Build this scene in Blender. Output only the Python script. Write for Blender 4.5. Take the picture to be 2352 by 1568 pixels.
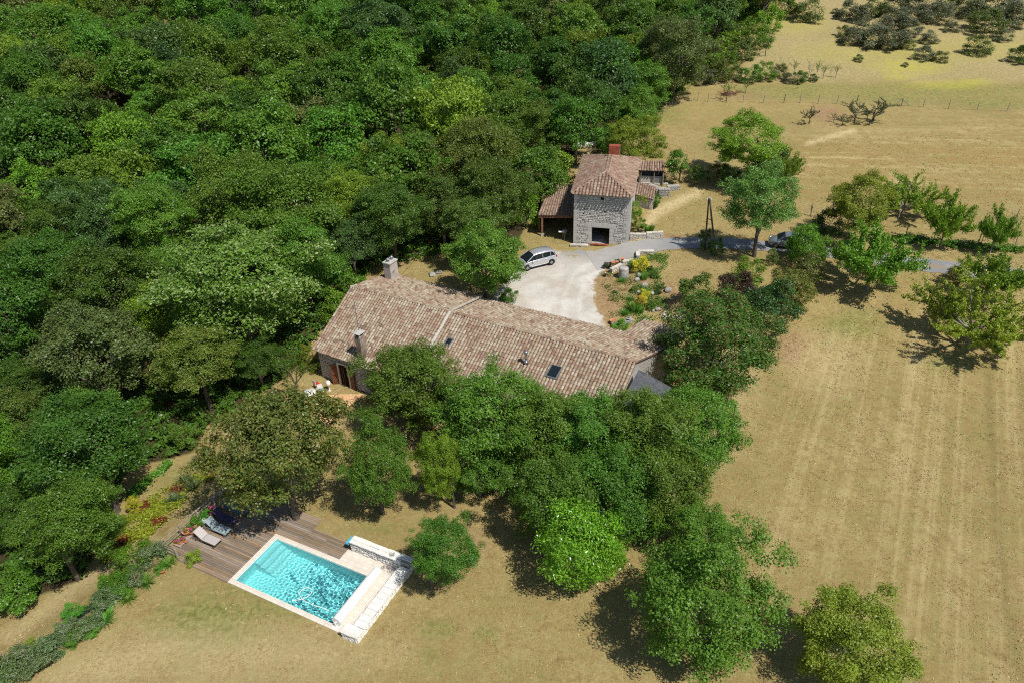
import bpy, bmesh, math, random
import numpy as np
from mathutils import Vector, Matrix, Quaternion

for o in list(bpy.data.objects):
    bpy.data.objects.remove(o)
SC = bpy.context.scene
COL = SC.collection
random.seed(7)
RNG = np.random.default_rng(11)

# ---------------------------------------------------------------- camera
CAM_H = 36.5
TH, RO, FPX = math.radians(32.0), math.radians(1.9), 1694.0     # pitch, roll, focal length in px of a 2352 px wide picture
_c, _s = math.cos(RO), math.sin(RO)
_R0 = np.array([1., 0, 0]); _D0 = np.array([0, -math.sin(TH), -math.cos(TH)])
CF = np.array([0, math.cos(TH), -math.sin(TH)])
CU = _c * _R0 + _s * _D0
CV = -_s * _R0 + _c * _D0
cam_d = bpy.data.cameras.new('camera'); cam = bpy.data.objects.new('camera', cam_d); COL.objects.link(cam)
cam_d.sensor_width = 36.0; cam_d.lens = 36.0 * FPX / 2352.0
cam_d.clip_start = 0.5; cam_d.clip_end = 3000
cam.matrix_world = Matrix(((CU[0], -CV[0], -CF[0], 0), (CU[1], -CV[1], -CF[1], 0), (CU[2], -CV[2], -CF[2], CAM_H), (0, 0, 0, 1)))
SC.camera = cam

# ---------------------------------------------------------------- sky, sun, exposure
SUN_EL = math.radians(57.0)
SUN_H = np.array([0.72, -0.69]) / math.hypot(0.72, 0.69)
SUNV = Vector((SUN_H[0] * math.cos(SUN_EL), SUN_H[1] * math.cos(SUN_EL), math.sin(SUN_EL)))
world = bpy.data.worlds.new('World'); SC.world = world; world.use_nodes = True
wn = world.node_tree.nodes; wl = world.node_tree.links
sky = wn.new('ShaderNodeTexSky'); sky.sky_type = 'NISHITA'; sky.sun_disc = False
sky.sun_elevation = SUN_EL; sky.sun_rotation = math.atan2(SUN_H[0], SUN_H[1])
sky.air_density = 1.0; sky.dust_density = 0.6; sky.ozone_density = 1.0
bg = wn.get('Background'); bg.inputs['Strength'].default_value = 0.09
wl.new(sky.outputs['Color'], bg.inputs['Color'])
sun_d = bpy.data.lights.new('sun', 'SUN'); sun_d.energy = 4.9; sun_d.angle = math.radians(0.53); sun_d.color = (1.0, 0.955, 0.88)
sun_d.cycles.is_caustics_light = True
sun = bpy.data.objects.new('sun', sun_d); COL.objects.link(sun)
sun.location = (60, -60, 120); sun.rotation_euler = SUNV.to_track_quat('Z', 'Y').to_euler()
SC.view_settings.view_transform = 'Standard'; SC.view_settings.look = 'None'
SC.view_settings.exposure = 0.0; SC.view_settings.gamma = 1.0; SC.view_settings.use_curve_mapping = False
cy = SC.cycles
cy.max_bounces = 6; cy.diffuse_bounces = 3; cy.glossy_bounces = 2; cy.transmission_bounces = 4; cy.transparent_max_bounces = 6
cy.caustics_refractive = True; cy.caustics_reflective = False
cy.sample_clamp_indirect = 4.0
cy.filter_width = 1.1
cy.use_denoising = False

# ---------------------------------------------------------------- terrain height and pixel rays
_ky = np.array([-80, 38, 50, 54, 61, 70, 78, 85, 100, 116, 150, 200, 300, 500.])
_kz = np.array([0, 0, .15, .5, 2.2, 2.4, 2.55, 2.95, 4.8, 6.5, 11.5, 19, 30, 40.])
_ty = np.arange(-80, 500, .5)
_tz = np.interp(_ty, _ky, _kz)
_k = np.exp(-.5 * (np.arange(-14, 15) * .5 / 2.2) ** 2); _k /= _k.sum()
_tz = np.convolve(np.pad(_tz, 14, mode='edge'), _k, mode='valid')
PO = np.array([-18.185, 31.29]); PA = math.radians(-27.2)
PU = np.array([math.cos(PA), math.sin(PA)]); PV = np.array([-math.sin(PA), math.cos(PA)])

def sst(a, b, x):
    t = np.clip((np.asarray(x, float) - a) / (b - a), 0, 1)
    return t * t * (3 - 2 * t)

def zt(x, y):
    x = np.asarray(x, float); y = np.asarray(y, float)
    z = np.interp(y, _ty, _tz)
    z = z + .85 * sst(9.2, 14.5, x) * sst(58, 70, y) * (1 - sst(92, 112, y))
    u = (x - PO[0]) * PU[0] + (y - PO[1]) * PU[1]; v = (x - PO[0]) * PV[0] + (y - PO[1]) * PV[1]
    z = z - .7 * sst(5.9, 9.5, -u) * (1 - sst(9, 20, v))
    z = z + .05 * np.sin(x * .31 + y * .17) * np.sin(y * .23 - x * .11) * (1 - sst(.0, 1.5, 7.5 - np.hypot(x + 13.5, y - 32)))*sst(9,16,np.hypot(x+13.5,y-32))
    return z

def ray(px, py):
    return CF + (px - 1176.) / FPX * CU + (py - 784.) / FPX * CV

def proj(P):
    q = np.asarray(P, float) - np.array([0, 0, CAM_H]); z = q @ CF
    return 1176 + FPX * (q @ CU) / z, 784 + FPX * (q @ CV) / z, z

def hit(px, py, h=0.0, kR=0.0):
    """first point along the pixel's ray whose height above the ground is h + kR * depth"""
    r = ray(px, py); t = np.arange(24, 420, .25)
    g = CAM_H + t * r[2] - zt(t * r[0], t * r[1]) - h - kR * t
    i = np.argmax(g < 0)
    if g[i] >= 0: i = len(t) - 1
    a, b = t[max(i - 1, 0)], t[i]
    for _ in range(30):
        m = .5 * (a + b)
        if CAM_H + m * r[2] - zt(m * r[0], m * r[1]) - h - kR * m < 0: b = m
        else: a = m
    return np.array([0, 0, CAM_H]) + r * b, b

def G(px, py, h=0.0):
    return hit(px, py, h)[0]

def at_z(px, py, z):
    r = ray(px, py); t = (z - CAM_H) / r[2]
    return np.array([0, 0, CAM_H]) + r * t

def at_y(px, py, y):
    r = ray(px, py); t = y / r[1]
    return np.array([0, 0, CAM_H]) + r * t

def Z1(x, y): return 1148.4 + x * .29297, 287.1 + y * .29297
def Z2(x, y): return 689.1 + x * .36621, 574.2 + y * .36621
def Z3(x, y): return 344.5 + x * .27463, 1062.3 + y * .27463
def Z4(x, y): return 1665.2 + x * .29299, y * .29299
def Z5(x, y): return 1665.2 + x * .29299, 402 + y * .29299
def Z6(x, y): return x * .37753, 976.2 + y * .37753
def Z7(x, y): return 1360.9 + x * .2179, 562.7 + y * .2179

def PL(u, v, z=0.0):
    p = PO + PU * u + PV * v
    return Vector((p[0], p[1], z))

# ---------------------------------------------------------------- object helpers
def tag(o, label=None, cat=None, group=None, kind=None):
    if label: o['label'] = label
    if cat: o['category'] = cat
    if group: o['group'] = group
    if kind: o['kind'] = kind
    return o

def empty(name, loc, rz=0.0, label=None, cat=None, group=None):
    o = bpy.data.objects.new(name, None); COL.objects.link(o)
    o.empty_display_size = .2
    o.location = loc; o.rotation_euler = (0, 0, rz)
    return tag(o, label, cat, group)

def link(name, me, parent=None, loc=(0, 0, 0), rot=(0, 0, 0), scale=(1, 1, 1)):
    o = bpy.data.objects.new(name, me); COL.objects.link(o)
    if parent is not None: o.parent = parent
    o.location = loc; o.rotation_euler = rot; o.scale = scale
    return o

def mesh_np(name, V, F, mats, smooth=False, attrs=None, fmat=None):
    """V (n,3), F (m,k) with one k"""
    me = bpy.data.meshes.new(name)
    V = np.ascontiguousarray(V, dtype=np.float32); F = np.ascontiguousarray(F, dtype=np.int32)
    me.vertices.add(len(V)); me.vertices.foreach_set('co', V.ravel())
    k = F.shape[1]
    me.loops.add(F.size); me.loops.foreach_set('vertex_index', F.ravel())
    me.polygons.add(len(F))
    me.polygons.foreach_set('loop_start', np.arange(0, F.size, k, dtype=np.int32))
    me.polygons.foreach_set('loop_total', np.full(len(F), k, dtype=np.int32))
    if smooth: me.polygons.foreach_set('use_smooth', np.ones(len(F), dtype=bool))
    for m in (mats if isinstance(mats, (list, tuple)) else [mats]): me.materials.append(m)
    if fmat is not None: me.polygons.foreach_set('material_index', np.asarray(fmat, dtype=np.int32))
    for an, (tp, dom, data) in (attrs or {}).items():
        a = me.attributes.new(an, tp, dom)
        a.data.foreach_set('color' if tp == 'FLOAT_COLOR' else 'value', np.ascontiguousarray(data, dtype=np.float32).ravel())
    me.update(calc_edges=True); me.validate()
    return me

class MB:
    def __init__(s): s.v = []; s.f = []; s.m = []; s.sm = []
    def add(s, vs, fs, mi=0, sm=False):
        b = len(s.v); s.v += [tuple(map(float, p)) for p in vs]
        for q in fs: s.f.append([b + i for i in q]); s.m.append(mi); s.sm.append(sm)
        return s
    def box(s, c, d, rz=0.0, mi=0, bev=0.0, M=None):
        x, y, z = d[0] / 2, d[1] / 2, d[2] / 2
        if bev:
            e = min(bev, x * .45, y * .45, z * .9)
            vs = [(-x, -y, -z), (x, -y, -z), (x, y, -z), (-x, y, -z), (-x, -y, z - e), (x, -y, z - e), (x, y, z - e), (-x, y, z - e),
                  (-x + e, -y + e, z), (x - e, -y + e, z), (x - e, y - e, z), (-x + e, y - e, z)]
            fs = [(3, 2, 1, 0), (0, 1, 5, 4), (1, 2, 6, 5), (2, 3, 7, 6), (3, 0, 4, 7), (4, 5, 9, 8), (5, 6, 10, 9), (6, 7, 11, 10), (7, 4, 8, 11), (8, 9, 10, 11)]
        else:
            vs = [(-x, -y, -z), (x, -y, -z), (x, y, -z), (-x, y, -z), (-x, -y, z), (x, -y, z), (x, y, z), (-x, y, z)]
            fs = [(3, 2, 1, 0), (4, 5, 6, 7), (0, 1, 5, 4), (1, 2, 6, 5), (2, 3, 7, 6), (3, 0, 4, 7)]
        R = Matrix.Rotation(rz, 3, 'Z') if M is None else M
        return s.add([Vector(c) + R @ Vector(p) for p in vs], fs, mi)
    def tube(s, pts, rads, n=6, mi=0, cap=True, sm=True):
        pts = [Vector(p) for p in pts]
        if not isinstance(rads, (list, tuple)): rads = [rads] * len(pts)
        vs = []; fs = []
        up = Vector((0, 0, 1))
        for i, p in enumerate(pts):
            d = (pts[min(i + 1, len(pts) - 1)] - pts[max(i - 1, 0)]).normalized()
            a = up.cross(d)
            if a.length < .05: a = Vector((1, 0, 0)).cross(d)
            a.normalize(); b = d.cross(a)
            for k in range(n):
                t = 2 * math.pi * k / n
                vs.append(p + (a * math.cos(t) + b * math.sin(t)) * rads[i])
        for i in range(len(pts) - 1):
            for k in range(n):
                fs.append((i * n + k, i * n + (k + 1) % n, (i + 1) * n + (k + 1) % n, (i + 1) * n + k))
        s.add(vs, fs, mi, sm)
        if cap:
            s.add(vs[:n], [tuple(range(n))[::-1]], mi); s.add(vs[-n:], [tuple(range(n))], mi)
        return s
    def lathe(s, prof, c=(0, 0, 0), n=14, mi=0, sm=True):
        vs = []; fs = []
        for r, z in prof:
            for k in range(n):
                t = 2 * math.pi * k / n
                vs.append((c[0] + r * math.cos(t), c[1] + r * math.sin(t), c[2] + z))
        for i in range(len(prof) - 1):
            for k in range(n):
                fs.append((i * n + k, i * n + (k + 1) % n, (i + 1) * n + (k + 1) % n, (i + 1) * n + k))
        return s.add(vs, fs, mi, sm)
    def mesh(s, name, mats):
        me = bpy.data.meshes.new(name)
        me.from_pydata(s.v, [], s.f)
        for m in (mats if isinstance(mats, (list, tuple)) else [mats]): me.materials.append(m)
        me.polygons.foreach_set('material_index', s.m); me.polygons.foreach_set('use_smooth', s.sm)
        me.update()
        return me
    def build(s, name, mats, parent=None, loc=(0, 0, 0), rz=0.0):
        return link(name, s.mesh(name, mats), parent, loc, (0, 0, rz))

# ---------------------------------------------------------------- materials
class NT:
    def __init__(s, name):
        s.mat = bpy.data.materials.new(name); s.mat.use_nodes = True
        s.t = s.mat.node_tree; s.n = s.t.nodes; s.bsdf = s.n.get('Principled BSDF'); s.out = s.n.get('Material Output')
    def new(s, tp, **kw):
        n = s.n.new(tp)
        for k, v in kw.items():
            if k.startswith('_'): n.inputs[int(k[1:])].default_value = v
            else: setattr(n, k, v)
        return n
    def ln(s, a, b): s.t.links.new(a, b)
    def coord(s, kind='Object'):
        return s.new('ShaderNodeTexCoord').outputs[kind]
    def noise(s, vec, scale, detail=4, rough=.55, dist=0.0):
        n = s.new('ShaderNodeTexNoise'); n.inputs['Scale'].default_value = scale; n.inputs['Detail'].default_value = detail
        n.inputs['Roughness'].default_value = rough; n.inputs['Distortion'].default_value = dist
        s.ln(vec, n.inputs['Vector']); return n.outputs['Fac']
    def ramp(s, fac, stops, interp='LINEAR'):
        r = s.new('ShaderNodeValToRGB'); e = r.color_ramp.elements; r.color_ramp.interpolation = interp
        while len(e) < len(stops): e.new(.5)
        for i, (p, c) in enumerate(stops):
            e[i].position = p; e[i].color = (c[0], c[1], c[2], 1) if isinstance(c, (tuple, list)) else (c, c, c, 1)
        s.ln(fac, r.inputs['Fac']); return r.outputs['Color']
    def mix(s, fac, a, b, mode='MIX'):
        m = s.new('ShaderNodeMix', data_type='RGBA', blend_type=mode)
        for sock, val in ((m.inputs[0], fac), (m.inputs[6], a), (m.inputs[7], b)):
            if hasattr(val, 'is_linked') or isinstance(val, bpy.types.NodeSocket): s.ln(val, sock)
            elif isinstance(val, (int, float)): sock.default_value = val if sock.type == 'VALUE' else (val, val, val, 1)
            else: sock.default_value = (val[0], val[1], val[2], 1)
        return m.outputs[2]
    def math(s, op, a, b=0.0, clamp=False):
        m = s.new('ShaderNodeMath', operation=op, use_clamp=clamp)
        for sock, val in ((m.inputs[0], a), (m.inputs[1], b)):
            if isinstance(val, bpy.types.NodeSocket): s.ln(val, sock)
            else: sock.default_value = val
        return m.outputs[0]
    def attr(s, name):
        a = s.new('ShaderNodeAttribute', attribute_name=name); return a
    def bump(s, h, strength=.4, dist=.05):
        b = s.new('ShaderNodeBump'); b.inputs['Strength'].default_value = strength; b.inputs['Distance'].default_value = dist
        s.ln(h, b.inputs['Height']); s.ln(b.outputs['Normal'], s.bsdf.inputs['Normal'])
    def base(s, c):
        if isinstance(c, bpy.types.NodeSocket): s.ln(c, s.bsdf.inputs['Base Color'])
        else: s.bsdf.inputs['Base Color'].default_value = (c[0], c[1], c[2], 1)
    def set(s, rough=.8, spec=.3, metal=0.0):
        s.bsdf.inputs['Roughness'].default_value = rough; s.bsdf.inputs['Specular IOR Level'].default_value = spec
        s.bsdf.inputs['Metallic'].default_value = metal
        return s

def mat_noise(name, c1, c2, scale=4, rough=.8, bump=.3, bscale=None, spec=.25, metal=0.0, rnd=0.0, stain=None):
    """two colours mixed by noise, optional per object lightness variation and stains"""
    t = NT(name); v = t.coord()
    n = t.noise(v, scale, 5)
    c = t.ramp(n, [(.32, c1), (.68, c2)])
    if stain:
        n2 = t.noise(v, scale * .35, 6, .65)
        c = t.mix(t.ramp(n2, [(.52, 0.), (.66, .8)]), c, stain)
    if rnd:
        oi = t.new('ShaderNodeObjectInfo')
        k = t.math('ADD', t.math('MULTIPLY', oi.outputs['Random'], 2 * rnd), 1 - rnd)
        hs = t.new('ShaderNodeHueSaturation'); t.ln(k, hs.inputs['Value']); t.ln(c, hs.inputs['Color']); c = hs.outputs['Color']
    t.base(c); t.set(rough, spec, metal)
    if bump: t.bump(t.noise(v, bscale or scale * 4, 6), bump, .02)
    return t.mat

def mat_plain(name, c, rough=.5, spec=.4, metal=0.0, coat=0.0):
    t = NT(name); v = t.coord()
    n = t.noise(v, 7, 4)
    t.base(t.mix(n, [k * .88 for k in c], [min(1, k * 1.1) for k in c])); t.set(rough, spec, metal)
    if coat: t.bsdf.inputs['Coat Weight'].default_value = coat; t.bsdf.inputs['Coat Roughness'].default_value = .06
    return t.mat

def mat_leaf(name, col, var=.22, rough=.42, trans=.28, spec=.35, tip=None, hue=.02):
    t = NT(name); oi = t.new('ShaderNodeObjectInfo'); a = t.attr('tint')
    dark = [k * (1 - var * 1.5) for k in col]; light = [k * (1 + var * 1.3) for k in col]
    c = t.mix(a.outputs['Fac'], dark, light)
    if tip:
        t2 = t.attr('tip'); c = t.mix(t2.outputs['Fac'], c, tip)
    hs = t.new('ShaderNodeHueSaturation'); t.ln(c, hs.inputs['Color'])
    t.ln(t.math('ADD', t.math('MULTIPLY', oi.outputs['Random'], hue * 2), .5 - hue), hs.inputs['Hue'])
    r2 = t.math('FRACT', t.math('MULTIPLY', oi.outputs['Random'], 7.31))
    t.ln(t.math('ADD', t.math('MULTIPLY', r2, .42), .80), hs.inputs['Value'])
    c = hs.outputs['Color']
    t.base(c); t.set(rough, spec)
    tr = t.new('ShaderNodeBsdfTranslucent')
    c2 = t.mix(1.0, c, (1.35, 1.45, .65), 'MULTIPLY'); t.ln(c2, tr.inputs['Color'])
    mx = t.new('ShaderNodeMixShader'); mx.inputs[0].default_value = trans
    t.ln(t.bsdf.outputs[0], mx.inputs[1]); t.ln(tr.outputs[0], mx.inputs[2]); t.ln(mx.outputs[0], t.out.inputs['Surface'])
    return t.mat

M = {}
M['bark'] = mat_noise('bark', (.07, .055, .042), (.16, .135, .11), 9, .9, .6, rnd=.15)
M['pale_bark'] = mat_noise('pale_bark', (.16, .15, .13), (.33, .31, .28), 9, .9, .5)
M['white_stone'] = mat_noise('white_limestone', (.70, .67, .61), (.84, .82, .77), 5, .85, .5, rnd=.07, stain=(.62, .57, .50))
M['grey_stone'] = mat_noise('grey_limestone', (.40, .38, .35), (.62, .60, .56), 5, .9, .6, rnd=.2, stain=(.27, .255, .23))
M['pale_stone'] = mat_noise('pale_limestone', (.44, .40, .34), (.62, .58, .51), 5, .9, .6, rnd=.15, stain=(.33, .30, .25))
M['ashlar'] = mat_noise('dressed_limestone', (.48, .46, .42), (.60, .575, .53), 3, .85, .3, rnd=.07, stain=(.36, .34, .31))
M['mortar'] = mat_noise('lime_mortar', (.27, .25, .225), (.42, .395, .36), 8, .95, .5)
M['dark_mortar'] = mat_noise('dark_joint', (.10, .095, .085), (.2, .185, .165), 8, .95, .5)  # dark mortar behind the tower chimney bricks and for the shed walls
M['rock'] = mat_noise('lichened_rock', (.22, .21, .19), (.48, .46, .42), 3, .9, .8, 9, rnd=.15, stain=(.12, .115, .09))
M['render'] = mat_noise('chimney_render', (.42, .37, .33), (.52, .47, .43), 2.2, .9, .25, stain=(.25, .22, .2))
M['render_stained'] = mat_noise('sooty_render', (.20, .15, .11), (.36, .30, .25), 1.6, .9, .3, stain=(.05, .035, .03))
M['soot'] = mat_plain('soot', (.02, .018, .017), .9)
M['red_brick'] = mat_noise('red_brick', (.28, .065, .035), (.40, .11, .06), 4, .85, .3, rnd=.18)
M['old_wood'] = mat_noise('silvered_wood', (.24, .20, .155), (.42, .37, .30), 6, .85, .4)
M['brown_wood'] = mat_noise('stained_beam', (.16, .085, .045), (.26, .15, .085), 5, .75, .3)
M['shutter'] = mat_noise('brown_shutter', (.12, .045, .022), (.19, .075, .04), 5, .55, .2)
M['dark'] = mat_plain('painted_shade', (.015, .014, .013), .95, .05)  # near-black that paints the shade of unlit depth
M['terracotta'] = mat_noise('terracotta', (.42, .17, .09), (.55, .25, .14), 4, .8, .2, rnd=.15)
M['terrace'] = mat_noise('terrace_tile', (.58, .33, .17), (.72, .45, .25), 3, .8, .15, rnd=.10)
M['white_plastic'] = mat_plain('white_plastic', (.80, .80, .78), .35)
M['white_metal'] = mat_plain('white_metal', (.76, .75, .72), .4)
M['grey_metal'] = mat_plain('grey_metal', (.20, .21, .215), .4, .5, .3)
M['steel'] = mat_plain('steel', (.55, .56, .57), .25, .5, .9)
M['zinc'] = mat_plain('zinc', (.30, .32, .34), .45, .5, .5)
M['black_plastic'] = mat_plain('black_plastic', (.018, .018, .02), .45)
M['membrane'] = mat_plain('black_membrane', (.03, .032, .036), .5)
M['tyre'] = mat_plain('tyre_rubber', (.014, .014, .015), .8, .2)
M['glass'] = mat_plain('dark_glass', (.012, .018, .022), .06, .6)
M['blue_plastic'] = mat_plain('blue_plastic', (.08, .42, .62), .4)
M['cream_hose'] = mat_plain('cream_hose', (.62, .58, .46), .5)
M['galv'] = mat_plain('galvanised_wire', (.18, .18, .17), .5, .5, .6)
M['concrete'] = mat_noise('concrete', (.40, .38, .35), (.52, .50, .46), 5, .9, .3)

# ================================================================ SETTING: ground
def sdpoly(X, Y, poly):
    """signed distance in px to a polygon, positive inside"""
    poly = np.array(poly, float); n = len(poly)
    d = np.full(X.shape, 1e9); inside = np.zeros(X.shape, bool)
    for i in range(n):
        a = poly[i]; b = poly[(i + 1) % n]; e = b - a
        t = np.clip(((X - a[0]) * e[0] + (Y - a[1]) * e[1]) / (e @ e), 0, 1)
        d = np.minimum(d, np.hypot(X - a[0] - t * e[0], Y - a[1] - t * e[1]))
        c = ((a[1] > Y) != (b[1] > Y)) & (X < (b[0] - a[0]) * (Y - a[1]) / ((b[1] - a[1]) if b[1] != a[1] else 1e-9) + a[0])
        inside ^= c
    return np.where(inside, d, -d)

def sdline(X, Y, pts):
    d = np.full(X.shape, 1e9)
    for a, b in zip(pts[:-1], pts[1:]):
        a = np.array(a, float); b = np.array(b, float); e = b - a
        t = np.clip(((X - a[0]) * e[0] + (Y - a[1]) * e[1]) / (e @ e), 0, 1)
        d = np.minimum(d, np.hypot(X - a[0] - t * e[0], Y - a[1] - t * e[1]))
    return d

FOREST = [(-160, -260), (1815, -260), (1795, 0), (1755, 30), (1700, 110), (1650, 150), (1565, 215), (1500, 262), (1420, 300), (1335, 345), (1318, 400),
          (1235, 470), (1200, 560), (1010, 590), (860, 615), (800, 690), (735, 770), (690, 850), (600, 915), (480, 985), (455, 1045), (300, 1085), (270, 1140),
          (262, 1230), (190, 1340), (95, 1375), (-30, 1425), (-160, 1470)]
COURT = [(1120, 690), (1150, 640), (1195, 590), (1240, 572), (1300, 569), (1395, 569), (1450, 573), (1432, 598), (1398, 618), (1374, 648), (1372, 690), (1392, 728), (1402, 780), (1250, 760), (1150, 715)]

def blob(X, Y, cx, cy_, rx, ry):
    return np.clip(1 - np.sqrt(((X - cx) / rx) ** 2 + ((Y - cy_) / ry) ** 2), 0, 1)

def masks(x, y, z):
    X, Y, Zc = proj(np.stack([x, y, z], -1)); ok = Zc > 5
    g = .30 + 0 * X
    for cx, cy_, rx, ry, a in [(480, 1430, 200, 95, .95), (640, 1390, 150, 60, .8), (560, 1350, 120, 40, .7), (1005, 1440, 80, 40, .8), (1120, 1455, 50, 30, .8), (975, 1500, 60, 30, .7), (860, 1215, 130, 40, .55),
                               (1960, 745, 120, 50, 1.0), (2180, 830, 110, 40, .7), (2080, 1020, 160, 120, .2), (1540, 260, 70, 50, .7), (380, 1090, 70, 40, .6),
                               (110, 1350, 130, 40, .6), (430, 1130, 60, 30, .8), (1480, 1440, 150, 110, .25), (1290, 545, 40, 18, .8), (2050, 80, 260, 60, .35), (2250, 180, 200, 30, .4),
                               (1100, 1320, 200, 60, .2), (1560, 1500, 160, 60, .6), (1930, 1490, 130, 60, .5)]:
        g = np.maximum(g, a * blob(X, Y, cx, cy_, rx, ry) ** .6)
    g = np.maximum(g, .62 * sst(-12, 14, sdpoly(X, Y, [(1650, 196), (1780, 190), (2450, 186), (2450, 262), (2100, 246), (1850, 236), (1690, 232)])))
    yel = 0 * X
    for cx, cy_, rx, ry, a in [(2090, 152, 110, 26, .9), (2060, 175, 40, 14, .9), (2180, 195, 120, 14, .7), (2230, 190, 60, 10, .9), (2050, 120, 260, 40, .5), (1830, 55, 90, 30, .5), (2250, 110, 160, 40, .4)]:
        yel = np.maximum(yel, a * blob(X, Y, cx, cy_, rx, ry) ** .6)
    stripe = sst(0, 60, sdpoly(X, Y, [(1690, 1330), (1740, 1000), (1830, 760), (2050, 650), (2500, 690), (2600, 1900), (1900, 1900), (1790, 1400)]))
    band = sst(0, 50, sdpoly(X, Y, [(1790, 290), (2500, 240), (2500, 520), (2100, 470), (1800, 470)]))
    soil = 0 * X
    for cx, cy_, rx, ry, a in [(1395, 690, 40, 70, 1.0), (1380, 640, 45, 30, .8), (1440, 640, 40, 40, .6), (1820, 800, 60, 60, .7), (1895, 262, 60, 25, .8), (1700, 218, 90, 20, .5), (1540, 545, 40, 12, .8),
                               (1600, 640, 90, 50, .5), (1060, 1240, 220, 60, .45), (1400, 1360, 60, 16, .5), (480, 1300, 90, 40, .3), (1830, 615, 70, 20, .5), (1540, 690, 60, 60, .7), (1480, 660, 40, 60, .8), (1190, 660, 40, 50, .5)]:
        soil = np.maximum(soil, a * blob(X, Y, cx, cy_, rx, ry) ** .5)
    soil = np.where(stripe > .5, soil * .5, soil)
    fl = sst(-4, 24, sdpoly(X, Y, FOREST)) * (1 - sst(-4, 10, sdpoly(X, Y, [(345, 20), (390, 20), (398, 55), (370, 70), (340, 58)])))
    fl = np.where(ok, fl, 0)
    mead = sst(-12, 14, sdpoly(X, Y, [(1500, -300), (2600, -300), (2600, 186), (1900, 190), (1700, 178), (1760, 60), (1800, 0)]))
    pale = 0 * X
    for pts, w, a in [([(1465, 545), (1505, 490), (1560, 462), (1600, 445)], 16, .8), ([(1700, 1230), (1640, 1330)], 50, .0), ([(20, 1460), (200, 1330), (330, 1250)], 30, .4), ([(1350, 350), (1335, 430)], 16, .7),
                      ([(120, 1560), (400, 1480), (760, 1510)], 60, .35), ([(1855, 330), (1960, 300)], 8, .7), ([(1960, 430), (2110, 420)], 12, .3)]:
        pale = np.maximum(pale, a * np.clip(1 - sdline(X, Y, pts) / w, 0, 1) ** .7)
    for cx, cy_, rx, ry, a in [(1640, 1010, 60, 90, .3), (1900, 840, 110, 90, .25), (560, 1500, 420, 90, .3), (1700, 900, 60, 120, .25)]:
        pale = np.maximum(pale, a * blob(X, Y, cx, cy_, rx, ry) ** .5)
    track = np.clip(1 - sdline(X, Y, [(2268, 830), (2278, 1000), (2292, 1230), (2328, 1480), (2350, 1600)]) / 14, 0, 1)
    track = np.maximum(track, .55 * np.clip(1 - sdline(X, Y, [(2345, 830), (2352, 1000), (2372, 1230)]) / 14, 0, 1))
    z0 = 0 * X
    f = lambda a: np.where(ok, a, 0)
    return (np.stack([f(g), f(stripe), f(soil), z0 + 1], -1), np.stack([fl, f(mead), f(pale), z0 + 1], -1), np.stack([f(band), f(track), f(yel), z0 + 1], -1))

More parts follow.
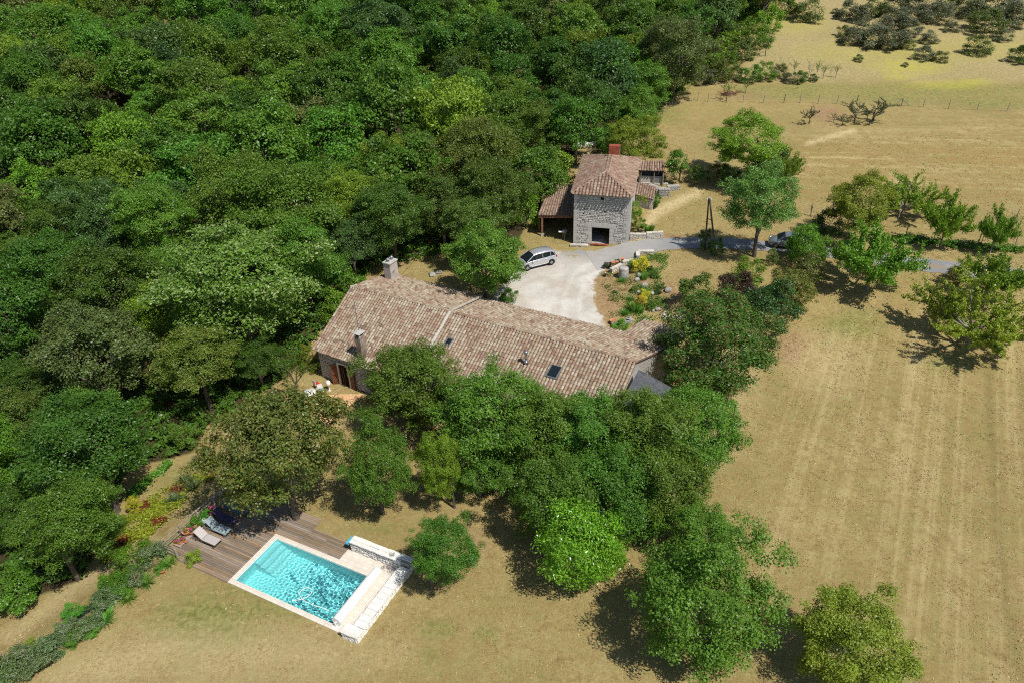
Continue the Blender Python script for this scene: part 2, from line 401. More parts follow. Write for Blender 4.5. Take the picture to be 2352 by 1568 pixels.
def grass_color(t):
    """the colour of the dry turf, used by the ground and by everything that fades into it"""
    v = t.coord()
    a1 = t.new('ShaderNodeSeparateColor'); t.ln(t.attr('mask_a').outputs['Color'], a1.inputs[0])
    a2 = t.new('ShaderNodeSeparateColor'); t.ln(t.attr('mask_b').outputs['Color'], a2.inputs[0])
    a3 = t.new('ShaderNodeSeparateColor'); t.ln(t.attr('mask_c').outputs['Color'], a3.inputs[0])
    green, stripe, soil = a1.outputs[0], a1.outputs[1], a1.outputs[2]
    fl, mead, pale = a2.outputs[0], a2.outputs[1], a2.outputs[2]
    band, track, yel = a3.outputs[0], a3.outputs[1], a3.outputs[2]
    n1 = t.noise(v, .16, 5, .6); n2 = t.noise(v, .9, 6, .62, .6); n3 = t.noise(v, 3.2, 8, .78); n4 = t.noise(v, 9, 6, .8)
    n5 = t.noise(v, 2.6, 7, .72, .4)
    dry = t.ramp(t.mix(.62, n2, n3), [(.32, (0.170, 0.126, 0.048)), (.44, (0.306, 0.228, 0.092)), (.54, (0.432, 0.330, 0.148)), (.66, (0.621, 0.498, 0.260))])
    dry = t.mix(t.ramp(n1, [(.42, 0.), (.62, .45)]), dry, (0.335, 0.233, 0.092))
    dry = t.mix(t.math('MULTIPLY', t.ramp(n4, [(.44, 0.), (.58, 1.)]), .42), dry, (.17, .125, .05))
    grn = t.ramp(n5, [(.32, (.115, .125, .032)), (.5, (.225, .22, .07)), (.68, (.36, .32, .12))])
    gf = t.math('ADD', green, t.math('MULTIPLY', t.math('SUBTRACT', t.mix(.6, n1, n2), .5), 1.9))
    gf = t.math('ADD', gf, t.math('MULTIPLY', t.math('SUBTRACT', n3, .5), 1.7))
    gf = t.ramp(gf, [(.20, 0.), (.78, 1.)])
    c = t.mix(gf, dry, grn)
    # mown swaths: noise stretched along the mowing direction
    def streak(rot, sc):
        a = t.new('ShaderNodeMapping'); a.inputs['Rotation'].default_value = (0, 0, math.radians(rot)); t.ln(v, a.inputs['Vector'])
        b = t.new('ShaderNodeMapping'); b.inputs['Scale'].default_value = sc; t.ln(a.outputs[0], b.inputs['Vector']); return b.outputs[0]
    s1 = t.mix(.22, t.mix(.5, t.noise(streak(29.5, (1, .022, 0)), .8, 2, .5, .2), t.noise(streak(29.5, (1, .012, 0)), 2.1, 2, .5, .1)), n2)
    c = t.mix(t.math('MULTIPLY', stripe, t.ramp(s1, [(.39, .36), (.51, 0.)])), c, (.30, .215, .085))
    c = t.mix(t.math('MULTIPLY', stripe, t.ramp(s1, [(.49, 0.), (.62, .34)])), c, (.60, .465, .245))
    s2 = t.mix(.3, t.noise(streak(7, (.07, 1, 0)), .36, 5, .6, 1.6), n2)
    c = t.mix(t.math('MULTIPLY', band, t.ramp(s2, [(.38, .6), (.52, 0.)])), c, (.30, .20, .07))
    c = t.mix(t.math('MULTIPLY', band, t.ramp(s2, [(.50, 0.), (.68, .6)])), c, (.60, .46, .23))
    c = t.mix(t.math('MULTIPLY', track, t.ramp(n3, [(.35, .25), (.6, .75)])), c, (.17, .145, .05))
    so = t.ramp(t.math('ADD', soil, t.math('MULTIPLY', t.math('SUBTRACT', n2, .5), 1.4)), [(.28, 0.), (.62, .9)])
    c = t.mix(so, c, t.ramp(n3, [(.3, (.19, .11, .05)), (.7, (.42, .29, .16))]))
    m = t.ramp(t.mix(.5, n5, n3), [(.36, (.20, .165, .07)), (.5, (.36, .295, .14)), (.64, (.50, .42, .215))])
    c = t.mix(t.math('MULTIPLY', mead, t.ramp(gf, [(0., .85), (1., .3)])), c, m)
    c = t.mix(t.math('MULTIPLY', yel, t.ramp(n2, [(.3, .2), (.6, .9)])), c, (.42, .40, .06))
    c = t.mix(t.math('MULTIPLY', pale, t.ramp(n3, [(.3, .3), (.6, 1.)])), c, (.66, .53, .31))
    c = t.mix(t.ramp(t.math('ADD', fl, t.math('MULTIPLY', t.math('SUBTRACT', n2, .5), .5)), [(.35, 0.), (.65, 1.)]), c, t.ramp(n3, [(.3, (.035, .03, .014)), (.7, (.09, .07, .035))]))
    return c, n3, n4, v

def gravel_color(t, v):
    gc = t.ramp(t.noise(v, 14, 6, .8), [(.3, (.30, .275, .235)), (.48, (.46, .43, .38)), (.7, (.60, .57, .515))])
    gc = t.mix(t.ramp(t.noise(v, .35, 4, .6), [(.40, .55), (.58, 0.)]), gc, (.45, .375, .285))
    gc = t.mix(t.ramp(t.noise(v, .22, 3, .5), [(.46, 0.), (.60, .6)]), gc, (.66, .64, .59))
    return t.mix(t.math('MULTIPLY', t.ramp(t.noise(v, 1.6, 6, .75), [(.45, 0.), (.7, .5)]), 1.0), gc, (.36, .32, .26))

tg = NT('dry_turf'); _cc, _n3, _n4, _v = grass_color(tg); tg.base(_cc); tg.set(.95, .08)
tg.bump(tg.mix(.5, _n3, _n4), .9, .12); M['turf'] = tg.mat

def grid_axis(*segs):
    out = [segs[0][0]]
    for a, b, st in segs:
        n = max(1, int(round((b - a) / st))); out += list(np.linspace(a, b, n + 1)[1:])
    return np.array(out)
gx = grid_axis((-420, -160, 20), (-160, -50, 2.5), (-50, 62, .5), (62, 150, 2), (150, 420, 20))
gy = grid_axis((-60, 16, 3), (16, 84, .5), (84, 130, .8), (130, 240, 2.5), (240, 480, 15))
GX, GY = np.meshgrid(gx, gy); GZ = zt(GX, GY)
Vt = np.stack([GX.ravel(), GY.ravel(), GZ.ravel()], -1)
nx = len(gx); ii = np.arange(len(gy) - 1)[:, None] * nx + np.arange(nx - 1)[None, :]
Ft = np.stack([ii, ii + 1, ii + nx + 1, ii + nx], -1).reshape(-1, 4)
ma, mb_, mc = masks(Vt[:, 0], Vt[:, 1], Vt[:, 2])
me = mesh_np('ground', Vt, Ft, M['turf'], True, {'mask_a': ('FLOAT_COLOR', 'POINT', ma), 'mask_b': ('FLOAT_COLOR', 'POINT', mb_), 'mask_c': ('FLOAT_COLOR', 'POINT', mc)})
# cut the hole for the pool
bm = bmesh.new(); bm.from_mesh(me)
pc = PL(4.1, 2.2)
def near_geom():
    fs = [f for f in bm.faces if (f.calc_center_median().xy - pc.xy).length < 8]
    es = {e for f in fs for e in f.edges}; vs = {v for f in fs for v in f.verts}
    return list(vs) + list(es) + fs
for co, no in ((PL(.2, 0), PU), (PL(8.02, 0), PU), (PL(0, .2), PV), (PL(0, 4.2), PV)):
    bmesh.ops.bisect_plane(bm, geom=near_geom(), plane_co=co, plane_no=(no[0], no[1], 0), dist=1e-4)
kill = []
for f in bm.faces:
    c = f.calc_center_median()
    if (c.xy - pc.xy).length < 8:
        d = np.array([c.x, c.y]) - PO
        if .2 < d @ PU < 8.02 and .2 < d @ PV < 4.2: kill.append(f)
bmesh.ops.delete(bm, geom=kill, context='FACES')
bm.to_mesh(me); bm.free()
tag(link('ground', me), 'dry tan grass ground with greener patches and mowing stripes', kind='structure')

# ---------------------------------------------------------------- gravel courtyard and asphalt lane
def drape(name, cells, lift, mat, edge):
    """a sheet of small cells laid on the ground; cells = (x0,y0,st,mask grid)"""
    pass

cps = np.array([G(*p) for p in COURT])
x0, x1, y0, y1 = cps[:, 0].min() - 1, cps[:, 0].max() + 1, cps[:, 1].min() - 1, cps[:, 1].max() + 1
ax = np.arange(x0, x1, .25); ay = np.arange(y0, y1, .25)
QX, QY = np.meshgrid(ax, ay); QZ = zt(QX, QY) + .014
PX, PY, _ = proj(np.stack([QX, QY, QZ], -1)); D = sdpoly(PX, PY, COURT)
nx = len(ax); ii = np.arange(len(ay) - 1)[:, None] * nx + np.arange(nx - 1)[None, :]
Fq = np.stack([ii, ii + 1, ii + nx + 1, ii + nx], -1).reshape(-1, 4)
keep = D.ravel()[Fq].min(1) > -14
Fq = Fq[keep]; used = np.unique(Fq); rm = np.zeros(QX.size, int); rm[used] = np.arange(len(used))
Vq = np.stack([QX.ravel(), QY.ravel(), QZ.ravel()], -1)[used]; Fq = rm[Fq]
qa, qb, qc = masks(Vq[:, 0], Vq[:, 1], Vq[:, 2])
ed = sst(-14, 34, D.ravel()[used])
tq = NT('gravel'); cc, n3, n4, v = grass_color(tq)
e = tq.attr('edge').outputs['Fac']
nb = tq.noise(v, .7, 6, .7, .5)
ef = tq.ramp(tq.math('ADD', e, tq.math('MULTIPLY', tq.math('SUBTRACT', nb, .5), 1.9)), [(.36, 0.), (.66, 1.)])
gc = gravel_color(tq, v)
gc = tq.mix(tq.math('MULTIPLY', tq.attr('rut').outputs['Fac'], tq.ramp(tq.noise(v, 1.2, 5, .7), [(.35, .05), (.6, .4)])), gc, (.70, .68, .635))
gd = tq.attr('grey').outputs['Fac']
gc = tq.mix(tq.math('MULTIPLY', gd, tq.ramp(nb, [(.3, .5), (.6, 1.)])), gc, (.27, .275, .28))
tq.base(tq.mix(ef, cc, gc)); tq.set(.95, .08); tq.bump(n4, .6, .05); M['gravel'] = tq.mat
uX, uY, _ = proj(Vq)
rut = np.maximum(np.clip(1 - sdline(uX, uY, [(1445, 580), (1370, 596), (1318, 630), (1296, 680), (1300, 740)]) / 11, 0, 1), np.clip(1 - sdline(uX, uY, [(1440, 592), (1385, 612), (1345, 648), (1330, 690), (1335, 740)]) / 10, 0, 1))
rut = np.maximum(rut, .7 * np.clip(1 - sdline(uX, uY, [(1290, 612), (1240, 630), (1180, 655)]) / 9, 0, 1))
grey = np.clip(1 - sdline(uX, uY, [(1300, 575), (1380, 585), (1450, 572)]) / 26, 0, 1)
me = mesh_np('gravel_courtyard', Vq, Fq, M['gravel'], True, {'mask_a': ('FLOAT_COLOR', 'POINT', qa), 'mask_b': ('FLOAT_COLOR', 'POINT', qb), 'mask_c': ('FLOAT_COLOR', 'POINT', qc), 'edge': ('FLOAT', 'POINT', ed), 'grey': ('FLOAT', 'POINT', grey), 'rut': ('FLOAT', 'POINT', rut)})
tag(link('gravel_courtyard', me), 'pale gravel courtyard between the farmhouse and the stone tower', kind='structure')

tr_ = NT('worn_asphalt'); v = tr_.coord()
ac = tr_.ramp(tr_.noise(v, 9, 8, .75), [(.3, (.16, .165, .17)), (.7, (.27, .275, .275))])
ac = tr_.mix(tr_.ramp(tr_.noise(v, .5, 4, .6), [(.45, 0.), (.65, .5)]), ac, (.35, .35, .34))
en = tr_.attr('edge').outputs['Fac']
br = tr_.math('ADD', en, tr_.math('MULTIPLY', tr_.math('SUBTRACT', tr_.noise(v, 1.3, 6, .7), .5), 1.3))
ac = tr_.mix(tr_.ramp(br, [(.5, 0.), (.8, 1.)]), ac, (.33, .21, .105))
fa = tr_.math('ADD', tr_.attr('fade').outputs['Fac'], tr_.math('MULTIPLY', tr_.math('SUBTRACT', tr_.noise(v, .8, 6, .7), .5), .9))
ac = tr_.mix(tr_.ramp(fa, [(.25, 0.), (.75, 1.)]), ac, tr_.mix(.55, gravel_color(tr_, v), (.27, .275, .28)))
tr_.base(ac); tr_.set(.9, .15); tr_.bump(tr_.noise(v, 30, 4), .3, .02); M['asphalt'] = tr_.mat
road_up = [(2700, 664), (2440, 632), (2352, 619), (2228, 607), (2075, 589), (1908, 570), (1765, 557), (1690, 548), (1597, 545), (1523, 547), (1450, 557), (1400, 566), (1345, 580)]
road_dn = [(2700, 704), (2440, 668), (2352, 655), (2228, 637), (2075, 619), (1908, 592), (1765, 577), (1690, 573), (1597, 570), (1540, 573), (1475, 585), (1427, 600), (1372, 622)]
ru = np.array([G(*p)[:2] for p in road_up]); rd = np.array([G(*p)[:2] for p in road_dn])
def resample(P, st=.4):
    d = np.r_[0, np.cumsum(np.hypot(*np.diff(P, axis=0).T))]; s = np.linspace(0, 1, int(d[-1] / st))
    k = d / d[-1]
    Q = np.stack([np.interp(s, k, P[:, 0]), np.interp(s, k, P[:, 1])], -1)
    kern = np.hanning(19); kern /= kern.sum()
    return np.stack([np.convolve(np.pad(Q[:, i], 9, mode='reflect', reflect_type='odd'), kern, 'valid') for i in (0, 1)], -1)
nr = 170
def res_n(P, n):
    Q = resample(P); s = np.linspace(0, len(Q) - 1, n); k = np.arange(len(Q))
    return np.stack([np.interp(s, k, Q[:, 0]), np.interp(s, k, Q[:, 1])], -1)
ru = res_n(ru, nr); rd = res_n(rd, nr)
ks = np.linspace(0, 1, 9)
Vr = []; ea = []; fa = []
for i in range(nr):
    for k in ks:
        jit = (.12 * math.sin(i * .9) + .09 * math.sin(i * 2.3)) * (1 if k == 0 else (-1 if k == 1 else 0))
        p = ru[i] * (1 - k) + rd[i] * k + (ru[i] - rd[i]) * jit * .25
        Vr.append((p[0], p[1], float(zt(p[0], p[1])) + .034))
        far = 1 if i < 110 else 0
        fa.append(float(sst(128, 166, i)))
        ea.append(max(.55 * (abs(k - .5) < .14) * far, .75 if k in (0., 1.) else 0, .25 if abs(k - .5) < .3 and far else 0))
Fr = [(i * 9 + k, i * 9 + k + 1, (i + 1) * 9 + k + 1, (i + 1) * 9 + k) for i in range(nr - 1) for k in range(8)]
me = mesh_np('lane', np.array(Vr), np.array(Fr)[:, ::-1], M['asphalt'], True, {'edge': ('FLOAT', 'POINT', np.array(ea)), 'fade': ('FLOAT', 'POINT', np.array(fa))})
tag(link('asphalt_road', me), 'narrow grey asphalt lane with dead leaves along its middle', kind='structure')

# ================================================================ POOL
tl = NT('pool_liner'); v = tl.coord(); tl.base(tl.mix(tl.noise(v, 2, 3), (.80, .97, .97), (.86, .98, .98))); tl.set(.6, .2); M['liner'] = tl.mat
M['pool_step'] = mat_plain('pool_step', (.93, .96, .96), .6)
tw = NT('pool_water'); tw.n.remove(tw.bsdf)
rf = tw.new('ShaderNodeBsdfRefraction'); rf.inputs['IOR'].default_value = 1.33; rf.inputs['Roughness'].default_value = 0; rf.inputs['Color'].default_value = (.55, .99, 1, 1)
gl = tw.new('ShaderNodeBsdfGlossy'); gl.inputs['Roughness'].default_value = .03
fr = tw.new('ShaderNodeFresnel'); fr.inputs['IOR'].default_value = 1.33
mx = tw.new('ShaderNodeMixShader'); tw.ln(fr.outputs[0], mx.inputs[0]); tw.ln(rf.outputs[0], mx.inputs[1]); tw.ln(gl.outputs[0], mx.inputs[2]); tw.ln(mx.outputs[0], tw.out.inputs['Surface'])
M['water'] = tw.mat
M['paving'] = mat_noise('pale_paving', (.60, .53, .45), (.74, .67, .58), 3, .85, .15, rnd=.05)

pool = empty('swimming_pool', PL(0, 0, 0), PA, 'rectangular turquoise swimming pool with pale stone coping sunk in the lawn', 'swimming pool')
m = MB(); a, b, c, d = .33, 7.9, .34, 4.07; zt_, zb = .02, -1.30
m.add([(a, c, zb), (b, c, zb), (b, d, zb), (a, d, zb), (a, c, zt_), (b, c, zt_), (b, d, zt_), (a, d, zt_)], [(0, 1, 2, 3), (0, 4, 5, 1), (1, 5, 6, 2), (2, 6, 7, 3), (3, 7, 4, 0)])
basin = m.build('basin', M['liner'], pool); basin.cycles.is_caustics_receiver = True
for i in range(4):
    w = .42 * (4 - i); h = -.18 - .27 * (3 - i)
    st = MB().box((a + w / 2 + .001, 3.03, (h + zb) / 2 - .35 * 0), (w, 2.06, h - zb), bev=.03)
    st = MB(); z1 = -.20 - .29 * i; u1 = a + .40 * (i + 1); u0_ = a + .40 * i
    st.box(((u0_ + u1) / 2, 3.04, (z1 + zb) / 2), (u1 - u0_, 2.05, z1 - zb), bev=.02)
    o = st.build('step', M['pool_step'], pool); o.cycles.is_caustics_receiver = True
wx = np.linspace(a, b, 170); wy = np.linspace(c, d, 90); WX, WY = np.meshgrid(wx, wy); WZ = 0 * WX
rw = np.random.default_rng(3)
for i in range(46):
    lam = rw.uniform(.11, .32); an = rw.normal(-.4, 1.0); ph = rw.uniform(0, 6.28); k = 2 * np.pi / lam
    WZ += .00085 * lam / .26 * np.sin(k * (WX * np.cos(an) + WY * np.sin(an)) + ph + .6 * np.sin(1.3 * WX + ph) + .5 * np.sin(1.7 * WY - ph))
WZ *= .35 + .75 * sst(1.5, 6.5, WX) 
nx = len(wx); ii = np.arange(len(wy) - 1)[:, None] * nx + np.arange(nx - 1)[None, :]
me = mesh_np('water', np.stack([WX.ravel(), WY.ravel(), WZ.ravel() - .055], -1), np.stack([ii, ii + 1, ii + nx + 1, ii + nx], -1).reshape(-1, 4), M['water'], True)
wat = link('water', me, pool); wat.cycles.is_caustics_caster = True
slab_c = {}
def slab(parent, name, u0, u1, v0, v1, z1, th, mat):
    g = .006; key = (round(u1 - u0, 3), round(v1 - v0, 3), th, mat.name)
    if key not in slab_c: slab_c[key] = MB().box((0, 0, 0), (u1 - u0 - g, v1 - v0 - g, th), bev=.012).mesh(name, mat)
    return link(name, slab_c[key], parent, ((u0 + u1) / 2, (v0 + v1) / 2, z1 - th / 2 + random.uniform(-.002, .002)))
for i in range(16): slab(pool, 'coping_stone', 7.9 / 16 * i, 7.9 / 16 * (i + 1), 0, .34, .07, .12, M['paving'])
for i in range(8): slab(pool, 'coping_stone', 0, .33, .34 + 3.73 / 8 * i, .34 + 3.73 / 8 * (i + 1), .07, .12, M['paving'])
for i in range(16): slab(pool, 'coping_stone', 7.9 / 16 * i, 7.9 / 16 * (i + 1), 4.07, 4.41, .07, .12, M['paving'])
pat = empty('pool_patio', PL(0, 0, 0), PA); tag(pat, 'pale beige paving between the pool and the white stone wall', kind='structure')
for i in range(3):
    for j in range(11): slab(pat, 'paving_slab', 7.9 + .5 * i, 8.4 + .5 * i, .49 * j, .49 * (j + 1), .066, .12, M['paving'])
for i in range(5):
    for j in range(2): slab(pat, 'paving_slab', 5.25 + .53 * i, 5.78 + .53 * i, 4.41 + .49 * j, 4.90 + .49 * j, .066, .12, M['paving'])

# ---------------------------------------------------------------- wooden deck
td = NT('weathered_deck'); v = td.coord(); oi = td.new('ShaderNodeObjectInfo')
mp = td.new('ShaderNodeMapping'); mp.inputs['Scale'].default_value = (1, 14, 14); td.ln(v, mp.inputs['Vector'])
dc = td.ramp(td.noise(mp.outputs[0], 2.2, 6, .7), [(.3, (.17, .122, .082)), (.7, (.31, .235, .165))])
hs = td.new('ShaderNodeHueSaturation'); td.ln(dc, hs.inputs['Color']); td.ln(td.math('ADD', td.math('MULTIPLY', oi.outputs['Random'], .6), .72), hs.inputs['Value'])
td.ln(td.math('ADD', td.math('MULTIPLY', td.math('FRACT', td.math('MULTIPLY', oi.outputs['Random'], 5.7)), .5), .7), hs.inputs['Saturation'])
wv = td.coord('Generated')
td.base(hs.outputs['Color']); td.set(.8, .2); td.bump(td.noise(mp.outputs[0], 3, 5), .3, .01); M['deck'] = td.mat
deck = empty('wooden_deck', PL(0, 0, 0), PA, 'weathered brown plank deck running along two sides of the pool', 'deck')
pw = .1467
def plank_row(v0, ua, ub, n):
    cuts = [ua] + sorted(ua + (ub - ua) * (k + random.uniform(.3, .7)) / n for k in range(n - 1)) + [ub] if n > 1 else [ua, ub]
    if n == 2: cuts = [ua, ua + (ub - ua) * random.choice([.32, .45, .58, .7]), ub]
    for p, q in zip(cuts[:-1], cuts[1:]):
        link('plank', MB().box((0, 0, 0), (q - p - .006, pw - .009, .03), bev=.004).mesh('plank', M['deck']), deck, ((p + q) / 2, v0 + pw / 2, .072 + random.uniform(-.003, .003) - .015))
for r in range(46):
    v0 = r * pw
    ul = -5.55 if v0 > .16 else -4.35
    if v0 < 4.40 - pw / 2: plank_row(v0, ul, -.004, 2)
    else: plank_row(v0, ul, 2.05 if v0 > 5.8 else 2.05, 3)
    if 4.40 <= v0 + .02 < 5.8: plank_row(v0, 2.056, 5.235, 1 if r % 2 else 2)
m = MB()
m.box((-2.18, -.022, -.03), (4.35, .03, .16)); m.box((3.65, 5.87, 0), (3.16, .03, .12)); m.box((-5.575, 3.4, -.25), (.04, 6.7, .6)); m.box((-2.7, 3.3, -.4), (5.6, 6.5, .75), mi=1)  # three boards, then a near-black box painting the shade below the planks
m.build('fascia_and_shade_box', [M['deck'], M['dark']], deck)

# ---------------------------------------------------------------- loose dry grass on the lawns
def loose_grass():
    rng = np.random.default_rng(8); n = 420000
    X = rng.uniform(-48, 66, n); Y = rng.uniform(20, 100, n); Z = zt(X, Y); px, py, zc = proj(np.stack([X, Y, Z], -1))
    ok = (px > -80) & (px < 2430) & (py < 1640) & (rng.random(n) < np.clip((60 / zc) ** 2, .25, 1))
    clump = np.sin(X * 1.7 + 2 * np.sin(Y * .9)) * np.sin(Y * 1.3 + 1.7 * np.sin(X * .8)) + rng.normal(0, .55, n); ok &= clump > .1
    ok &= sdpoly(px, py, FOREST) < -6
    ok &= sdpoly(px, py, COURT) < 0
    ok &= sdpoly(px, py, road_up + road_dn[::-1]) < -1
    u = (X - PO[0]) * PU[0] + (Y - PO[1]) * PU[1]; v = (X - PO[0]) * PV[0] + (Y - PO[1]) * PV[1]
    ok &= ~((u > -5.9) & (u < 10.2) & (v > -.15) & (v < 7))
    X, Y, Z, zc = X[ok], Y[ok], Z[ok], zc[ok]; m = len(X)
    P = np.stack([X, Y, Z + .022], -1); N = rng.normal(size=(m, 3)) * np.array([.6, .6, .25]) + np.array([0, 0, .75]); N /= np.linalg.norm(N, axis=1, keepdims=True)
    rnd = rng.normal(size=(m, 3)); T = np.cross(N, rnd); T /= np.linalg.norm(T, axis=1, keepdims=True); B = np.cross(N, T); s_ = (rng.uniform(.05, .12, m) * np.clip(zc / 60, .8, 1.15))[:, None]
    V = np.stack([P - T * s_, P + B * s_ * .28, P + T * s_, P - B * s_ * .28], 1).reshape(-1, 3); F = np.arange(m * 4).reshape(m, 4)
    ga = masks(X, Y, Z)[0][:, 0]; g = np.clip(.05 + .85 * ga + .15 * np.sin(X * .41 + 1) * np.sin(Y * .37) + .25 * rng.normal(size=m), 0, 1)
    t = NT('dry_grass_blade'); a = t.attr('tint'); b = t.attr('green')
    c = t.ramp(a.outputs['Fac'], [(0, (.24, .185, .08)), (.35, (0.301, 0.228, 0.096)), (.75, (0.446, 0.349, 0.160)), (1, (0.563, 0.456, 0.232))])
    c = t.mix(t.ramp(b.outputs['Fac'], [(.35, 0.), (.8, .9)]), c, (.255, .255, .085)); t.base(c); t.set(.9, .1)
    me = mesh_np('dry_grass', V, F, t.mat, False, {'tint': ('FLOAT', 'POINT', np.repeat(rng.random(m), 4)), 'green': ('FLOAT', 'POINT', np.repeat(g, 4))})
    print('grass blades', m)
    tag(link('dry_grass', me), 'loose dry grass standing on the lawns and fields', kind='stuff')
loose_grass()

# ================================================================ BUILDINGS
# ---- roof tiles
tt = NT('canal_tile'); oi = tt.new('ShaderNodeObjectInfo'); at_ = tt.attr('tint'); v = tt.coord()
k = tt.math('FRACT', tt.math('ADD', at_.outputs['Fac'], oi.outputs['Random']))
tc = tt.ramp(k, [(0, (0.353, 0.279, 0.192)), (.16, (0.428, 0.363, 0.264)), (.30, (0.307, 0.235, 0.158)), (.44, (0.288, 0.167, 0.110)), (.56, (0.391, 0.314, 0.216)), (.68, (0.205, 0.098, 0.067)), (.76, (0.493, 0.441, 0.341)), (.86, (0.270, 0.206, 0.139)), (.93, (0.121, 0.069, 0.053))], 'CONSTANT')
geo = tt.new('ShaderNodeNewGeometry'); gpos = geo.outputs['Position']
tc = tt.mix(tt.ramp(tt.noise(gpos, 3.2, 6, .7), [(.42, 0.), (.66, .6)]), tc, (.38, .335, .26))
tc = tt.mix(.18, tc, (.35, .275, .20))
tc = tt.mix(tt.ramp(tt.noise(gpos, .55, 4, .6), [(.45, 0.), (.62, .35)]), tc, (.26, .14, .095))
tc = tt.mix(tt.ramp(tt.noise(gpos, 11, 4, .7), [(.56, 0.), (.68, .6)]), tc, (.12, .105, .085))
tt.base(tc); tt.set(.9, .15); tt.bump(tt.noise(gpos, 25, 4), .35, .02); M['tile'] = tt.mat
t2 = tt.mat.copy(); t2.name = 'red_canal_tile'; M['tile_red'] = t2
for n in t2.node_tree.nodes:
    if n.type == 'VALTORGB' and n.color_ramp.interpolation == 'CONSTANT':
        for e, c in zip(n.color_ramp.elements, [(.26, .155, .11), (.35, .25, .185), (.21, .10, .072), (.30, .18, .125), (.18, .08, .06), (.40, .31, .24), (.24, .12, .085), (.31, .21, .15), (.12, .065, .05)]): e.color = (*c, 1)
M['channel'] = mat_noise('tile_channel', (.13, .085, .062), (.22, .155, .11), 6, .9, .3)

TL_SEG = 5
def tile_geom(w0=.115, w1=.098, ln_=.47, h=.085):
    vs = []; fs = []
    for y, w, lift in ((0, w1, .0), (ln_, w0, .022)):
        for i in range(TL_SEG + 1):
            t = math.pi * i / TL_SEG
            vs.append((-w * math.cos(t), y, lift + h * w / w0 * math.sin(t)))
    for i in range(TL_SEG): fs.append((i, i + 1, TL_SEG + 2 + i, TL_SEG + 1 + i))
    return np.array(vs), np.array(fs)
TV, TF = tile_geom()
def single_tile_mesh(mat):
    me = mesh_np('roof_tile', TV, TF, mat, False, {'tint': ('FLOAT', 'POINT', np.zeros(len(TV)))}); return me
TILE_ME = {'tile': single_tile_mesh(M['tile']), 'tile_red': single_tile_mesh(M['tile_red'])}

def frame(pos, d, n):
    d = Vector(d).normalized(); a = d.cross(Vector(n)).normalized(); n = a.cross(d)
    return Matrix(((a.x, d.x, n.x, pos[0]), (a.y, d.y, n.y, pos[1]), (a.z, d.z, n.z, pos[2]), (0, 0, 0, 1)))

def tiles_bilinear(rl, rr, er, el, pitch=.27, course=.36, over=.12, scale=1.0):
    """cover tiles on a roof plane given by ridge left/right and eave right/left"""
    rl, rr, er, el = map(Vector, (rl, rr, er, el)); out = []
    W_ = .5 * ((rr - rl).length + (er - el).length); L_ = .5 * ((el - rl).length + (er - rr).length)
    nc = max(2, int(W_ / pitch)); nrw = max(2, int(round(L_ / course)))
    nrm = (el - rl).cross(er - rl); nrm = nrm if nrm.z > 0 else -nrm
    nrm.normalize()
    for i in range(nc):
        s = (i + .5) / nc; a = rl.lerp(rr, s); b = el.lerp(er, s); d = (b - a).normalized()
        n = (nrm - d * nrm.dot(d)).normalized()
        st = ((b - a).length + over) / nrw; off = random.uniform(-.03, .03)
        for j in range(nrw):
            p = a + d * (j * st + off + st - .47 * scale + random.uniform(-.012, .012)) + n * .015
            dd = d + Vector((random.uniform(-.02, .02), random.uniform(-.02, .02), random.uniform(-.008, .008)))
            m = frame(p, dd, n) @ Matrix.Scale(scale * random.uniform(.97, 1.04), 4)
            out.append(m)
    return out

def tiles_poly(pts, pitch=.30, course=.36, over=.1):
    """cover tiles on a planar face; pts start with the two eave corners"""
    pts = [Vector(p) for p in pts]; a = (pts[1] - pts[0]).normalized()
    n = (pts[1] - pts[0]).cross(pts[2] - pts[0]).normalized()
    if n.z < 0: n = -n
    up = n.cross(a)
    if up.z < 0: up = -up
    P2 = [((p - pts[0]).dot(a), (p - pts[0]).dot(up)) for p in pts]
    W_ = (pts[1] - pts[0]).length; nc = int(W_ / pitch); out = []
    for i in range(nc):
        x = (i + .5) / nc * W_; ys = []
        for (xa, ya), (xb, yb) in zip(P2, P2[1:] + P2[:1]):
            if (xa - x) * (xb - x) < 0: ys.append(ya + (yb - ya) * (x - xa) / (xb - xa))
        if len(ys) < 2: continue
        y1 = max(ys); j = 0; y = -over + random.uniform(-.02, .02)
        while y < y1 - .12:
            p = pts[0] + a * (x + random.uniform(-.008, .008)) + up * (y + .47) + n * .015
            out.append(frame(p, -up + a * random.uniform(-.02, .02), n) @ Matrix.Scale(random.uniform(.97, 1.04), 4)); y += course
    return out

def lay_tiles(roof, mats4, kind, limit=300, score=None, world=None):
    """the best scored tiles become single parts, the rest one joined part"""
    sc = [(score(m) if score else -(m.translation - Vector((0, 0, CAM_H))).length) for m in mats4]
    order = sorted(range(len(mats4)), key=lambda i: -sc[i]); one = set(order[:limit])
    for i in order[:limit]:
        o = bpy.data.objects.new('roof_tile', TILE_ME[kind]); COL.objects.link(o); o.parent = roof; o.matrix_local = mats4[i]
    rest = [m for i, m in enumerate(mats4) if i not in one]
    if rest:
        A = np.array(rest); V = np.einsum('nij,vj->nvi', A[:, :3, :3], TV) + A[:, None, :3, 3]
        F = (np.arange(len(rest))[:, None, None] * len(TV) + TF[None]).reshape(-1, 4)
        tint = np.repeat(RNG.random(len(rest)), len(TV))
        o = link('roof_tiles', mesh_np('roof_tiles', V.reshape(-1, 3), F, M[kind], False, {'tint': ('FLOAT', 'POINT', tint)}), roof)
        o['kind'] = 'stuff'

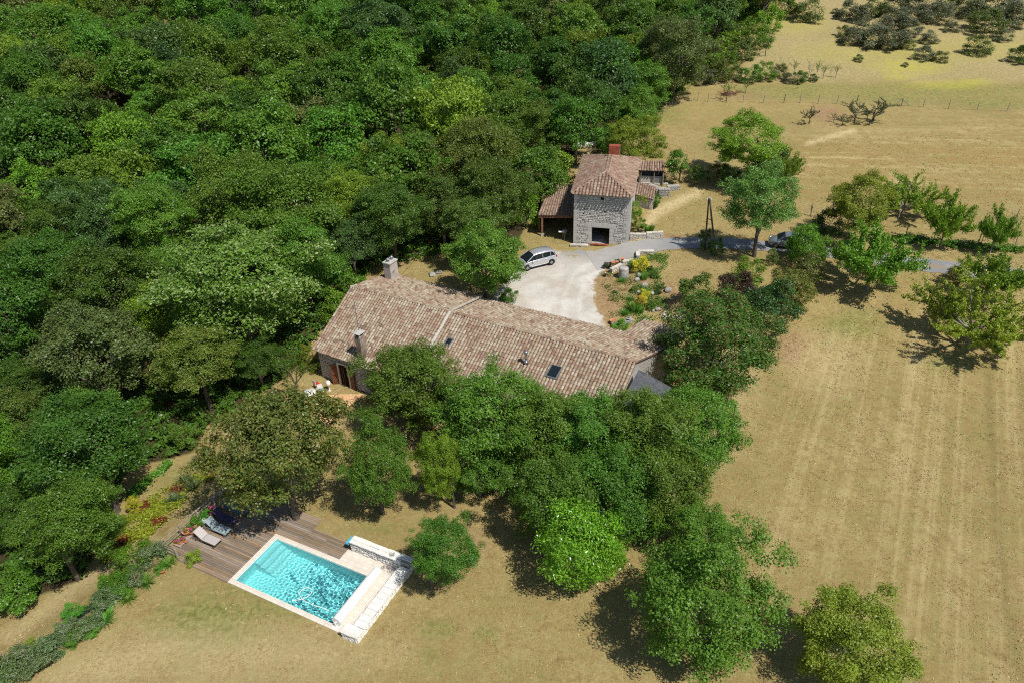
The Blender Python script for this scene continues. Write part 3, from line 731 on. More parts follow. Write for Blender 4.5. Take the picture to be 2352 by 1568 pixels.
def slab_mesh(faces, th, mat, name):
    m = MB()
    for q in faces:
        q = [Vector(p) for p in q]; n = (q[1] - q[0]).cross(q[2] - q[0]).normalized()
        if n.z < 0: q = q[::-1]; n = -n
        lo = [p - Vector((0, 0, th)) for p in q]; k = len(q)
        m.add(q + lo, [tuple(range(k)), tuple(range(k, 2 * k))[::-1]] + [(i, k + i, k + (i + 1) % k, (i + 1) % k) for i in range(k)])
    return m.mesh(name, mat)

def ridge_tiles(parent, a, b, kind='tile', step=.36):
    a, b = Vector(a), Vector(b); d = (b - a).normalized(); n = max(1, int((b - a).length / step))
    for i in range(n):
        p = a + d * (i * (b - a).length / n) + Vector((0, 0, .035))
        o = bpy.data.objects.new('ridge_tile', TILE_ME[kind]); COL.objects.link(o); o.parent = parent
        o.matrix_local = frame(p, d + Vector((random.uniform(-.02, .02), random.uniform(-.02, .02), 0)), (0, 0, 1)) @ Matrix.Diagonal((1.35, 1, 1.1, 1))

# ---- stones
STONE_ME = []
def stone_variants(n=16):
    for s in range(n):
        r = random.Random(100 + s); k = 8; V = []
        ang = [2 * math.pi * (i + .5) / k for i in range(k)]
        out = []
        for t in ang:
            c, s_ = math.cos(t), math.sin(t); m_ = max(abs(c), abs(s_))
            q = .5 / m_ * (.93 + .07 * r.random()) * (1 - .10 * (abs(c * s_) * 2) ** 3 * r.random())
            out.append((q * c, q * s_))
        for (y, sc) in ((.0, 1.0), (-.62, 1.0), (-1.0, .80)):
            V += [(x * sc, y * (1 + .15 * (r.random() - .5)), z * sc) for x, z in out]
        F = [(i, (i + 1) % k, k + (i + 1) % k, k + i) for i in range(k)] + [(k + i, k + (i + 1) % k, 2 * k + (i + 1) % k, 2 * k + i) for i in range(k)]
        STONE_ME.append((V, F + [tuple(range(2 * k, 3 * k))]))
stone_variants()
_st_cache = {}
def stone_mesh(i, mat):
    if (i, mat.name) not in _st_cache:
        V, F = STONE_ME[i]; me = bpy.data.meshes.new('stone'); me.from_pydata(V, [], F); me.materials.append(mat); me.update(); _st_cache[(i, mat.name)] = me
    return _st_cache[(i, mat.name)]

def course_layout(w, h, rh, rw, r, exclude=()):
    """irregular courses: list of (x, z, width, height)"""
    out = []; z = 0
    while z < h - .04:
        hh = min(r.uniform(*rh), h - z)
        if h - z - hh < rh[0] * .5: hh = h - z
        x = -r.uniform(0, rw[1] * .6)
        while x < w:
            ww = r.uniform(*rw) * r.choice([1, 1, 1, .7, 1.25]); xa, xb = max(x, 0), min(x + ww, w)
            dz = r.uniform(-.015, .015)
            if xb - xa > .06:
                segs = [(xa, xb)]
                for (ex0, ex1, ez0, ez1) in exclude:
                    if z + hh * .6 > ez0 and z + hh * .4 < ez1:
                        ns_ = []
                        for p, q in segs:
                            if q <= ex0 or p >= ex1: ns_.append((p, q))
                            else:
                                if p < ex0: ns_.append((p, ex0))
                                if q > ex1: ns_.append((ex1, q))
                        segs = ns_
                for p, q in segs:
                    if q - p > .05:
                        if hh > rh[0] * 1.5 and r.random() < .18:
                            out.append(((p + q) / 2, z + hh * .25 + dz, q - p, hh * .5)); out.append(((p + q) / 2, z + hh * .75 + dz, q - p, hh * .5))
                        else: out.append(((p + q) / 2, z + hh / 2 + dz, q - p, hh))
            x += ww
        z += hh
    return out

def lay_stones(parent, org, rz, items, mat, r, depth=.05, joint=.018, limit=300, back=.01):
    """stones on a wall face: local x along the wall, the face looks to local -y"""
    c, s_ = math.cos(rz), math.sin(rz); rest = MB()
    items = sorted(items, key=lambda q: -q[2] * q[3])
    for k, (x, z, w, h) in enumerate(items):
        i = r.randrange(len(STONE_ME)); d = depth * r.uniform(.55, 1.35)
        loc = (org[0] + x * c - back * -s_ * -1, org[1] + x * s_ + back * c * 1, org[2] + z)
        sc = ((w - joint) * 1.04, d + back, (h - joint) * 1.04); rot = r.uniform(-.05, .05)
        if k < limit:
            o = bpy.data.objects.new('stone', stone_mesh(i, mat)); COL.objects.link(o); o.parent = parent
            o.matrix_local = Matrix.Translation(loc) @ Matrix.Rotation(rz, 4, 'Z') @ Matrix.Rotation(rot, 4, 'Y') @ Matrix.Diagonal((sc[0], sc[1], sc[2], 1))
        else:
            T = Matrix.Translation(loc) @ Matrix.Rotation(rz, 4, 'Z') @ Matrix.Rotation(rot, 4, 'Y') @ Matrix.Diagonal((sc[0], sc[1], sc[2], 1))
            V, F = STONE_ME[i]; rest.add([T @ Vector(p) for p in V], F)
    if rest.v: rest.build('stones', mat, parent)['kind'] = 'stuff'

# ================================================================ FARMHOUSE
HR, HE, HB = 5.65, 3.40, 3.75
A_ = Vector(at_z(806, 658, HR)); S_ = Vector(at_z(1035, 715, HR)); S2 = Vector(at_z(1037, 718, HR - .12)); R_ = Vector(at_z(1462, 830.5, HR - .12))
FL_ = Vector(at_z(717, 801, HE)); FS_ = Vector(at_z(942, 879, HE)); FS2 = Vector(at_z(944, 881, HE - .1)); FR_ = Vector(at_z(1386, 1006, HE - .1))
BL_ = Vector(at_z(890.4, 628.2, HB)); BS_ = Vector(at_z(1106.6, 681, HB)); BS2 = Vector(at_z(1106, 686.5, HB - .12)); BX_ = Vector(at_z(1550, 791, HB - .12))
BR_ = Vector(at_z(1432.5, 762.8, HB - .12))
sx = (BR_ - BS2).length / (BX_ - BS2).length
wsl = ((BX_ - R_).z / (BX_ - R_).xy.length)
WC_ = Vector(at_z(1476.5, 735.3, HB - .12 + wsl * 1.9)); WR_ = WC_ + (BX_ - BR_)
house = empty('farmhouse', (0, 0, 0), 0, 'long low stone farmhouse with pinkish canal tile roofs and two chimneys', 'house')
house.location = (0, 0, 0)
roof = link('roof', slab_mesh([(A_, S_, FS_, FL_), (S2, R_, FR_, FS2), (A_, S_, BS_, BL_), (S2, R_, BX_, BS2), (BR_, BX_, WR_, WC_)], .10, M['channel'], 'roof'), house)
ts = []
ts += tiles_bilinear(A_, S_, FS_, FL_); ts += tiles_bilinear(S2, R_, FR_, FS2)
nfront = len(ts)
ts += tiles_bilinear(S_, A_, BL_, BS_); ts += tiles_bilinear(R_, S2, BS2, BX_); ts += tiles_bilinear(BX_, BR_, WC_, WR_)
FRONTN = (FR_ - S2).cross(R_ - S2).normalized()
def hscore(m):
    x, y, z = proj(np.array(m.translation))
    vis = m.translation.z > 4.25 and x > 900 and (y - 830) < .27 * (x - 1462) + 130 and m.translation.y < R_.y + (m.translation.x - R_.x) * ((S2.y - R_.y) / (S2.x - R_.x)) + .2
    return (1000 if vis else 0) - z
lay_tiles(roof, ts, 'tile', 300, hscore)
ridge_tiles(roof, A_, S_); ridge_tiles(roof, S2, R_)
# verge of plaster between the two roofs, rake tiles along the left and right ends
m = MB()
def strip(m, a, b, w, h, mi=0):
    a, b = Vector(a), Vector(b); d = (b - a); L = d.length; d.normalize(); s_ = d.cross(Vector((0, 0, 1))).normalized(); n = s_.cross(d)
    vs = []
    for p in (a, b):
        for q, r in ((-w / 2, -.05), (w / 2, -.05), (w / 2, h), (-w / 2, h)): vs.append(p + s_ * q + n * r)
    m.add(vs, [(0, 1, 5, 4), (1, 2, 6, 5), (2, 3, 7, 6), (3, 0, 4, 7), (3, 2, 1, 0), (4, 5, 6, 7)], mi)
strip(m, S_ + Vector((.02, 0, 0)), FS_, .17, .10); strip(m, S_, BS_, .10, .07)
m.build('plaster_verge', M['pale_stone'], roof)
# walls
def inset(P, Q, d): return P + (Q - P).normalized() * d
mid_l = (FL_ + BL_) / 2; cen = (FL_ + FR_ + BL_ + BX_) / 4
def inw(p, k=.38):
    ux = (FR_ - FL_).normalized(); uy = Vector((-ux.y, ux.x, 0)).normalized()
    s_ = 1 if (cen - p).dot(ux) > 0 else -1; t_ = 1 if (cen - p).dot(uy) > 0 else -1
    return p + ux * s_ * .22 + uy * t_ * k
wFL, wFR, wBR, wBL = inw(FL_), inw(FR_), inw(BX_), inw(BL_)
wA = A_ + (S_ - A_).normalized() * .22; wR = R_ + (S_ - R_).normalized() * .22
m = MB(); zb = -.8
def dn(p): return Vector((p.x, p.y, zb))
def lw(p, k=.16): return Vector((p.x, p.y, p.z - k))
def rz_on(p, ridge, eave):  # height under the roof plane
    return p
for p, q in ((wFL, wFR), (wBR, wBL)):
    m.add([dn(p), dn(q), lw(q, .02), lw(p, .02)], [(0, 1, 2, 3)])
m.add([dn(wBL), dn(wFL), lw(wFL, .02), lw(wA), lw(wBL, .02)], [(0, 1, 2, 3, 4)])
m.add([dn(wFR), dn(wBR), lw(wBR, .02), lw(wR), lw(wFR, .02)], [(0, 1, 2, 3, 4)])
hw = m.build('wall', M['mortar'], house)
wdir = (wFR - wFL); WLEN = wdir.length; wang = math.atan2(wdir.y, wdir.x)
wt = Vector((math.cos(wang), math.sin(wang), 0)); wnv = Vector((math.sin(wang), -math.cos(wang), 0))
best = min(range(0, 600), key=lambda i: abs(proj(np.array(wFL + wt * i * .02) * np.array([1, 1, 0]) + np.array([0, 0, .3]))[0] - 797))
DT = best * .02
r = random.Random(5)
TER_Z = float(zt(*(wFL + wt * DT + wnv * 2).xy)) + .03
its = course_layout(8.0, HE - TER_Z + .25, (.13, .24), (.22, .5), r, [(DT - .62, DT + .62, -1, 2.2)])
lay_stones(hw, (wFL.x, wFL.y, TER_Z - .2), wang, its, M['grey_stone'], r, .045, limit=220)
def wp(t, n, z): return wFL + wt * t + wnv * n + Vector((0, 0, z - wFL.z))
dm = MB(); MR = Matrix.Rotation(wang, 3, 'Z')
dr = link('door', MB().box(wp(DT, .03, TER_Z + 1.05), (.98, .05, 2.1), wang).mesh('door', M['dark']), house)  # near-black panel, paints the unlit inside of the doorway
fm = MB()
for t_ in (-.55, .55): fm.box(wp(DT + t_, .07, TER_Z + 1.1), (.16, .18, 2.2), wang)
fm.box(wp(DT, .07, TER_Z + 2.27), (1.3, .18, .16), wang); fm.build('door_frame', M['ashlar'], dr)
fm = MB(); fm.box(wp(DT, .08, TER_Z + 1.0), (.05, .03, 1.9), wang); fm.box(wp(DT - .2, .08, TER_Z + 1.0), (.05, .03, 1.9), wang); fm.build('glazing_bar', M['shutter'], dr)
for sg, ang in ((-1, wang + .55), (1, wang - .25)):
    p = wp(DT + sg * .64, .14, TER_Z + 1.08); d_ = Vector((math.cos(ang), math.sin(ang), 0)) * sg
    sm = MB().box(p + d_ * .29, (.56, .045, 2.1), ang, bev=.01)
    for z_ in (.35, 1.75): sm.box(p + d_ * .29 + Vector((0, 0, z_ - 1.05)) + wnv * .03, (.5, .02, .1), ang)
    sm.build('shutter', M['shutter'], house)
# chimneys on the farmhouse
uz = Vector((0, 0, 1)); hang = math.atan2((R_ - S_).y, (R_ - S_).x)
cb = at_y(903, 642, A_.lerp(BL_, .62).y); cx_, cy_ = A_.lerp(BL_, .80).xy
cpos = A_.lerp(BL_, .80) + (S_ - A_).normalized() * 1.35
ctop = at_y(899, 601, cpos.y)[2]
ch = link('chimney', MB().box((cpos.x, cpos.y, (cpos.z - .3 + ctop) / 2), (.78, 1.15, ctop - cpos.z + .3), hang, bev=.02).mesh('chimney', M['render']), house)
cm = MB().box((cpos.x, cpos.y, ctop + .05), (.92, 1.28, .12), hang, bev=.02); cm.build('chimney_cap', M['concrete'], ch)
for s_ in (-.28, .28):
    q = Vector((cpos.x, cpos.y, ctop + .1)) + Vector((-math.sin(hang), math.cos(hang), 0)) * s_
    MB().lathe([(.13, 0), (.13, .22), (.17, .24), (.17, .30), (.10, .34), (.03, .4), (0, .41)], q, 12).build('chimney_cowl', M['zinc'], ch)
fc = None
def on_roof(px, py, q, lift=0.0):
    """the point on a roof plane seen at a pixel"""
    a, b, c = q; n = (b - a).cross(c - a); r_ = Vector(ray(px, py)); o_ = Vector((0, 0, CAM_H))
    return o_ + r_ * ((a - o_).dot(n) / r_.dot(n)) + Vector((0, 0, lift))
FRL = (A_, S_, FL_); FRR = (S2, R_, FR_)
p = on_roof(833.5, 823, FRL); tz = at_y(826.5, 771, p.y)[2]
ch2 = link('chimney', MB().box((p.x, p.y + .05, (p.z - .5 + tz) / 2), (.52, .62, tz - p.z + .5), hang, bev=.015).mesh('chimney', M['render_stained']), house)
ch2['label'] = 'soot streaked chimney carrying a television aerial'
cm = MB()
for dx, dy in ((-.19, -.24), (.19, -.24), (-.19, .24), (.19, .24)): cm.box(Vector((p.x, p.y + .05, tz + .13)) + MR @ Vector((dx, dy, 0)), (.1, .1, .26), hang)
cm.box((p.x, p.y + .05, tz + .29), (.66, .78, .07), hang, bev=.02); cm.build('chimney_cap', M['concrete'], ch2)
cm = MB().box((p.x, p.y + .05, tz + .02), (.34, .44, .02), hang); cm.build('flue', M['soot'], ch2)
am = MB(); b_ = Vector((p.x - .05, p.y + .3, tz - .2)); am.tube([b_, b_ + uz * 3.3], .022, 6)
for z_, L_, rot in ((2.55, 1.5, .35), (1.2, .9, 2.4)):
    d_ = Vector((math.cos(hang + rot), math.sin(hang + rot), 0)); q = b_ + uz * z_; am.tube([q - d_ * L_ * .6, q + d_ * L_ * .4], .012, 5)
    e_ = Vector((-d_.y, d_.x, 0))
    for k in range(7): am.tube([q + d_ * (L_ * (-.55 + .14 * k)) - e_ * .22, q + d_ * (L_ * (-.55 + .14 * k)) + e_ * .22], .008, 4)
am.build('television_aerial', M['galv'], ch2)
# flue pipe and roof windows
p = on_roof(1208.5, 838, FRR)
fl = link('flue_pipe', MB().lathe([(.15, -.1), (.15, .30), (.19, .31), (.19, .36), (.105, .38), (.105, 1.05), (.15, 1.07), (.15, 1.13), (.20, 1.15), (.16, 1.27), (.03, 1.33), (0, 1.33)], p, 14).mesh('flue_pipe', M['steel']), house)
def roof_window(cx, cy_, w, h, q):
    p = on_roof(cx, cy_, q, .0); a, b, c = q; d = (b - a).normalized(); n = d.cross((c - a).normalized()).normalized()
    if n.z < 0: n = -n
    up = n.cross(d)
    if up.z < 0: up = -up
    MM = Matrix(((d.x, up.x, n.x), (d.y, up.y, n.y), (d.z, up.z, n.z)))
    f = MB(); t_ = .09
    for o_, s_ in (((0, h / 2 - t_ / 2, 0), (w, t_, .12)), ((0, -h / 2 + t_ / 2, 0), (w, t_, .12)), ((-w / 2 + t_ / 2, 0, 0), (t_, h - 2 * t_, .12)), ((w / 2 - t_ / 2, 0, 0), (t_, h - 2 * t_, .12))):
        f.box(p + MM @ Vector(o_) + n * .18, s_, M=MM, bev=.01)
    win = f.build('roof_window', M['grey_metal'], house)
    MB().box(p + n * .19, (w - 2 * t_ + .01, h - 2 * t_ + .01, .03), M=MM).build('pane', M['glass'], win)
roof_window(1031.5, 788.5, .62, .80, FRR); roof_window(1273, 856, .95, 1.25, FRR)
M['dark_sheet'] = mat_noise('dark_weathered_sheet', (.05, .055, .065), (.10, .105, .115), 4, .7, .3)
# dark lean-to at the right end
p0 = Vector(G(1478, 885)); q0 = wFR.lerp(wBR, .04); q1 = wFR.lerp(wBR, .47); ex = (wFR - wFL).normalized()
lean = link('lean_to_roof', slab_mesh([(q0 + uz * .0, q1 + uz * 1.85, q1 + ex * 2.6 + uz * 1.0, q0 + ex * 2.6 + uz * -.7)], .06, M['dark_sheet'], 'lean_to_roof'), house)
m = MB(); m.tube([(q0 + ex * 2.45).xy.to_3d() + uz * 0, q0 + ex * 2.45 + uz * -.9], .08, 8); m.tube([q0.xy.to_3d() + ex * .15, q0 + ex * .15 + uz * -.3], .08, 8); m.build('lean_to_post', M['old_wood'], house)
# terrace in front of the door
ter = empty('terrace', (0, 0, 0)); tag(ter, 'orange terracotta tiled terrace in front of the farmhouse door', kind='structure')
MB().box(wp(DT - 1.2, 2.55, TER_Z - .10), (6.4, 4.8, .12), wang).build('terrace_bed', M['mortar'], ter)
me = MB().box((0, 0, 0), (.392, .392, .03), bev=.006).mesh('terrace_tile', M['terrace'])
for i in range(16):
    for j in range(12):
        link('terrace_tile', me, ter, wp(DT - 4.2 + .4 * i, .35 + .4 * j, TER_Z - .02 + random.uniform(-.002, .002)), (0, 0, wang))

# ================================================================ STONE TOWER
TA = math.radians(-15.4); TO = np.array([7.07, 74.24]); TZ = 2.55
tower = empty('stone_tower', (TO[0], TO[1], TZ), TA, 'square grey limestone tower house with hipped canal tile roof', 'tower')
TW, TD, TH_ = 6.0, 11.5, 5.92
DX0, DX1, DZ0, DZ1 = 1.98, 3.92, .16, 2.02
wl_ = MB(); x0, x1 = 0, TW; th = .5
# front wall with the opening, then the three other walls, each with thickness
wl_.box((DX0 / 2, th / 2, 2.46), (DX0, th, 6.92)); wl_.box(((DX1 + TW) / 2, th / 2, 2.46), (TW - DX1, th, 6.92))
wl_.box(((DX0 + DX1) / 2, th / 2, (DZ1 + TH_) / 2), (DX1 - DX0, th, TH_ - DZ1)); wl_.box(((DX0 + DX1) / 2, th / 2, -.45), (DX1 - DX0, th, 1.1))
front = wl_.build('front_wall', M['mortar'], tower)
wl_ = MB()
for c4 in ([(0, th), (th, th), (th - .8, TD), (-.8, TD)], [(TW - th, th), (TW, th), (TW - .52, TD), (TW - .52 - th, TD)], [(-.8 + th, TD - th), (TW - .52 - th, TD - th), (TW - .52 - th, TD - .001), (-.8 + th, TD - .001)]):
    wl_.add([(x, y_, -1) for x, y_ in c4] + [(x, y_, TH_) for x, y_ in c4], [(3, 2, 1, 0), (4, 5, 6, 7), (0, 1, 5, 4), (1, 2, 6, 5), (2, 3, 7, 6), (3, 0, 4, 7)])
wl_.box((TW / 2 - .2, 3, .0), (TW - 2 * th, 5, .2)); wl_.box((TW / 2 - .2, 5.5, 2.6), (TW - 2 * th, .2, 5)); side = wl_.build('side_wall', M['grey_stone'], tower)
r = random.Random(21)
quo = []; z = -.25; i = 0
while z < TH_ - .1:
    h = r.uniform(.30, .42); h = min(h, TH_ - z); wa = .62 if i % 2 else .38; wb = .36 if i % 2 else .60
    quo += [(wa / 2, z + h / 2, wa, h), (TW - wb / 2, z + h / 2, wb, h)]; z += h; i += 1
exq = [(0, .0, 0, 0)]
ash = [(DX0 - .27, .35, .54, .55), (DX0 - .2, .85, .40, .45), (DX0 - .3, 1.3, .60, .45), (DX0 - .21, 1.77, .42, .49), (DX1 + .38, .35, .76, .55), (DX1 + .24, .85, .48, .45), (DX1 + .2, 1.3, .40, .45), (DX1 + .26, 1.77, .52, .49)]
lint = [(1.62, 2.32, .66, .58), (2.2, 2.34, .5, .62), (2.78, 2.32, .66, .58), (3.42, 2.33, .6, .6), (4.16, 2.3, .86, .54)]
excl = [(q[0] - q[2] / 2, q[0] + q[2] / 2, q[1] + .25 - q[3] / 2, q[1] + .25 + q[3] / 2) for q in quo + ash + lint] + [(DX0, DX1, -1, DZ1 + .25), (2.85, 3.2, 5.4, 5.75)]
holes = [(1.18, 4.02), (3.35, 3.88), (5.15, 3.72), (1.05, 3.5), (1.75, 3.5)]
excl += [(x - .07, x + .07, z + .25 - .06, z + .25 + .06) for x, z in holes]
its = [(x, z - .25, w, h) for x, z, w, h in course_layout(TW, TH_ + .25, (.15, .25), (.26, .52), r, excl)]
lay_stones(front, (0, 0, 0), 0, its, M['grey_stone'], r, .055, limit=300)
for nm, lst in (('quoin', quo), ('dressed_stone', ash + lint)):
    for x, z, w, h in lst:
        link(nm, MB().box((0, 0, 0), (w - .012, .10, h - .012), bev=.0).mesh(nm, M['ashlar']), front, (x, .012 - r.uniform(0, .012), z))
hm = MB()
for x, z in holes: hm.box((x, -.002, z), (.13, .03, .12))
hm.box((3.02, -.004, 5.32), (.3, .03, .3)); hm.build('painted_opening', M['dark'], front)  # near-black boxes on the face paint the shade inside holes
sm = MB()
for k in range(5): link('sill_brick', MB().box((0, 0, 0), (.36, .26, .10), bev=.01).mesh('sill_brick', M['red_brick']), front, (DX0 + .19 + .385 * k, -.10, .12))
rf = [(-.18, -.42, TH_), (6.2, -.42, TH_), (5.66, 11.9, TH_), (-1.0, 11.95, TH_)]; ap, rg = (2.98, 2.22, TH_ + 1.55), (2.60, 7.62, TH_ + 1.55)
troof = link('roof', slab_mesh([(rf[0], rf[1], ap), (rf[1], rf[2], rg, ap), (rf[2], rf[3], rg), (rf[3], rf[0], ap, rg)], .09, M['channel'], 'roof'), tower)
tf_ = tiles_poly([rf[0], rf[1], ap], .34, .36, .22); nf = len(tf_)
trs = tf_ + tiles_poly([rf[1], rf[2], rg, ap], .30, .36, .08) + tiles_poly([rf[2], rf[3], rg], .30) + tiles_poly([rf[3], rf[0], ap, rg], .30, .36, .08)
for k in range(nf): trs[k] = trs[k] @ Matrix.Diagonal((1.22, 1, 1.25, 1))
ids = {id(q): i for i, q in enumerate(trs)}
lay_tiles(troof, trs, 'tile_red', 300, lambda m_: 100 - m_.translation.y if ids[id(m_)] < nf else 50 - m_.translation.y - 3 * abs(m_.translation.x - 3))
for a, b in ((ap, rg), (ap, rf[0]), (ap, rf[1]), (rg, rf[2]), (rg, rf[3])): ridge_tiles(troof, a, b, 'tile_red')
cl = Vector((2.95, 9.3)); cw = TO + np.array([math.cos(TA) * cl.x - math.sin(TA) * cl.y, math.sin(TA) * cl.x + math.cos(TA) * cl.y])
ctz = at_y(1413.5, 335, cw[1])[2] - TZ
chim = link('chimney', MB().box((cl.x, cl.y, (6.2 + ctz) / 2), (1.2, .75, ctz - 6.2)).mesh('chimney', M['dark_mortar']), tower)
cb_me = [MB().box((0, 0, 0), (.39, .05, .185), bev=.006).mesh('brick', M['red_brick']), MB().box((0, 0, 0), (.19, .05, .185), bev=.006).mesh('brick', M['red_brick'])]
nrow = int((ctz - 6.2) / .2)
for i in range(nrow):
    zc_ = ctz - .1 - .2 * i
    if i % 2 == 0:
        for k in range(3): link('brick', cb_me[0], chim, (cl.x - .4 + .4 * k, cl.y - .375, zc_))
    else:
        link('brick', cb_me[1], chim, (cl.x - .5, cl.y - .375, zc_)); link('brick', cb_me[0], chim, (cl.x - .2, cl.y - .375, zc_)); link('brick', cb_me[0], chim, (cl.x + .2, cl.y - .375, zc_)); link('brick', cb_me[1], chim, (cl.x + .5, cl.y - .375, zc_))
MB().box((cl.x, cl.y, ctz + .03), (1.26, .82, .05), bev=.02).build('chimney_cap', M['red_brick'], chim)

# ---- open carport against the tower
cE, cR = 5.05, 6.25
k1, k2, k3, k4 = Vector(at_z(1264, 425.4, cR)), Vector(at_z(1318, 426, cR)), Vector(at_z(1316.5, 495.7, cE)), Vector(at_z(1234.8, 494.5, cE))
car = empty('carport', (0, 0, 0), 0, 'open timber carport with tiled roof leaning on the left side of the tower', 'carport')
croof = link('roof', slab_mesh([(k1, k2, k3, k4)], .08, M['channel'], 'roof'), car)
lay_tiles(croof, tiles_bilinear(k1, k2, k3, k4, .24, .30, .06, .85), 'tile_red', 300)
pb = Vector(G(1247.5, 545)); pt_ = k4.lerp(k3, .13)
m = MB(); m.box((pt_.x, pt_.y + .2, (pb.z + cE - .2) / 2 + .1), (.2, .2, cE - .3 - pb.z)); m.build('post', M['brown_wood'], car)
MB().box((pt_.x, pt_.y + .2, float(zt(pt_.x, pt_.y)) + .1), (.3, .3, .4), bev=.02).build('post_base', M['concrete'], car)
bm_ = (k4 + k3) / 2; MB().box((bm_.x, bm_.y + .15, cE - .22), ((k3 - k4).length - .1, .16, .24), math.atan2((k3 - k4).y, (k3 - k4).x)).build('beam', M['brown_wood'], car)
m = MB()
for i in range(6):
    a = k1.lerp(k2, (i + .5) / 6); b = k4.lerp(k3, (i + .5) / 6); m.tube([a - uz * .14, b - uz * .14], .05, 4)
m.build('rafter', M['brown_wood'], car)
bm_ = (k1 + k2) / 2; z0 = float(zt(bm_.x, bm_.y)); MB().box((bm_.x - .2, bm_.y - .3, (z0 + cR) / 2 - .4), (3.4, .3, cR - z0), 0).build('added_back_wall', M['rock'], car)  # added wall, keeps the inside of the carport dark
bl = k1.lerp(k4, .5); MB().box((bl.x - .05, bl.y + .4, (z0 + 5.0) / 2 - .4), (.2, (k1 - k4).length * .7, 2.6), math.atan2((k1 - k4).y, (k1 - k4).x) - math.pi / 2).build('added_side_boarding', M['brown_wood'], car)  # boarding added likewise to darken the carport from the left

# ---- small tiled shed behind the tower
sb = Vector(G(1498, 416)); sE = sb.z + 1.75
s1, s2, s3, s4 = Vector(at_z(1470, 371.5, sE + .75)), Vector(at_z(1525, 369.5, sE + .75)), Vector(at_z(1527, 393.5, sE)), Vector(at_z(1466, 391.5, sE))
shed = empty('garden_shed', (0, 0, 0), 0, 'small open fronted shed with tiled lean-to roof behind the tower', 'shed')
sroof = link('roof', slab_mesh([(s1, s2, s3, s4)], .06, M['channel'], 'roof'), shed)
lay_tiles(sroof, tiles_bilinear(s1, s2, s3, s4, .30, .36, .06), 'tile_red', 200)
m = MB(); zg = sb.z - .3
for a, b in ((s1, s2), (s1, s4), (s2, s3)):
    c_ = (a + b) / 2; c_ = c_.lerp((s1 + s3) / 2, .10); d_ = b - a; m.box((c_.x, c_.y, (zg + min(a.z, b.z) - .1) / 2), ((d_.xy).length * .85, .12, min(a.z, b.z) - .1 - zg), math.atan2(d_.y, d_.x))
m.build('wall', M['dark_mortar'], shed)
for f_, w_ in ((.30, .42), (.62, .24), (.84, .22)):
    c_ = s4.lerp(s3, f_); MB().box((c_.x, c_.y + .35, zg + .75), ((s3 - s4).length * w_ * .95, .05, 1.0), math.atan2((s3 - s4).y, (s3 - s4).x)).build('panel', M['concrete' if f_ < .5 else 'zinc'], shed)
for f_ in (.12, .62, .97):
    c_ = s4.lerp(s3, f_); MB().tube([(c_.x, c_.y + .15, zg), (c_.x, c_.y + .15, sE - .1)], .055, 6).build('post', M['old_wood'], shed)

# ---- low lean-to roof on rubble walls at the right of the tower
l1, l2, l3, l4 = Vector(at_z(1460, 420, 5.35)), Vector(at_z(1507, 430.5, 5.2)), Vector(at_z(1500, 460, 4.85)), Vector(at_z(1455, 446.5, 5.0))
low = empty('lean_to', (0, 0, 0), 0, 'low tiled lean-to on rubble walls at the right side of the tower', 'lean-to')
lroof = link('roof', slab_mesh([(l1, l2, l3, l4)], .07, M['channel'], 'roof'), low)
lay_tiles(lroof, tiles_bilinear(l1, l2, l3, l4, .28, .36, .04), 'tile_red', 200)
d_ = l3 - l4; la = math.atan2(d_.y, d_.x); wc = l4.lerp(l3, .5); zl = float(zt(wc.x, wc.y)) - .3
lw_ = MB().box((wc.x + .1, wc.y + .35, (zl + 4.85) / 2), (d_.xy.length * .97, .35, 4.8 - zl), la).build('wall', M['mortar'], low)
d2 = l2 - l3; la2 = math.atan2(d2.y, d2.x); wc2 = l3.lerp(l2, .5)
MB().box((wc2.x - .2, wc2.y + .1, (zl + 4.9) / 2), (d2.xy.length * .9, .3, 4.8 - zl), la2).build('wall', M['rock'], low)
r = random.Random(9); n_ = Vector((math.sin(la), -math.cos(la), 0)); o_ = wc + Vector((.1, .35, 0)) - Vector((math.cos(la), math.sin(la), 0)) * d_.xy.length * .485 + n_ * .175
lay_stones(lw_, (o_.x, o_.y, zl), la, course_layout(d_.xy.length * .97, 4.8 - zl, (.18, .3), (.25, .6), r), M['grey_stone'], r, .06)

ORDS = 'first second third fourth fifth sixth seventh eighth ninth tenth eleventh twelfth thirteenth fourteenth fifteenth sixteenth seventeenth eighteenth nineteenth twentieth'.split()
# ================================================================ VEGETATION
def leaf_quads(P, Nrm, size, rng, asp=.62):
    """one kite shaped leaf per point; returns V (n*4,3), F (n,4)"""
    n = len(P); rnd = rng.normal(size=(n, 3)); T = np.cross(Nrm, rnd); T /= np.linalg.norm(T, axis=1, keepdims=True) + 1e-9
    B = np.cross(Nrm, T); s = (size * rng.uniform(.65, 1.35, n))[:, None] if np.ndim(size) == 0 else size[:, None]
    V = np.stack([P - T * s * .62, P + B * s * asp * .55 + T * s * .08, P + T * s * .62, P - B * s * asp * .55 + T * s * .08], 1)
    V[:, 1] += Nrm * s * .12; V[:, 3] += Nrm * s * .12
    return V.reshape(-1, 3), np.arange(n * 4).reshape(n, 4)

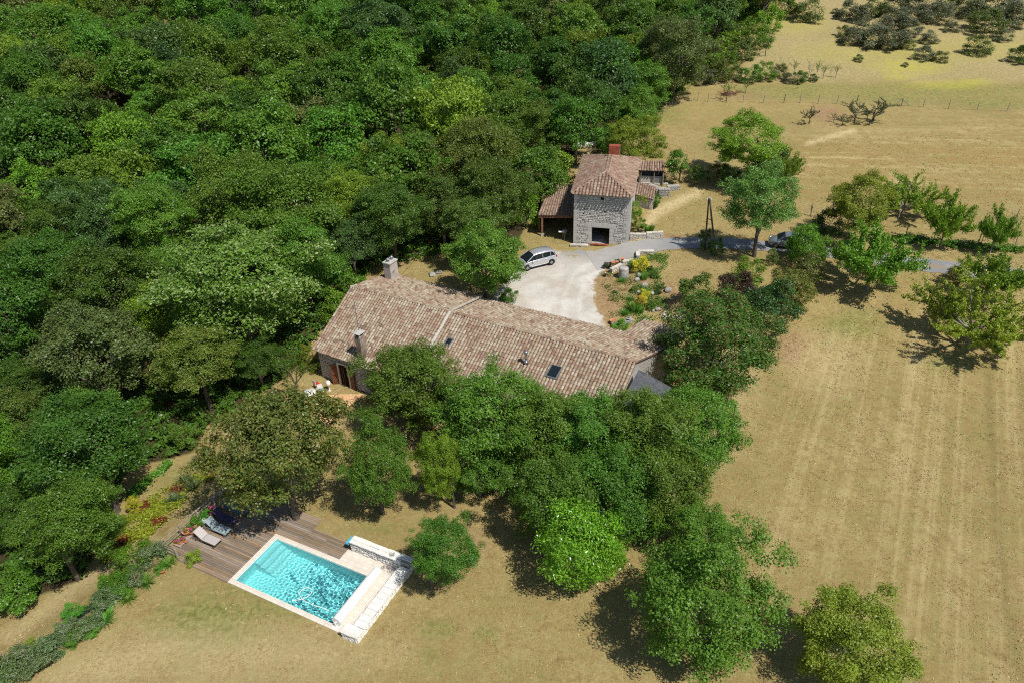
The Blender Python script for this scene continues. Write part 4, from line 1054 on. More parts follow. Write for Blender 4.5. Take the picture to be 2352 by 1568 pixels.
def crown_points(rng, n, puffs, up=.45, jit=.75, low=-.55):
    """leaf positions on the outside of overlapping puffs"""
    C, R = puffs; w = R ** 2; idx = rng.choice(len(C), n, p=w / w.sum())
    d = rng.normal(size=(n, 3)); d /= np.linalg.norm(d, axis=1, keepdims=True)
    d[:, 2] = np.where(d[:, 2] < -.25, -d[:, 2] * .7, d[:, 2]); d /= np.linalg.norm(d, axis=1, keepdims=True)
    rad = R[idx] * (1 - .7 * rng.random(n) ** 1.6) * (1 + .12 * rng.normal(size=n))
    P = C[idx] + d * rad[:, None]
    out = P / (np.linalg.norm(P, axis=1, keepdims=True) + 1e-6)
    N = d * .40 + out * .25 + np.array([0, 0, up]) + rng.normal(size=(n, 3)) * jit * .72
    N /= np.linalg.norm(N, axis=1, keepdims=True)
    return P, N, idx

def puffs_round(rng, k, pr=(.20, .34), flat=1.0, lobes=5, bottom=-.45, rough=.5):
    """puff centres on and inside a lumpy crown of radius 1: big boughs, each carrying smaller sprays"""
    L = rng.normal(size=(lobes, 3)); L[:, 2] = L[:, 2] * .8 + .2; L /= np.linalg.norm(L, axis=1, keepdims=True); la = rng.uniform(.1, .5, lobes) * rough
    C = []; R = []; per = 6
    while len(C) < k:
        d = rng.normal(size=3); d /= np.linalg.norm(d)
        if d[2] < bottom: continue
        ext = .88 - .22 * rough + (la * np.clip(L @ d, 0, 1) ** 5).sum() - .2 * rough * rng.random()
        bc = d * ext * (.86 - .42 * rng.random() ** 3); br = rng.uniform(.12, .26)
        for _ in range(per):
            e = rng.normal(size=3); e /= np.linalg.norm(e); e[2] *= .7
            r = rng.uniform(*pr); C.append((bc + e * br * rng.uniform(.4, 1.1) + d * .05 * rng.random()) * np.array([1, 1, flat])); R.append(r * (.7 + .3 * rng.random()))
    return np.array(C[:k]), np.array(R[:k])

def crown_mesh(name, seed, k, n, leaf, mat, pr=(.2, .34), flat=1.0, lobes=5, up=.45, asp=.62, bottom=-.45, tipfrac=0.0, jit=.75, rough=.5, core=.25):
    rng = np.random.default_rng(seed); pf = puffs_round(rng, k, pr, flat, lobes, bottom, rough)
    nc = int(n * core); P, N, idx = crown_points(rng, n - nc, pf, up, jit)
    if nc:      # an even inner dome of leaves under the sprays, so the crown is closed but rough
        d = rng.normal(size=(nc, 3)); d /= np.linalg.norm(d, axis=1, keepdims=True); d[:, 2] = np.where(d[:, 2] < bottom, -d[:, 2], d[:, 2])
        w = rng.normal(size=(6, 3)) * 3.2; ph = rng.uniform(0, 6.28, 6); lump = sum(np.sin(d @ w[i] + ph[i]) for i in range(6)) / 6
        w2 = rng.normal(size=(6, 3)) * 9; lump2 = sum(np.sin(d @ w2[i] + ph[i]) for i in range(6)) / 6
        rad = (.63 + .20 * lump + .16 * lump2) * (1 - .22 * rng.random(nc) ** 1.5); Pc = d * rad[:, None] * np.array([1, 1, flat])
        Nc = d * .5 + np.array([0, 0, up * .8]) + rng.normal(size=(nc, 3)) * jit * .62; Nc /= np.linalg.norm(Nc, axis=1, keepdims=True)
        P = np.concatenate([P, Pc]); N = np.concatenate([N, Nc]); idx = np.concatenate([idx, ((lump2 + 1) * .5 * (k - 1)).astype(int).clip(0, k - 1)])
    P = P / np.percentile(np.hypot(P[:, 0], P[:, 1]), 97)
    V, F = leaf_quads(P, N, leaf, rng, asp)
    pt = rng.random(k); tint = np.clip(.55 * pt[idx] + .45 * rng.random(n), 0, 1)
    tip = (rng.random(n) < tipfrac) * np.clip(np.linalg.norm(P, axis=1) - .45, 0, 1) * 1.6 if tipfrac else np.zeros(n)
    return mesh_np(name, V, F, mat, False, {'tint': ('FLOAT', 'POINT', np.repeat(tint, 4)), 'tip': ('FLOAT', 'POINT', np.repeat(np.clip(tip, 0, 1), 4))})

def trunk_mesh(name, seed, mat, r0=.055, limbs=6, spread=.55):
    r = random.Random(seed); m = MB()
    m.tube([(0, 0, -.12), (0, 0, .02), (.02, .01, .35), (.0, .03, .62), (.02, .0, .9)], [r0 * 1.5, r0 * 1.1, r0 * .85, r0 * .6, r0 * .25], 7, cap=False)
    for i in range(limbs):
        a = i * 2.4 + r.uniform(-.4, .4); h = r.uniform(.3, .6); L = spread * r.uniform(.7, 1.2); z1 = h + r.uniform(.3, .6)
        p1 = (math.cos(a) * L * .5, math.sin(a) * L * .5, h + (z1 - h) * .6); p2 = (math.cos(a + .2) * L, math.sin(a + .2) * L, z1)
        m.tube([(0, 0, h - .04), p1, p2], [r0 * .6, r0 * .38, r0 * .12], 5, cap=False)
        m.tube([p1, (p1[0] * 1.1 + .15 * math.cos(a + 1.2), p1[1] * 1.1 + .15 * math.sin(a + 1.2), p1[2] + .25)], [r0 * .3, r0 * .08], 4, cap=False)
    return m.mesh(name, mat)

def branchy(name, seed, leaf, mat, bark, nl=5, sub=6, tw=6, leaves=16, rise=.75, trunk=.5, r0=.05, tuft=.055, droop=0.0, width=1.0, tip=0.0):
    """a thin tree whose limbs show: returns (trunk mesh, crown mesh)"""
    r = random.Random(seed); rng = np.random.default_rng(seed); m = MB(); LP = []; LD = []; TW = []
    m.tube([(0, 0, -.15), (0, 0, .03), (.015, .0, trunk * .5), (0, .02, trunk)], [r0 * 1.5, r0 * 1.15, r0, r0 * .85], 8, cap=False)
    for i in range(nl):
        a = 2 * math.pi * i / nl + r.uniform(-.4, .4); e = r.uniform(.25, .85) if i else 1.25
        p = Vector((0, 0, trunk * r.uniform(.8, 1.0))); d = Vector((math.cos(a) * math.cos(e), math.sin(a) * math.cos(e), math.sin(e) * rise))
        L = r.uniform(.75, 1.0) * width; pts = [p.copy()]; n_ = 6
        for k in range(n_):
            d = (d + Vector((r.uniform(-.18, .18), r.uniform(-.18, .18), r.uniform(-.02, .14) - droop))).normalized(); p = p + d * L / n_; pts.append(p.copy())
        m.tube(pts, [r0 * .62 * (1 - .85 * k / n_) for k in range(n_ + 1)], 6, cap=False)
        for k in range(sub):
            t = .28 + .72 * k / max(1, sub - 1); q = t * n_; j = min(int(q), n_ - 1); b = pts[j].lerp(pts[j + 1], q - j)
            dd = (pts[j + 1] - pts[j]).normalized(); sd = Vector((r.uniform(-1, 1), r.uniform(-1, 1), r.uniform(-.45, .6)))
            d2 = (dd * .6 + sd * .95).normalized(); L2 = r.uniform(.26, .52) * width; bp = [b, b + d2 * L2 * .5, b + d2 * L2 + Vector((0, 0, .04))]
            m.tube(bp, [r0 * .2, r0 * .13, r0 * .05], 4, cap=False)
            for w in range(tw):
                u = (w + 1) / tw; b3 = bp[0].lerp(bp[2], u); d3 = (d2 + Vector((r.uniform(-1, 1), r.uniform(-1, 1), r.uniform(-.2, .9))) * .9).normalized(); TW.append((b3, d3, r.uniform(.08, .2)))
    for b, d, L in TW:
        for _ in range(leaves):
            t = rng.random(); LP.append(np.array(b + d * L * t) + rng.normal(size=3) * tuft * .45); LD.append(len(LP))
    P = np.array(LP); n = len(P); N = rng.normal(size=(n, 3)) * .8 + np.array([0, 0, .55]); N /= np.linalg.norm(N, axis=1, keepdims=True)
    V, F = leaf_quads(P, N, leaf, rng)
    tint = np.repeat(np.repeat(rng.random(len(TW)), leaves) * .5 + rng.random(n) * .5, 4)
    tips = np.repeat((rng.random(n) < tip) * 1.0, 4)
    return m.mesh('trunk', bark), mesh_np(name, V, F, mat, False, {'tint': ('FLOAT', 'POINT', tint), 'tip': ('FLOAT', 'POINT', tips)})

def blades(name, seed, n, mat, L=(.6, 1.0), w=.035, lean=(.15, .8), base=.12, curve=.35):
    """a clump of strap leaves of unit height"""
    r = random.Random(seed); V = []; F = []; T = []
    for i in range(n):
        a = r.uniform(0, 6.283); l = r.uniform(*L); e = r.uniform(*lean); b = r.random() ** .5 * base
        o = Vector((math.cos(a + r.uniform(-.8, .8)) * b, math.sin(a + r.uniform(-.8, .8)) * b, 0)); d = Vector((math.cos(a), math.sin(a), 0)); s = Vector((-d.y, d.x, 0))
        k = len(V); t = r.random()
        for j, u in enumerate((0, .5, 1)):
            p = o + d * (math.sin(e) * l * u + curve * l * u * u * math.sin(e)) + Vector((0, 0, math.cos(e) * l * u - curve * l * u * u * math.sin(e) * .6))
            ww = w * (1, .85, .12)[j]; V += [p - s * ww, p + s * ww]; T += [t, t]
        F += [(k, k + 1, k + 3, k + 2), (k + 2, k + 3, k + 5, k + 4)]
    return mesh_np(name, np.array(V), np.array(F), mat, False, {'tint': ('FLOAT', 'POINT', np.array(T)), 'tip': ('FLOAT', 'POINT', np.zeros(len(V)))})

# ---- foliage colours
LF = {
 'oak': mat_leaf('oak_leaf', (0.078, 0.154, 0.018)), 'mid': mat_leaf('ash_leaf', (0.110, 0.216, 0.022)), 'fresh': mat_leaf('fresh_leaf', (0.161, 0.286, 0.024)),
 'grove': mat_leaf('plum_leaf', (0.103, 0.206, 0.022)), 'yellow': mat_leaf('yellow_green_leaf', (0.183, 0.248, 0.023)), 'olive': mat_leaf('olive_leaf', (.125, .165, .03), tip=(.24, .18, .045)),
 'grey': mat_leaf('grey_green_leaf', (0.147, 0.185, 0.047)), 'pale': mat_leaf('pale_ash_leaf', (0.100, 0.206, 0.022), tip=(.26, .34, .13)), 'blue': mat_leaf('blue_green_leaf', (0.075, 0.149, 0.035)),
 'laurel': mat_leaf('laurel_leaf', (.16, .37, .025), rough=.3, spec=.5, var=.3), 'red': mat_leaf('red_tipped_leaf', (0.102, 0.202, 0.025), tip=(.17, .085, .035)), 'fig': mat_leaf('fig_leaf', (0.104, 0.253, 0.023), rough=.35),
 'lime': mat_leaf('lime_leaf', (0.210, 0.304, 0.031)), 'dark': mat_leaf('dark_leaf', (0.053, 0.111, 0.016)), 'scrub': mat_leaf('scrub_leaf', (.145, .165, .08), tip=(.22, .20, .17)), 'purple': mat_leaf('brown_purple_leaf', (.075, .05, .034)),
 'flower': mat_leaf('yellow_flower', (.52, .46, .03), trans=.1), 'herb': mat_leaf('lavender_leaf', (.135, .22, .065), tip=(.36, .38, .27)), 'blade': mat_leaf('iris_blade', (0.150, 0.310, 0.046)), 'yucca': mat_leaf('yucca_blade', (.10, .15, .065), rough=.35),
 'cover': mat_leaf('ground_cover_leaf', (.30, .36, .03), tip=(.20, .045, .02)), 'vine': mat_leaf('vine_leaf', (0.105, 0.279, 0.028)), 'rosy': mat_leaf('pink_flower', (.55, .06, .26), trans=.1), 'dry': mat_leaf('dry_twig', (.16, .13, .10)), 'straw': mat_leaf('straw_blade', (.46, .36, .16), trans=.1),
 'chest': mat_leaf('walnut_leaf', (0.108, 0.185, 0.024), tip=(.20, .22, .05)), 'gold': mat_leaf('gold_leaf', (.40, .42, .03)),
}
PR = {}
NK = {'L': 7, 'M': 6, 'S': 5, 'T': 3, 'B': 2, 'K': 3}
def proto(seed, kind):
    """crown meshes shared by all colours; the colour sits in the object's own material slot"""
    k = (kind, seed % NK[kind])
    if k in PR: return PR[k]
    sd = 31 * k[1] + ord(kind); m = LF['mid']
    if kind == 'L': me = crown_mesh('crown', sd, 240 + 12 * k[1], 40000, .031, m, (.08, .17), .95, 8, bottom=-.8, tipfrac=.35, rough=(.4, .5, .35, .6, .45, .5, .35)[k[1]], core=.28)
    elif kind == 'M': me = crown_mesh('crown', sd, 130 + 8 * k[1], 15000, .048, m, (.08, .20), .92, 7, bottom=-.75, tipfrac=.25, rough=.5, core=.28)
    elif kind == 'S': me = crown_mesh('crown', sd, 60, 5200, .07, m, (.12, .26), .95, 4, bottom=-.8, tipfrac=.3, rough=.3)
    elif kind == 'T': me = crown_mesh('crown', sd, 28, 1700, .11, m, (.18, .36), .9, 4, bottom=-.8, tipfrac=.3, rough=.3)
    elif kind == 'B': me = crown_mesh('crown', sd, 140, 17000, .055, m, (.14, .24), 1.0, 2, rough=.1, core=.5, up=.2, asp=.42, bottom=-.9, jit=.8)
    elif kind == 'K': me = crown_mesh('crown', sd, 60, 9000, .045, m, (.10, .22), .85, 9, up=.1, asp=.35, bottom=-.5, tipfrac=.5, jit=1.1, core=0)
    PR[k] = me
    return me
def paint(o, mat):
    o.material_slots[0].link = 'OBJECT'; o.material_slots[0].material = mat; return o
TRUNK = [trunk_mesh('trunk', 40 + i, M['bark']) for i in range(4)]
STEM = [trunk_mesh('stem', 60 + i, M['bark'], .03, 5, .5) for i in range(2)]

NTREE = [0]
PLACED = []
def put(name, label, cat, pos, R, kind, mat, hk=1.1, vz=1.0, seed=0, off=(0, 0), group=None, trunk=True, rz=None, tilt=None):
    i = NTREE[0]; NTREE[0] += 1
    o = empty(name, (pos[0], pos[1], pos[2]), random.uniform(0, 6.28) if rz is None else rz, label, cat, group); o.scale = (R, R, R)
    c, s = math.cos(-o.rotation_euler.z), math.sin(-o.rotation_euler.z); ox, oy = off[0] / R, off[1] / R; ox, oy = ox * c - oy * s, ox * s + oy * c
    paint(link('crown', proto(seed, kind), o, (ox, oy, hk), (0, 0, 0), (1, 1, vz)), LF[mat])
    if trunk: link('trunk', TRUNK[i % 4], o, (0, 0, 0), (0, 0, 0), (1, 1, hk))
    elif kind in 'SBK': link('stem', STEM[i % 2], o, (0, 0, 0), (0, 0, 0), (1, 1, hk * .9))
    PLACED.append((pos[0], pos[1], R)); return o

def tree(name, label, cat, cx, cy_, w, kind, mat, hk=1.1, vz=1.0, seed=0, base=None, group=None, trunk=True):
    """a tree or shrub from the place of its crown in the photograph: crown centre, crown width, foot if it shows"""
    if base is None:
        c, zc = hit(cx, cy_, 0, hk * (w / 2) / FPX); R = w / 2 * zc / FPX
        pos = np.array([c[0], c[1], float(zt(c[0], c[1]))]); off = (0, 0)
    else:
        pos = G(*base); q = at_y(cx, cy_, pos[1]); zc = proj(q)[2]; R = w / 2 * zc / FPX; off = (q[0] - pos[0], 0); hk = max(.35, (q[2] - pos[2]) / R)
    return put(name, label, cat, pos, R, kind, mat, hk, vz, seed, off, group, trunk)

BR = {}
def thin_tree(name, label, cat, base, top, w, key, group=None, rz=None):
    """a branchy tree from its foot and its top in the photograph"""
    pos = G(*base); q = at_y(top[0], top[1], pos[1]); zc = proj(pos)[2]; H = q[2] - pos[2]; R = w / 2 * zc / FPX
    tm, cm, h0 = BR[key]
    o = empty(name, pos, random.uniform(0, 6.28) if rz is None else rz, label, cat, group); o.scale = (R, R, H / h0)
    link('trunk', tm, o); link('crown', cm, o); PLACED.append((pos[0], pos[1], R)); return o

def addbr(key, *a, **k):
    t, c = branchy('crown', *a, **k); z = np.array([v.co.z for v in c.vertices]).max(); BR[key] = (t, c, float(z) * .97)
addbr('orchard', 1, .036, LF['lime'], M['pale_bark'], nl=10, sub=11, tw=9, leaves=22, rise=.55, trunk=.34, r0=.045, tuft=.045, droop=.03)
addbr('walnut', 2, .055, LF['fresh'], M['pale_bark'], nl=9, sub=10, tw=7, leaves=20, rise=.6, trunk=.45, r0=.045, tuft=.10, droop=.03)
addbr('plum', 3, .042, LF['yellow'], M['pale_bark'], nl=11, sub=10, tw=8, leaves=20, rise=.65, trunk=.40, r0=.05, tuft=.08, droop=.03)
addbr('fan', 4, .05, LF['scrub'], M['bark'], nl=6, sub=6, tw=6, leaves=11, rise=.35, trunk=.55, r0=.05, tuft=.045)
addbr('wisp', 5, .05, LF['mid'], M['bark'], nl=5, sub=5, tw=5, leaves=10, rise=.9, trunk=.7, r0=.045, tuft=.06)
addbr('dead', 6, .06, LF['dry'], M['pale_bark'], nl=5, sub=5, tw=4, leaves=2, rise=1.0, trunk=.4, r0=.03, tuft=.04)
addbr('bush_light', 7, .032, LF['lime'], M['bark'], nl=17, sub=10, tw=9, leaves=40, rise=.8, trunk=.10, r0=.025, tuft=.08, droop=.03)

T = tree
# ---- the grove below the farmhouse
T('linden_tree', 'broad olive brown tree shading the upper deck beside the pool', 'tree', 634, 1022, 328, 'L', 'olive', seed=1, base=(681, 1190), vz=1.08)
T('plum_tree', 'dense green tree in front of the farmhouse wall right of the terrace', 'tree', 938, 884, 236, 'L', 'grove', 1.15, .95, 2)
T('plum_tree', 'rounded green tree right of the olive brown tree, its foot in lawn shade', 'tree', 872, 1072, 172, 'L', 'grove', seed=3, base=(880, 1180), vz=1.5)
T('plum_tree', 'narrow bright green tree between two darker trees above the lawn', 'tree', 1012, 1066, 116, 'L', 'fresh', seed=4, base=(1044, 1165), vz=1.9)
T('plum_tree', 'leafy green tree with bare grey twigs in front of the small roof window', 'tree', 1135, 955, 270, 'L', 'grove', 1.2, 1.0, 5)
T('plum_tree', 'green tree below the flue pipe with a dead white twig at its top', 'tree', 1262, 1000, 230, 'L', 'grove', 1.4, 1.0, 6)
T('plum_tree', 'green tree just below the large roof window', 'tree', 1355, 1000, 220, 'L', 'grove', 1.45, .95, 7)
T('plum_tree', 'low shaded tree in the hollow behind the narrow bright green tree', 'tree', 1098, 1078, 150, 'L', 'grove', 1.1, .95, 8)
T('plum_tree', 'tall leafy tree standing directly behind the bright laurel bush', 'tree', 1264, 1150, 220, 'L', 'grove', 1.1, 1.15, 9)
T('plum_tree', 'large green tree at the right end of the farmhouse roof', 'tree', 1475, 1000, 240, 'L', 'grove', 1.4, 1.0, 10)
T('plum_tree', 'bushy green tree at the edge of the mown lawn, lowest of the house grove', 'tree', 1535, 1115, 230, 'L', 'grove', 1.1, 1.1, 11)
T('plum_tree', 'green tree in the grove jutting out over the mown lawn', 'tree', 1592, 985, 230, 'L', 'grove', 1.25, 1.05, 12)
T('plum_tree', 'shady green tree between the laurel and the grove at the lawn', 'tree', 1415, 1135, 230, 'L', 'grove', 1.05, 1.1, 13)
T('rowan_tree', 'large spreading tree with reddish seed heads right of the farmhouse', 'tree', 1640, 796, 288, 'L', 'red', .98, .9, 14)
T('laurel_bush', 'glossy bright lime green laurel bush on the lower lawn', 'bush', 1335, 1256, 212, 'B', 'laurel', seed=15, base=(1334, 1338), vz=1.05, trunk=False)
T('hackberry_tree', 'small dark green tree beside the corner of the white pool wall', 'tree', 1024, 1262, 160, 'L', 'mid', seed=16, base=(992, 1352), vz=1.0)
T('walnut_tree', 'big dark green tree casting a broad shadow over the lower lawn', 'tree', 1625, 1392, 335, 'L', 'grove', .95, 1.08, 17)
T('walnut_tree', 'green tree between the big foreground tree and the house grove', 'tree', 1620, 1235, 190, 'L', 'grove', 1.0, 1.0, 18)
T('locust_tree', 'airy yellow green bush tree in the bottom right corner of the lawn', 'tree', 1962, 1478, 262, 'L', 'lime', .9, 1.0, 65)

# ---- shrubs and trees right of the house
T('lilac_bush', 'light green shrub behind the water tank', 'shrub', 1605, 672, 96, 'S', 'chest', 1.0, 1.0, 20, trunk=False)
T('smoke_bush', 'brown purple bush among the green shrubs', 'shrub', 1697, 668, 92, 'S', 'purple', .9, 1.0, 21, trunk=False)
T('elder_bush', 'blue green shrub in front of the brown purple bush', 'shrub', 1765, 712, 140, 'M', 'blue', 1.0, 1.1, 22, trunk=False)
T('hazel_bush', 'fresh green shrub at the foot of the twin trunk tree', 'shrub', 1714, 628, 88, 'S', 'fresh', .8, .9, 23, trunk=False)
T('photinia_bush', 'rounded olive shrub at the edge of the mown lawn', 'shrub', 1820, 664, 106, 'M', 'olive', .95, 1.05, 24, trunk=False)
T('cotoneaster_bush', 'grey green loose shrub behind the rounded olive shrub', 'shrub', 1862, 618, 84, 'S', 'grey', .8, .9, 25, trunk=False)
T('fig_bush', 'large leaved bright green bush hiding the rear of the parked grey car', 'bush', 1853, 568, 104, 'B', 'fig', .9, .95, 26, trunk=False)
T('olive_bush', 'small silvery shrub in front of the grey car wheel', 'shrub', 1774, 592, 32, 'S', 'grey', 1.1, 1.3, 27, trunk=False)
T('ash_tree', 'tall feathery pale green tree with twin trunks beside the lane', 'tree', 1746, 462, 172, 'L', 'pale', seed=28, base=(1732, 590), vz=.98)
T('walnut_tree', 'bright green spreading tree behind the feathery pale tree', 'tree', 1722, 325, 185, 'L', 'fresh', seed=29, base=(1738, 425), vz=.8)
T('elder_tree', 'dark blue green tree squeezed behind the feathery pale tree', 'tree', 1755, 382, 100, 'M', 'blue', 1.3, 1.2, 30)
thin_tree('almond_tree', 'thin grey tree leaning at the field edge right of the bright green tree', 'tree', (1800, 425), (1812, 330), 74, 'plum')
T('box_bush', 'round yellow olive bush right of the shed', 'shrub', 1600, 402, 50, 'S', 'chest', .8, .95, 31, trunk=False)
T('box_bush', 'yellow green bush in the shade beside a dark bush', 'shrub', 1642, 400, 44, 'S', 'yellow', .8, .9, 32, trunk=False)
T('box_bush', 'dark green bush in the shade left of the feathery pale tree', 'shrub', 1674, 404, 56, 'S', 'oak', .9, 1.1, 33, trunk=False)
T('fig_tree', 'small dark leaved fig tree beside the garden shed', 'tree', 1557, 372, 70, 'S', 'fig', 1.2, .9, 34, base=(1560, 416))
T('mirabelle_tree', 'yellow green tree behind the tower and its red chimney', 'tree', 1456, 325, 134, 'L', 'yellow', 1.0, .85, 35)
T('oak_tree', 'rounded green tree at the wood edge by the field fence', 'tree', 1468, 248, 112, 'L', 'mid', 1.1, 1.05, 36)
T('willow_tree', 'big grey green tree at the corner of the wood above the field', 'tree', 1552, 128, 178, 'L', 'grey', 1.1, 1.05, 37)
T('oak_tree', 'green tree in the wood edge behind the rounded tree', 'tree', 1240, 300, 128, 'L', 'mid', 1.1, 1.05, 38)
T('elder_tree', 'bright green bushy tree left of the tower roof', 'tree', 1276, 384, 90, 'S', 'fresh', 1.1, 1.15, 39)
T('chestnut_tree', 'broad pale flecked chestnut tree in front of the wood left of the tower', 'tree', 1090, 362, 220, 'L', 'chest', 1.1, .95, 40)
T('acacia_tree', 'bright yellow green tree at the front of the wood', 'tree', 884, 392, 150, 'L', 'yellow', 1.25, 1.15, 41)
T('chestnut_tree', 'pale flecked chestnut tree below the yellow green tree', 'tree', 1015, 478, 150, 'L', 'chest', 1.2, 1.1, 42)
T('walnut_tree', 'green walnut tree overhanging the bonnet of the silver car', 'tree', 1112, 588, 208, 'L', 'mid', 1.15, .95, 43)
T('walnut_tree', 'yellowish green tree behind the walnut by the courtyard', 'tree', 1085, 520, 150, 'L', 'chest', 1.4, 1.0, 44)
T('ivy_bush', 'leafy green bush against the left side of the carport', 'shrub', 1208, 478, 76, 'S', 'fresh', 1.3, 1.4, 45)
T('bay_bush', 'small green shrub at the courtyard eave of the farmhouse', 'shrub', 1168, 684, 50, 'S', 'grove', .7, .8, 46, trunk=False)
T('ash_tree', 'very broad ash tree with pale seed clusters left of the farmhouse', 'tree', 545, 648, 370, 'L', 'pale', 1.0, .78, 47)
T('maple_tree', 'flat topped green tree in front of the pale flecked ash', 'tree', 452, 828, 205, 'L', 'chest', 1.35, .8, 48)
T('maple_tree', 'small shaded tree between the flat topped tree and the farmhouse', 'tree', 588, 822, 120, 'L', 'oak', 1.4, .8, 49)
T('poplar_tree', 'large grey green tree at the left side of the garden', 'tree', 205, 800, 280, 'L', 'grey', 1.25, 1.0, 50)
T('sweet_chestnut_tree', 'dense dark green tree above the yellow ground cover bed', 'tree', 160, 1200, 228, 'L', 'mid', seed=51, base=(180, 1330), vz=1.0)
T('elder_tree', 'bright yellow green shrub at the left gable of the farmhouse', 'shrub', 706, 826, 46, 'S', 'yellow', 1.2, 1.5, 52)
thin_tree('robinia_tree', 'feathery small tree leaning over the terrace at the farmhouse corner', 'tree', (690, 925), (730, 795), 105, 'wisp')
T('hazel_bush', 'bright green hazel bush at the left picture edge below the dense dark tree', 'bush', 36, 1352, 120, 'S', 'fig', .8, .9, 53, trunk=False)
T('hornbeam_tree', 'dark tree in the lower left corner of the wood', 'tree', 20, 1180, 150, 'L', 'oak', 1.3, 1.2, 54)
T('hornbeam_tree', 'olive tinted tree at the left picture edge above the dense dark tree', 'tree', 35, 980, 170, 'L', 'chest', 1.3, 1.2, 55)
T('hornbeam_tree', 'dark green tree left of the shaded clearing', 'tree', 205, 985, 190, 'L', 'mid', 1.3, 1.1, 56)
T('hazel_bush', 'shaded green shrub at the left gable of the farmhouse', 'shrub', 770, 715, 80, 'S', 'fresh', .9, 1.2, 57, trunk=False)
T('hazel_bush', 'green undergrowth shrub left of the farmhouse chimney', 'shrub', 800, 655, 80, 'S', 'mid', .9, 1.1, 58, trunk=False)
T('hazel_bush', 'shaded shrub at the end of the dark clearing near the yucca', 'shrub', 420, 1000, 70, 'S', 'mid', .9, 1.0, 59, trunk=False)
T('hazel_bush', 'yellowish shrub among the dark trees left of the ash', 'shrub', 225, 640, 110, 'M', 'yellow', 1.3, 1.1, 60)

# ---- orchard and field trees on the right
thin_tree('cherry_tree', 'spreading yellow green cherry tree casting a lacy shadow on the mown lawn', 'tree', (2221, 800), (2228, 618), 225, 'orchard')
thin_tree('walnut_tree', 'young open walnut tree below the lane with its shadow on the lawn', 'tree', (1990, 664), (1995, 520), 165, 'walnut')
T('plum_tree', 'leafy yellow green tree above the lane with a full rounded crown', 'tree', 1980, 462, 162, 'L', 'yellow', seed=64, base=(1978, 556), vz=.9)
thin_tree('pear_tree', 'tall open fruit tree behind the leafy tree with pale trunk', 'tree', (2070, 500), (2065, 385), 145, 'orchard')
thin_tree('plum_tree', 'small upright fruit tree leaning in the iris verge', 'tree', (2158, 570), (2178, 440), 90, 'walnut')
thin_tree('plum_tree', 'sparse forked fruit tree at the right end of the iris verge', 'tree', (2273, 582), (2285, 475), 72, 'walnut')
thin_tree('plum_tree', 'stunted half dead fruit tree beside the sparse forked tree', 'tree', (2252, 566), (2262, 500), 40, 'wisp')
thin_tree('walnut_tree', 'leafy young tree right of the cherry tree by the lane', 'tree', (2262, 690), (2255, 580), 125, 'walnut')
T('yew_bush', 'dark bush at the lane left of the spreading cherry tree', 'shrub', 2195, 634, 52, 'S', 'olive', .8, .9, 61, trunk=False)
T('elder_bush', 'dark green shrub below the leafy tree by the lane verge', 'shrub', 1900, 515, 80, 'S', 'dark', .8, .9, 62, trunk=False)
T('elder_bush', 'dark bush cut by the right picture edge at the lane', 'shrub', 2362, 640, 44, 'S', 'oak', .8, 1.0, 63, trunk=False)
GF_ = 'thin trees standing along the field'
for b, t_, w, kk, lb in [((1858, 286), (1852, 240), 44, 'fan', 'leaning pair of thin grey trees left of the field orchard'), ((1914, 282), (1910, 258), 22, 'wisp', 'tiny bare stemmed tree between the field trees'), ((1934, 290), (1942, 262), 34, 'fan', 'low spindly tree left of the leaning field trees'),
                        ((1962, 282), (1985, 228), 70, 'fan', 'slanting thin field tree with a flat crown'), ((2004, 280), (2020, 222), 90, 'fan', 'umbrella shaped field tree, largest of the field group'),
                        ((1757, 130), (1762, 72), 44, 'wisp', 'small tree with hanging branches at the wood corner in the meadow'), ((1712, 215), (1716, 180), 30, 'wisp', 'small leafy tree beside the brush pile'), ((1668, 232), (1672, 185), 36, 'wisp', 'leaning small tree at the field corner by the wood')]:
    thin_tree('field_tree', lb, 'tree', b, t_, w, kk, GF_)
for k, (x, yb, yt, w, kk) in enumerate([(1823, 172, 137, 20, 'wisp'), (1856, 180, 134, 34, 'dead'), (1874, 184, 136, 16, 'wisp'), (1890, 182, 146, 22, 'wisp'), (1906, 178, 142, 14, 'dead'), (1919, 180, 146, 18, 'wisp'), (1800, 180, 132, 26, 'dead'), (1780, 184, 130, 30, 'dead')]):
    thin_tree('hedgerow_tree', ('bare' if kk == 'dead' else 'sparse leafed') + ' spindly hedgerow tree below the meadow, ' + ORDS[sorted([1823, 1856, 1874, 1890, 1906, 1919, 1800, 1780]).index(x)] + ' of eight from the left', 'tree', (x, yb), (x, yt), w, kk, 'spindly hedgerow trees')
for k, (x, y_, w, mt, hk) in enumerate([(1690, 168, 44, 'grey', .8), (1730, 172, 46, 'mid', .8), (1760, 165, 44, 'fresh', .9), (1792, 165, 40, 'grey', .8), (1838, 180, 36, 'oak', .6), (1812, 182, 28, 'scrub', .6), (1650, 165, 60, 'grey', .8), (1620, 176, 46, 'scrub', .8), (1868, 182, 22, 'dark', .5)]):
    T('hedge_shrub', {'grey': 'grey green', 'mid': 'mid green', 'fresh': 'fresh green', 'oak': 'dark', 'scrub': 'dusky', 'dark': 'black green'}[mt] + ' shrub of the hedgerow between field and meadow, ' + ORDS[sorted([1690, 1730, 1760, 1792, 1838, 1812, 1650, 1620, 1868]).index(x)] + ' of nine from the left', 'shrub', x, y_, w, 'S', mt, hk, .95, 70 + k % 3, group='shrubs of the hedgerow', trunk=False)
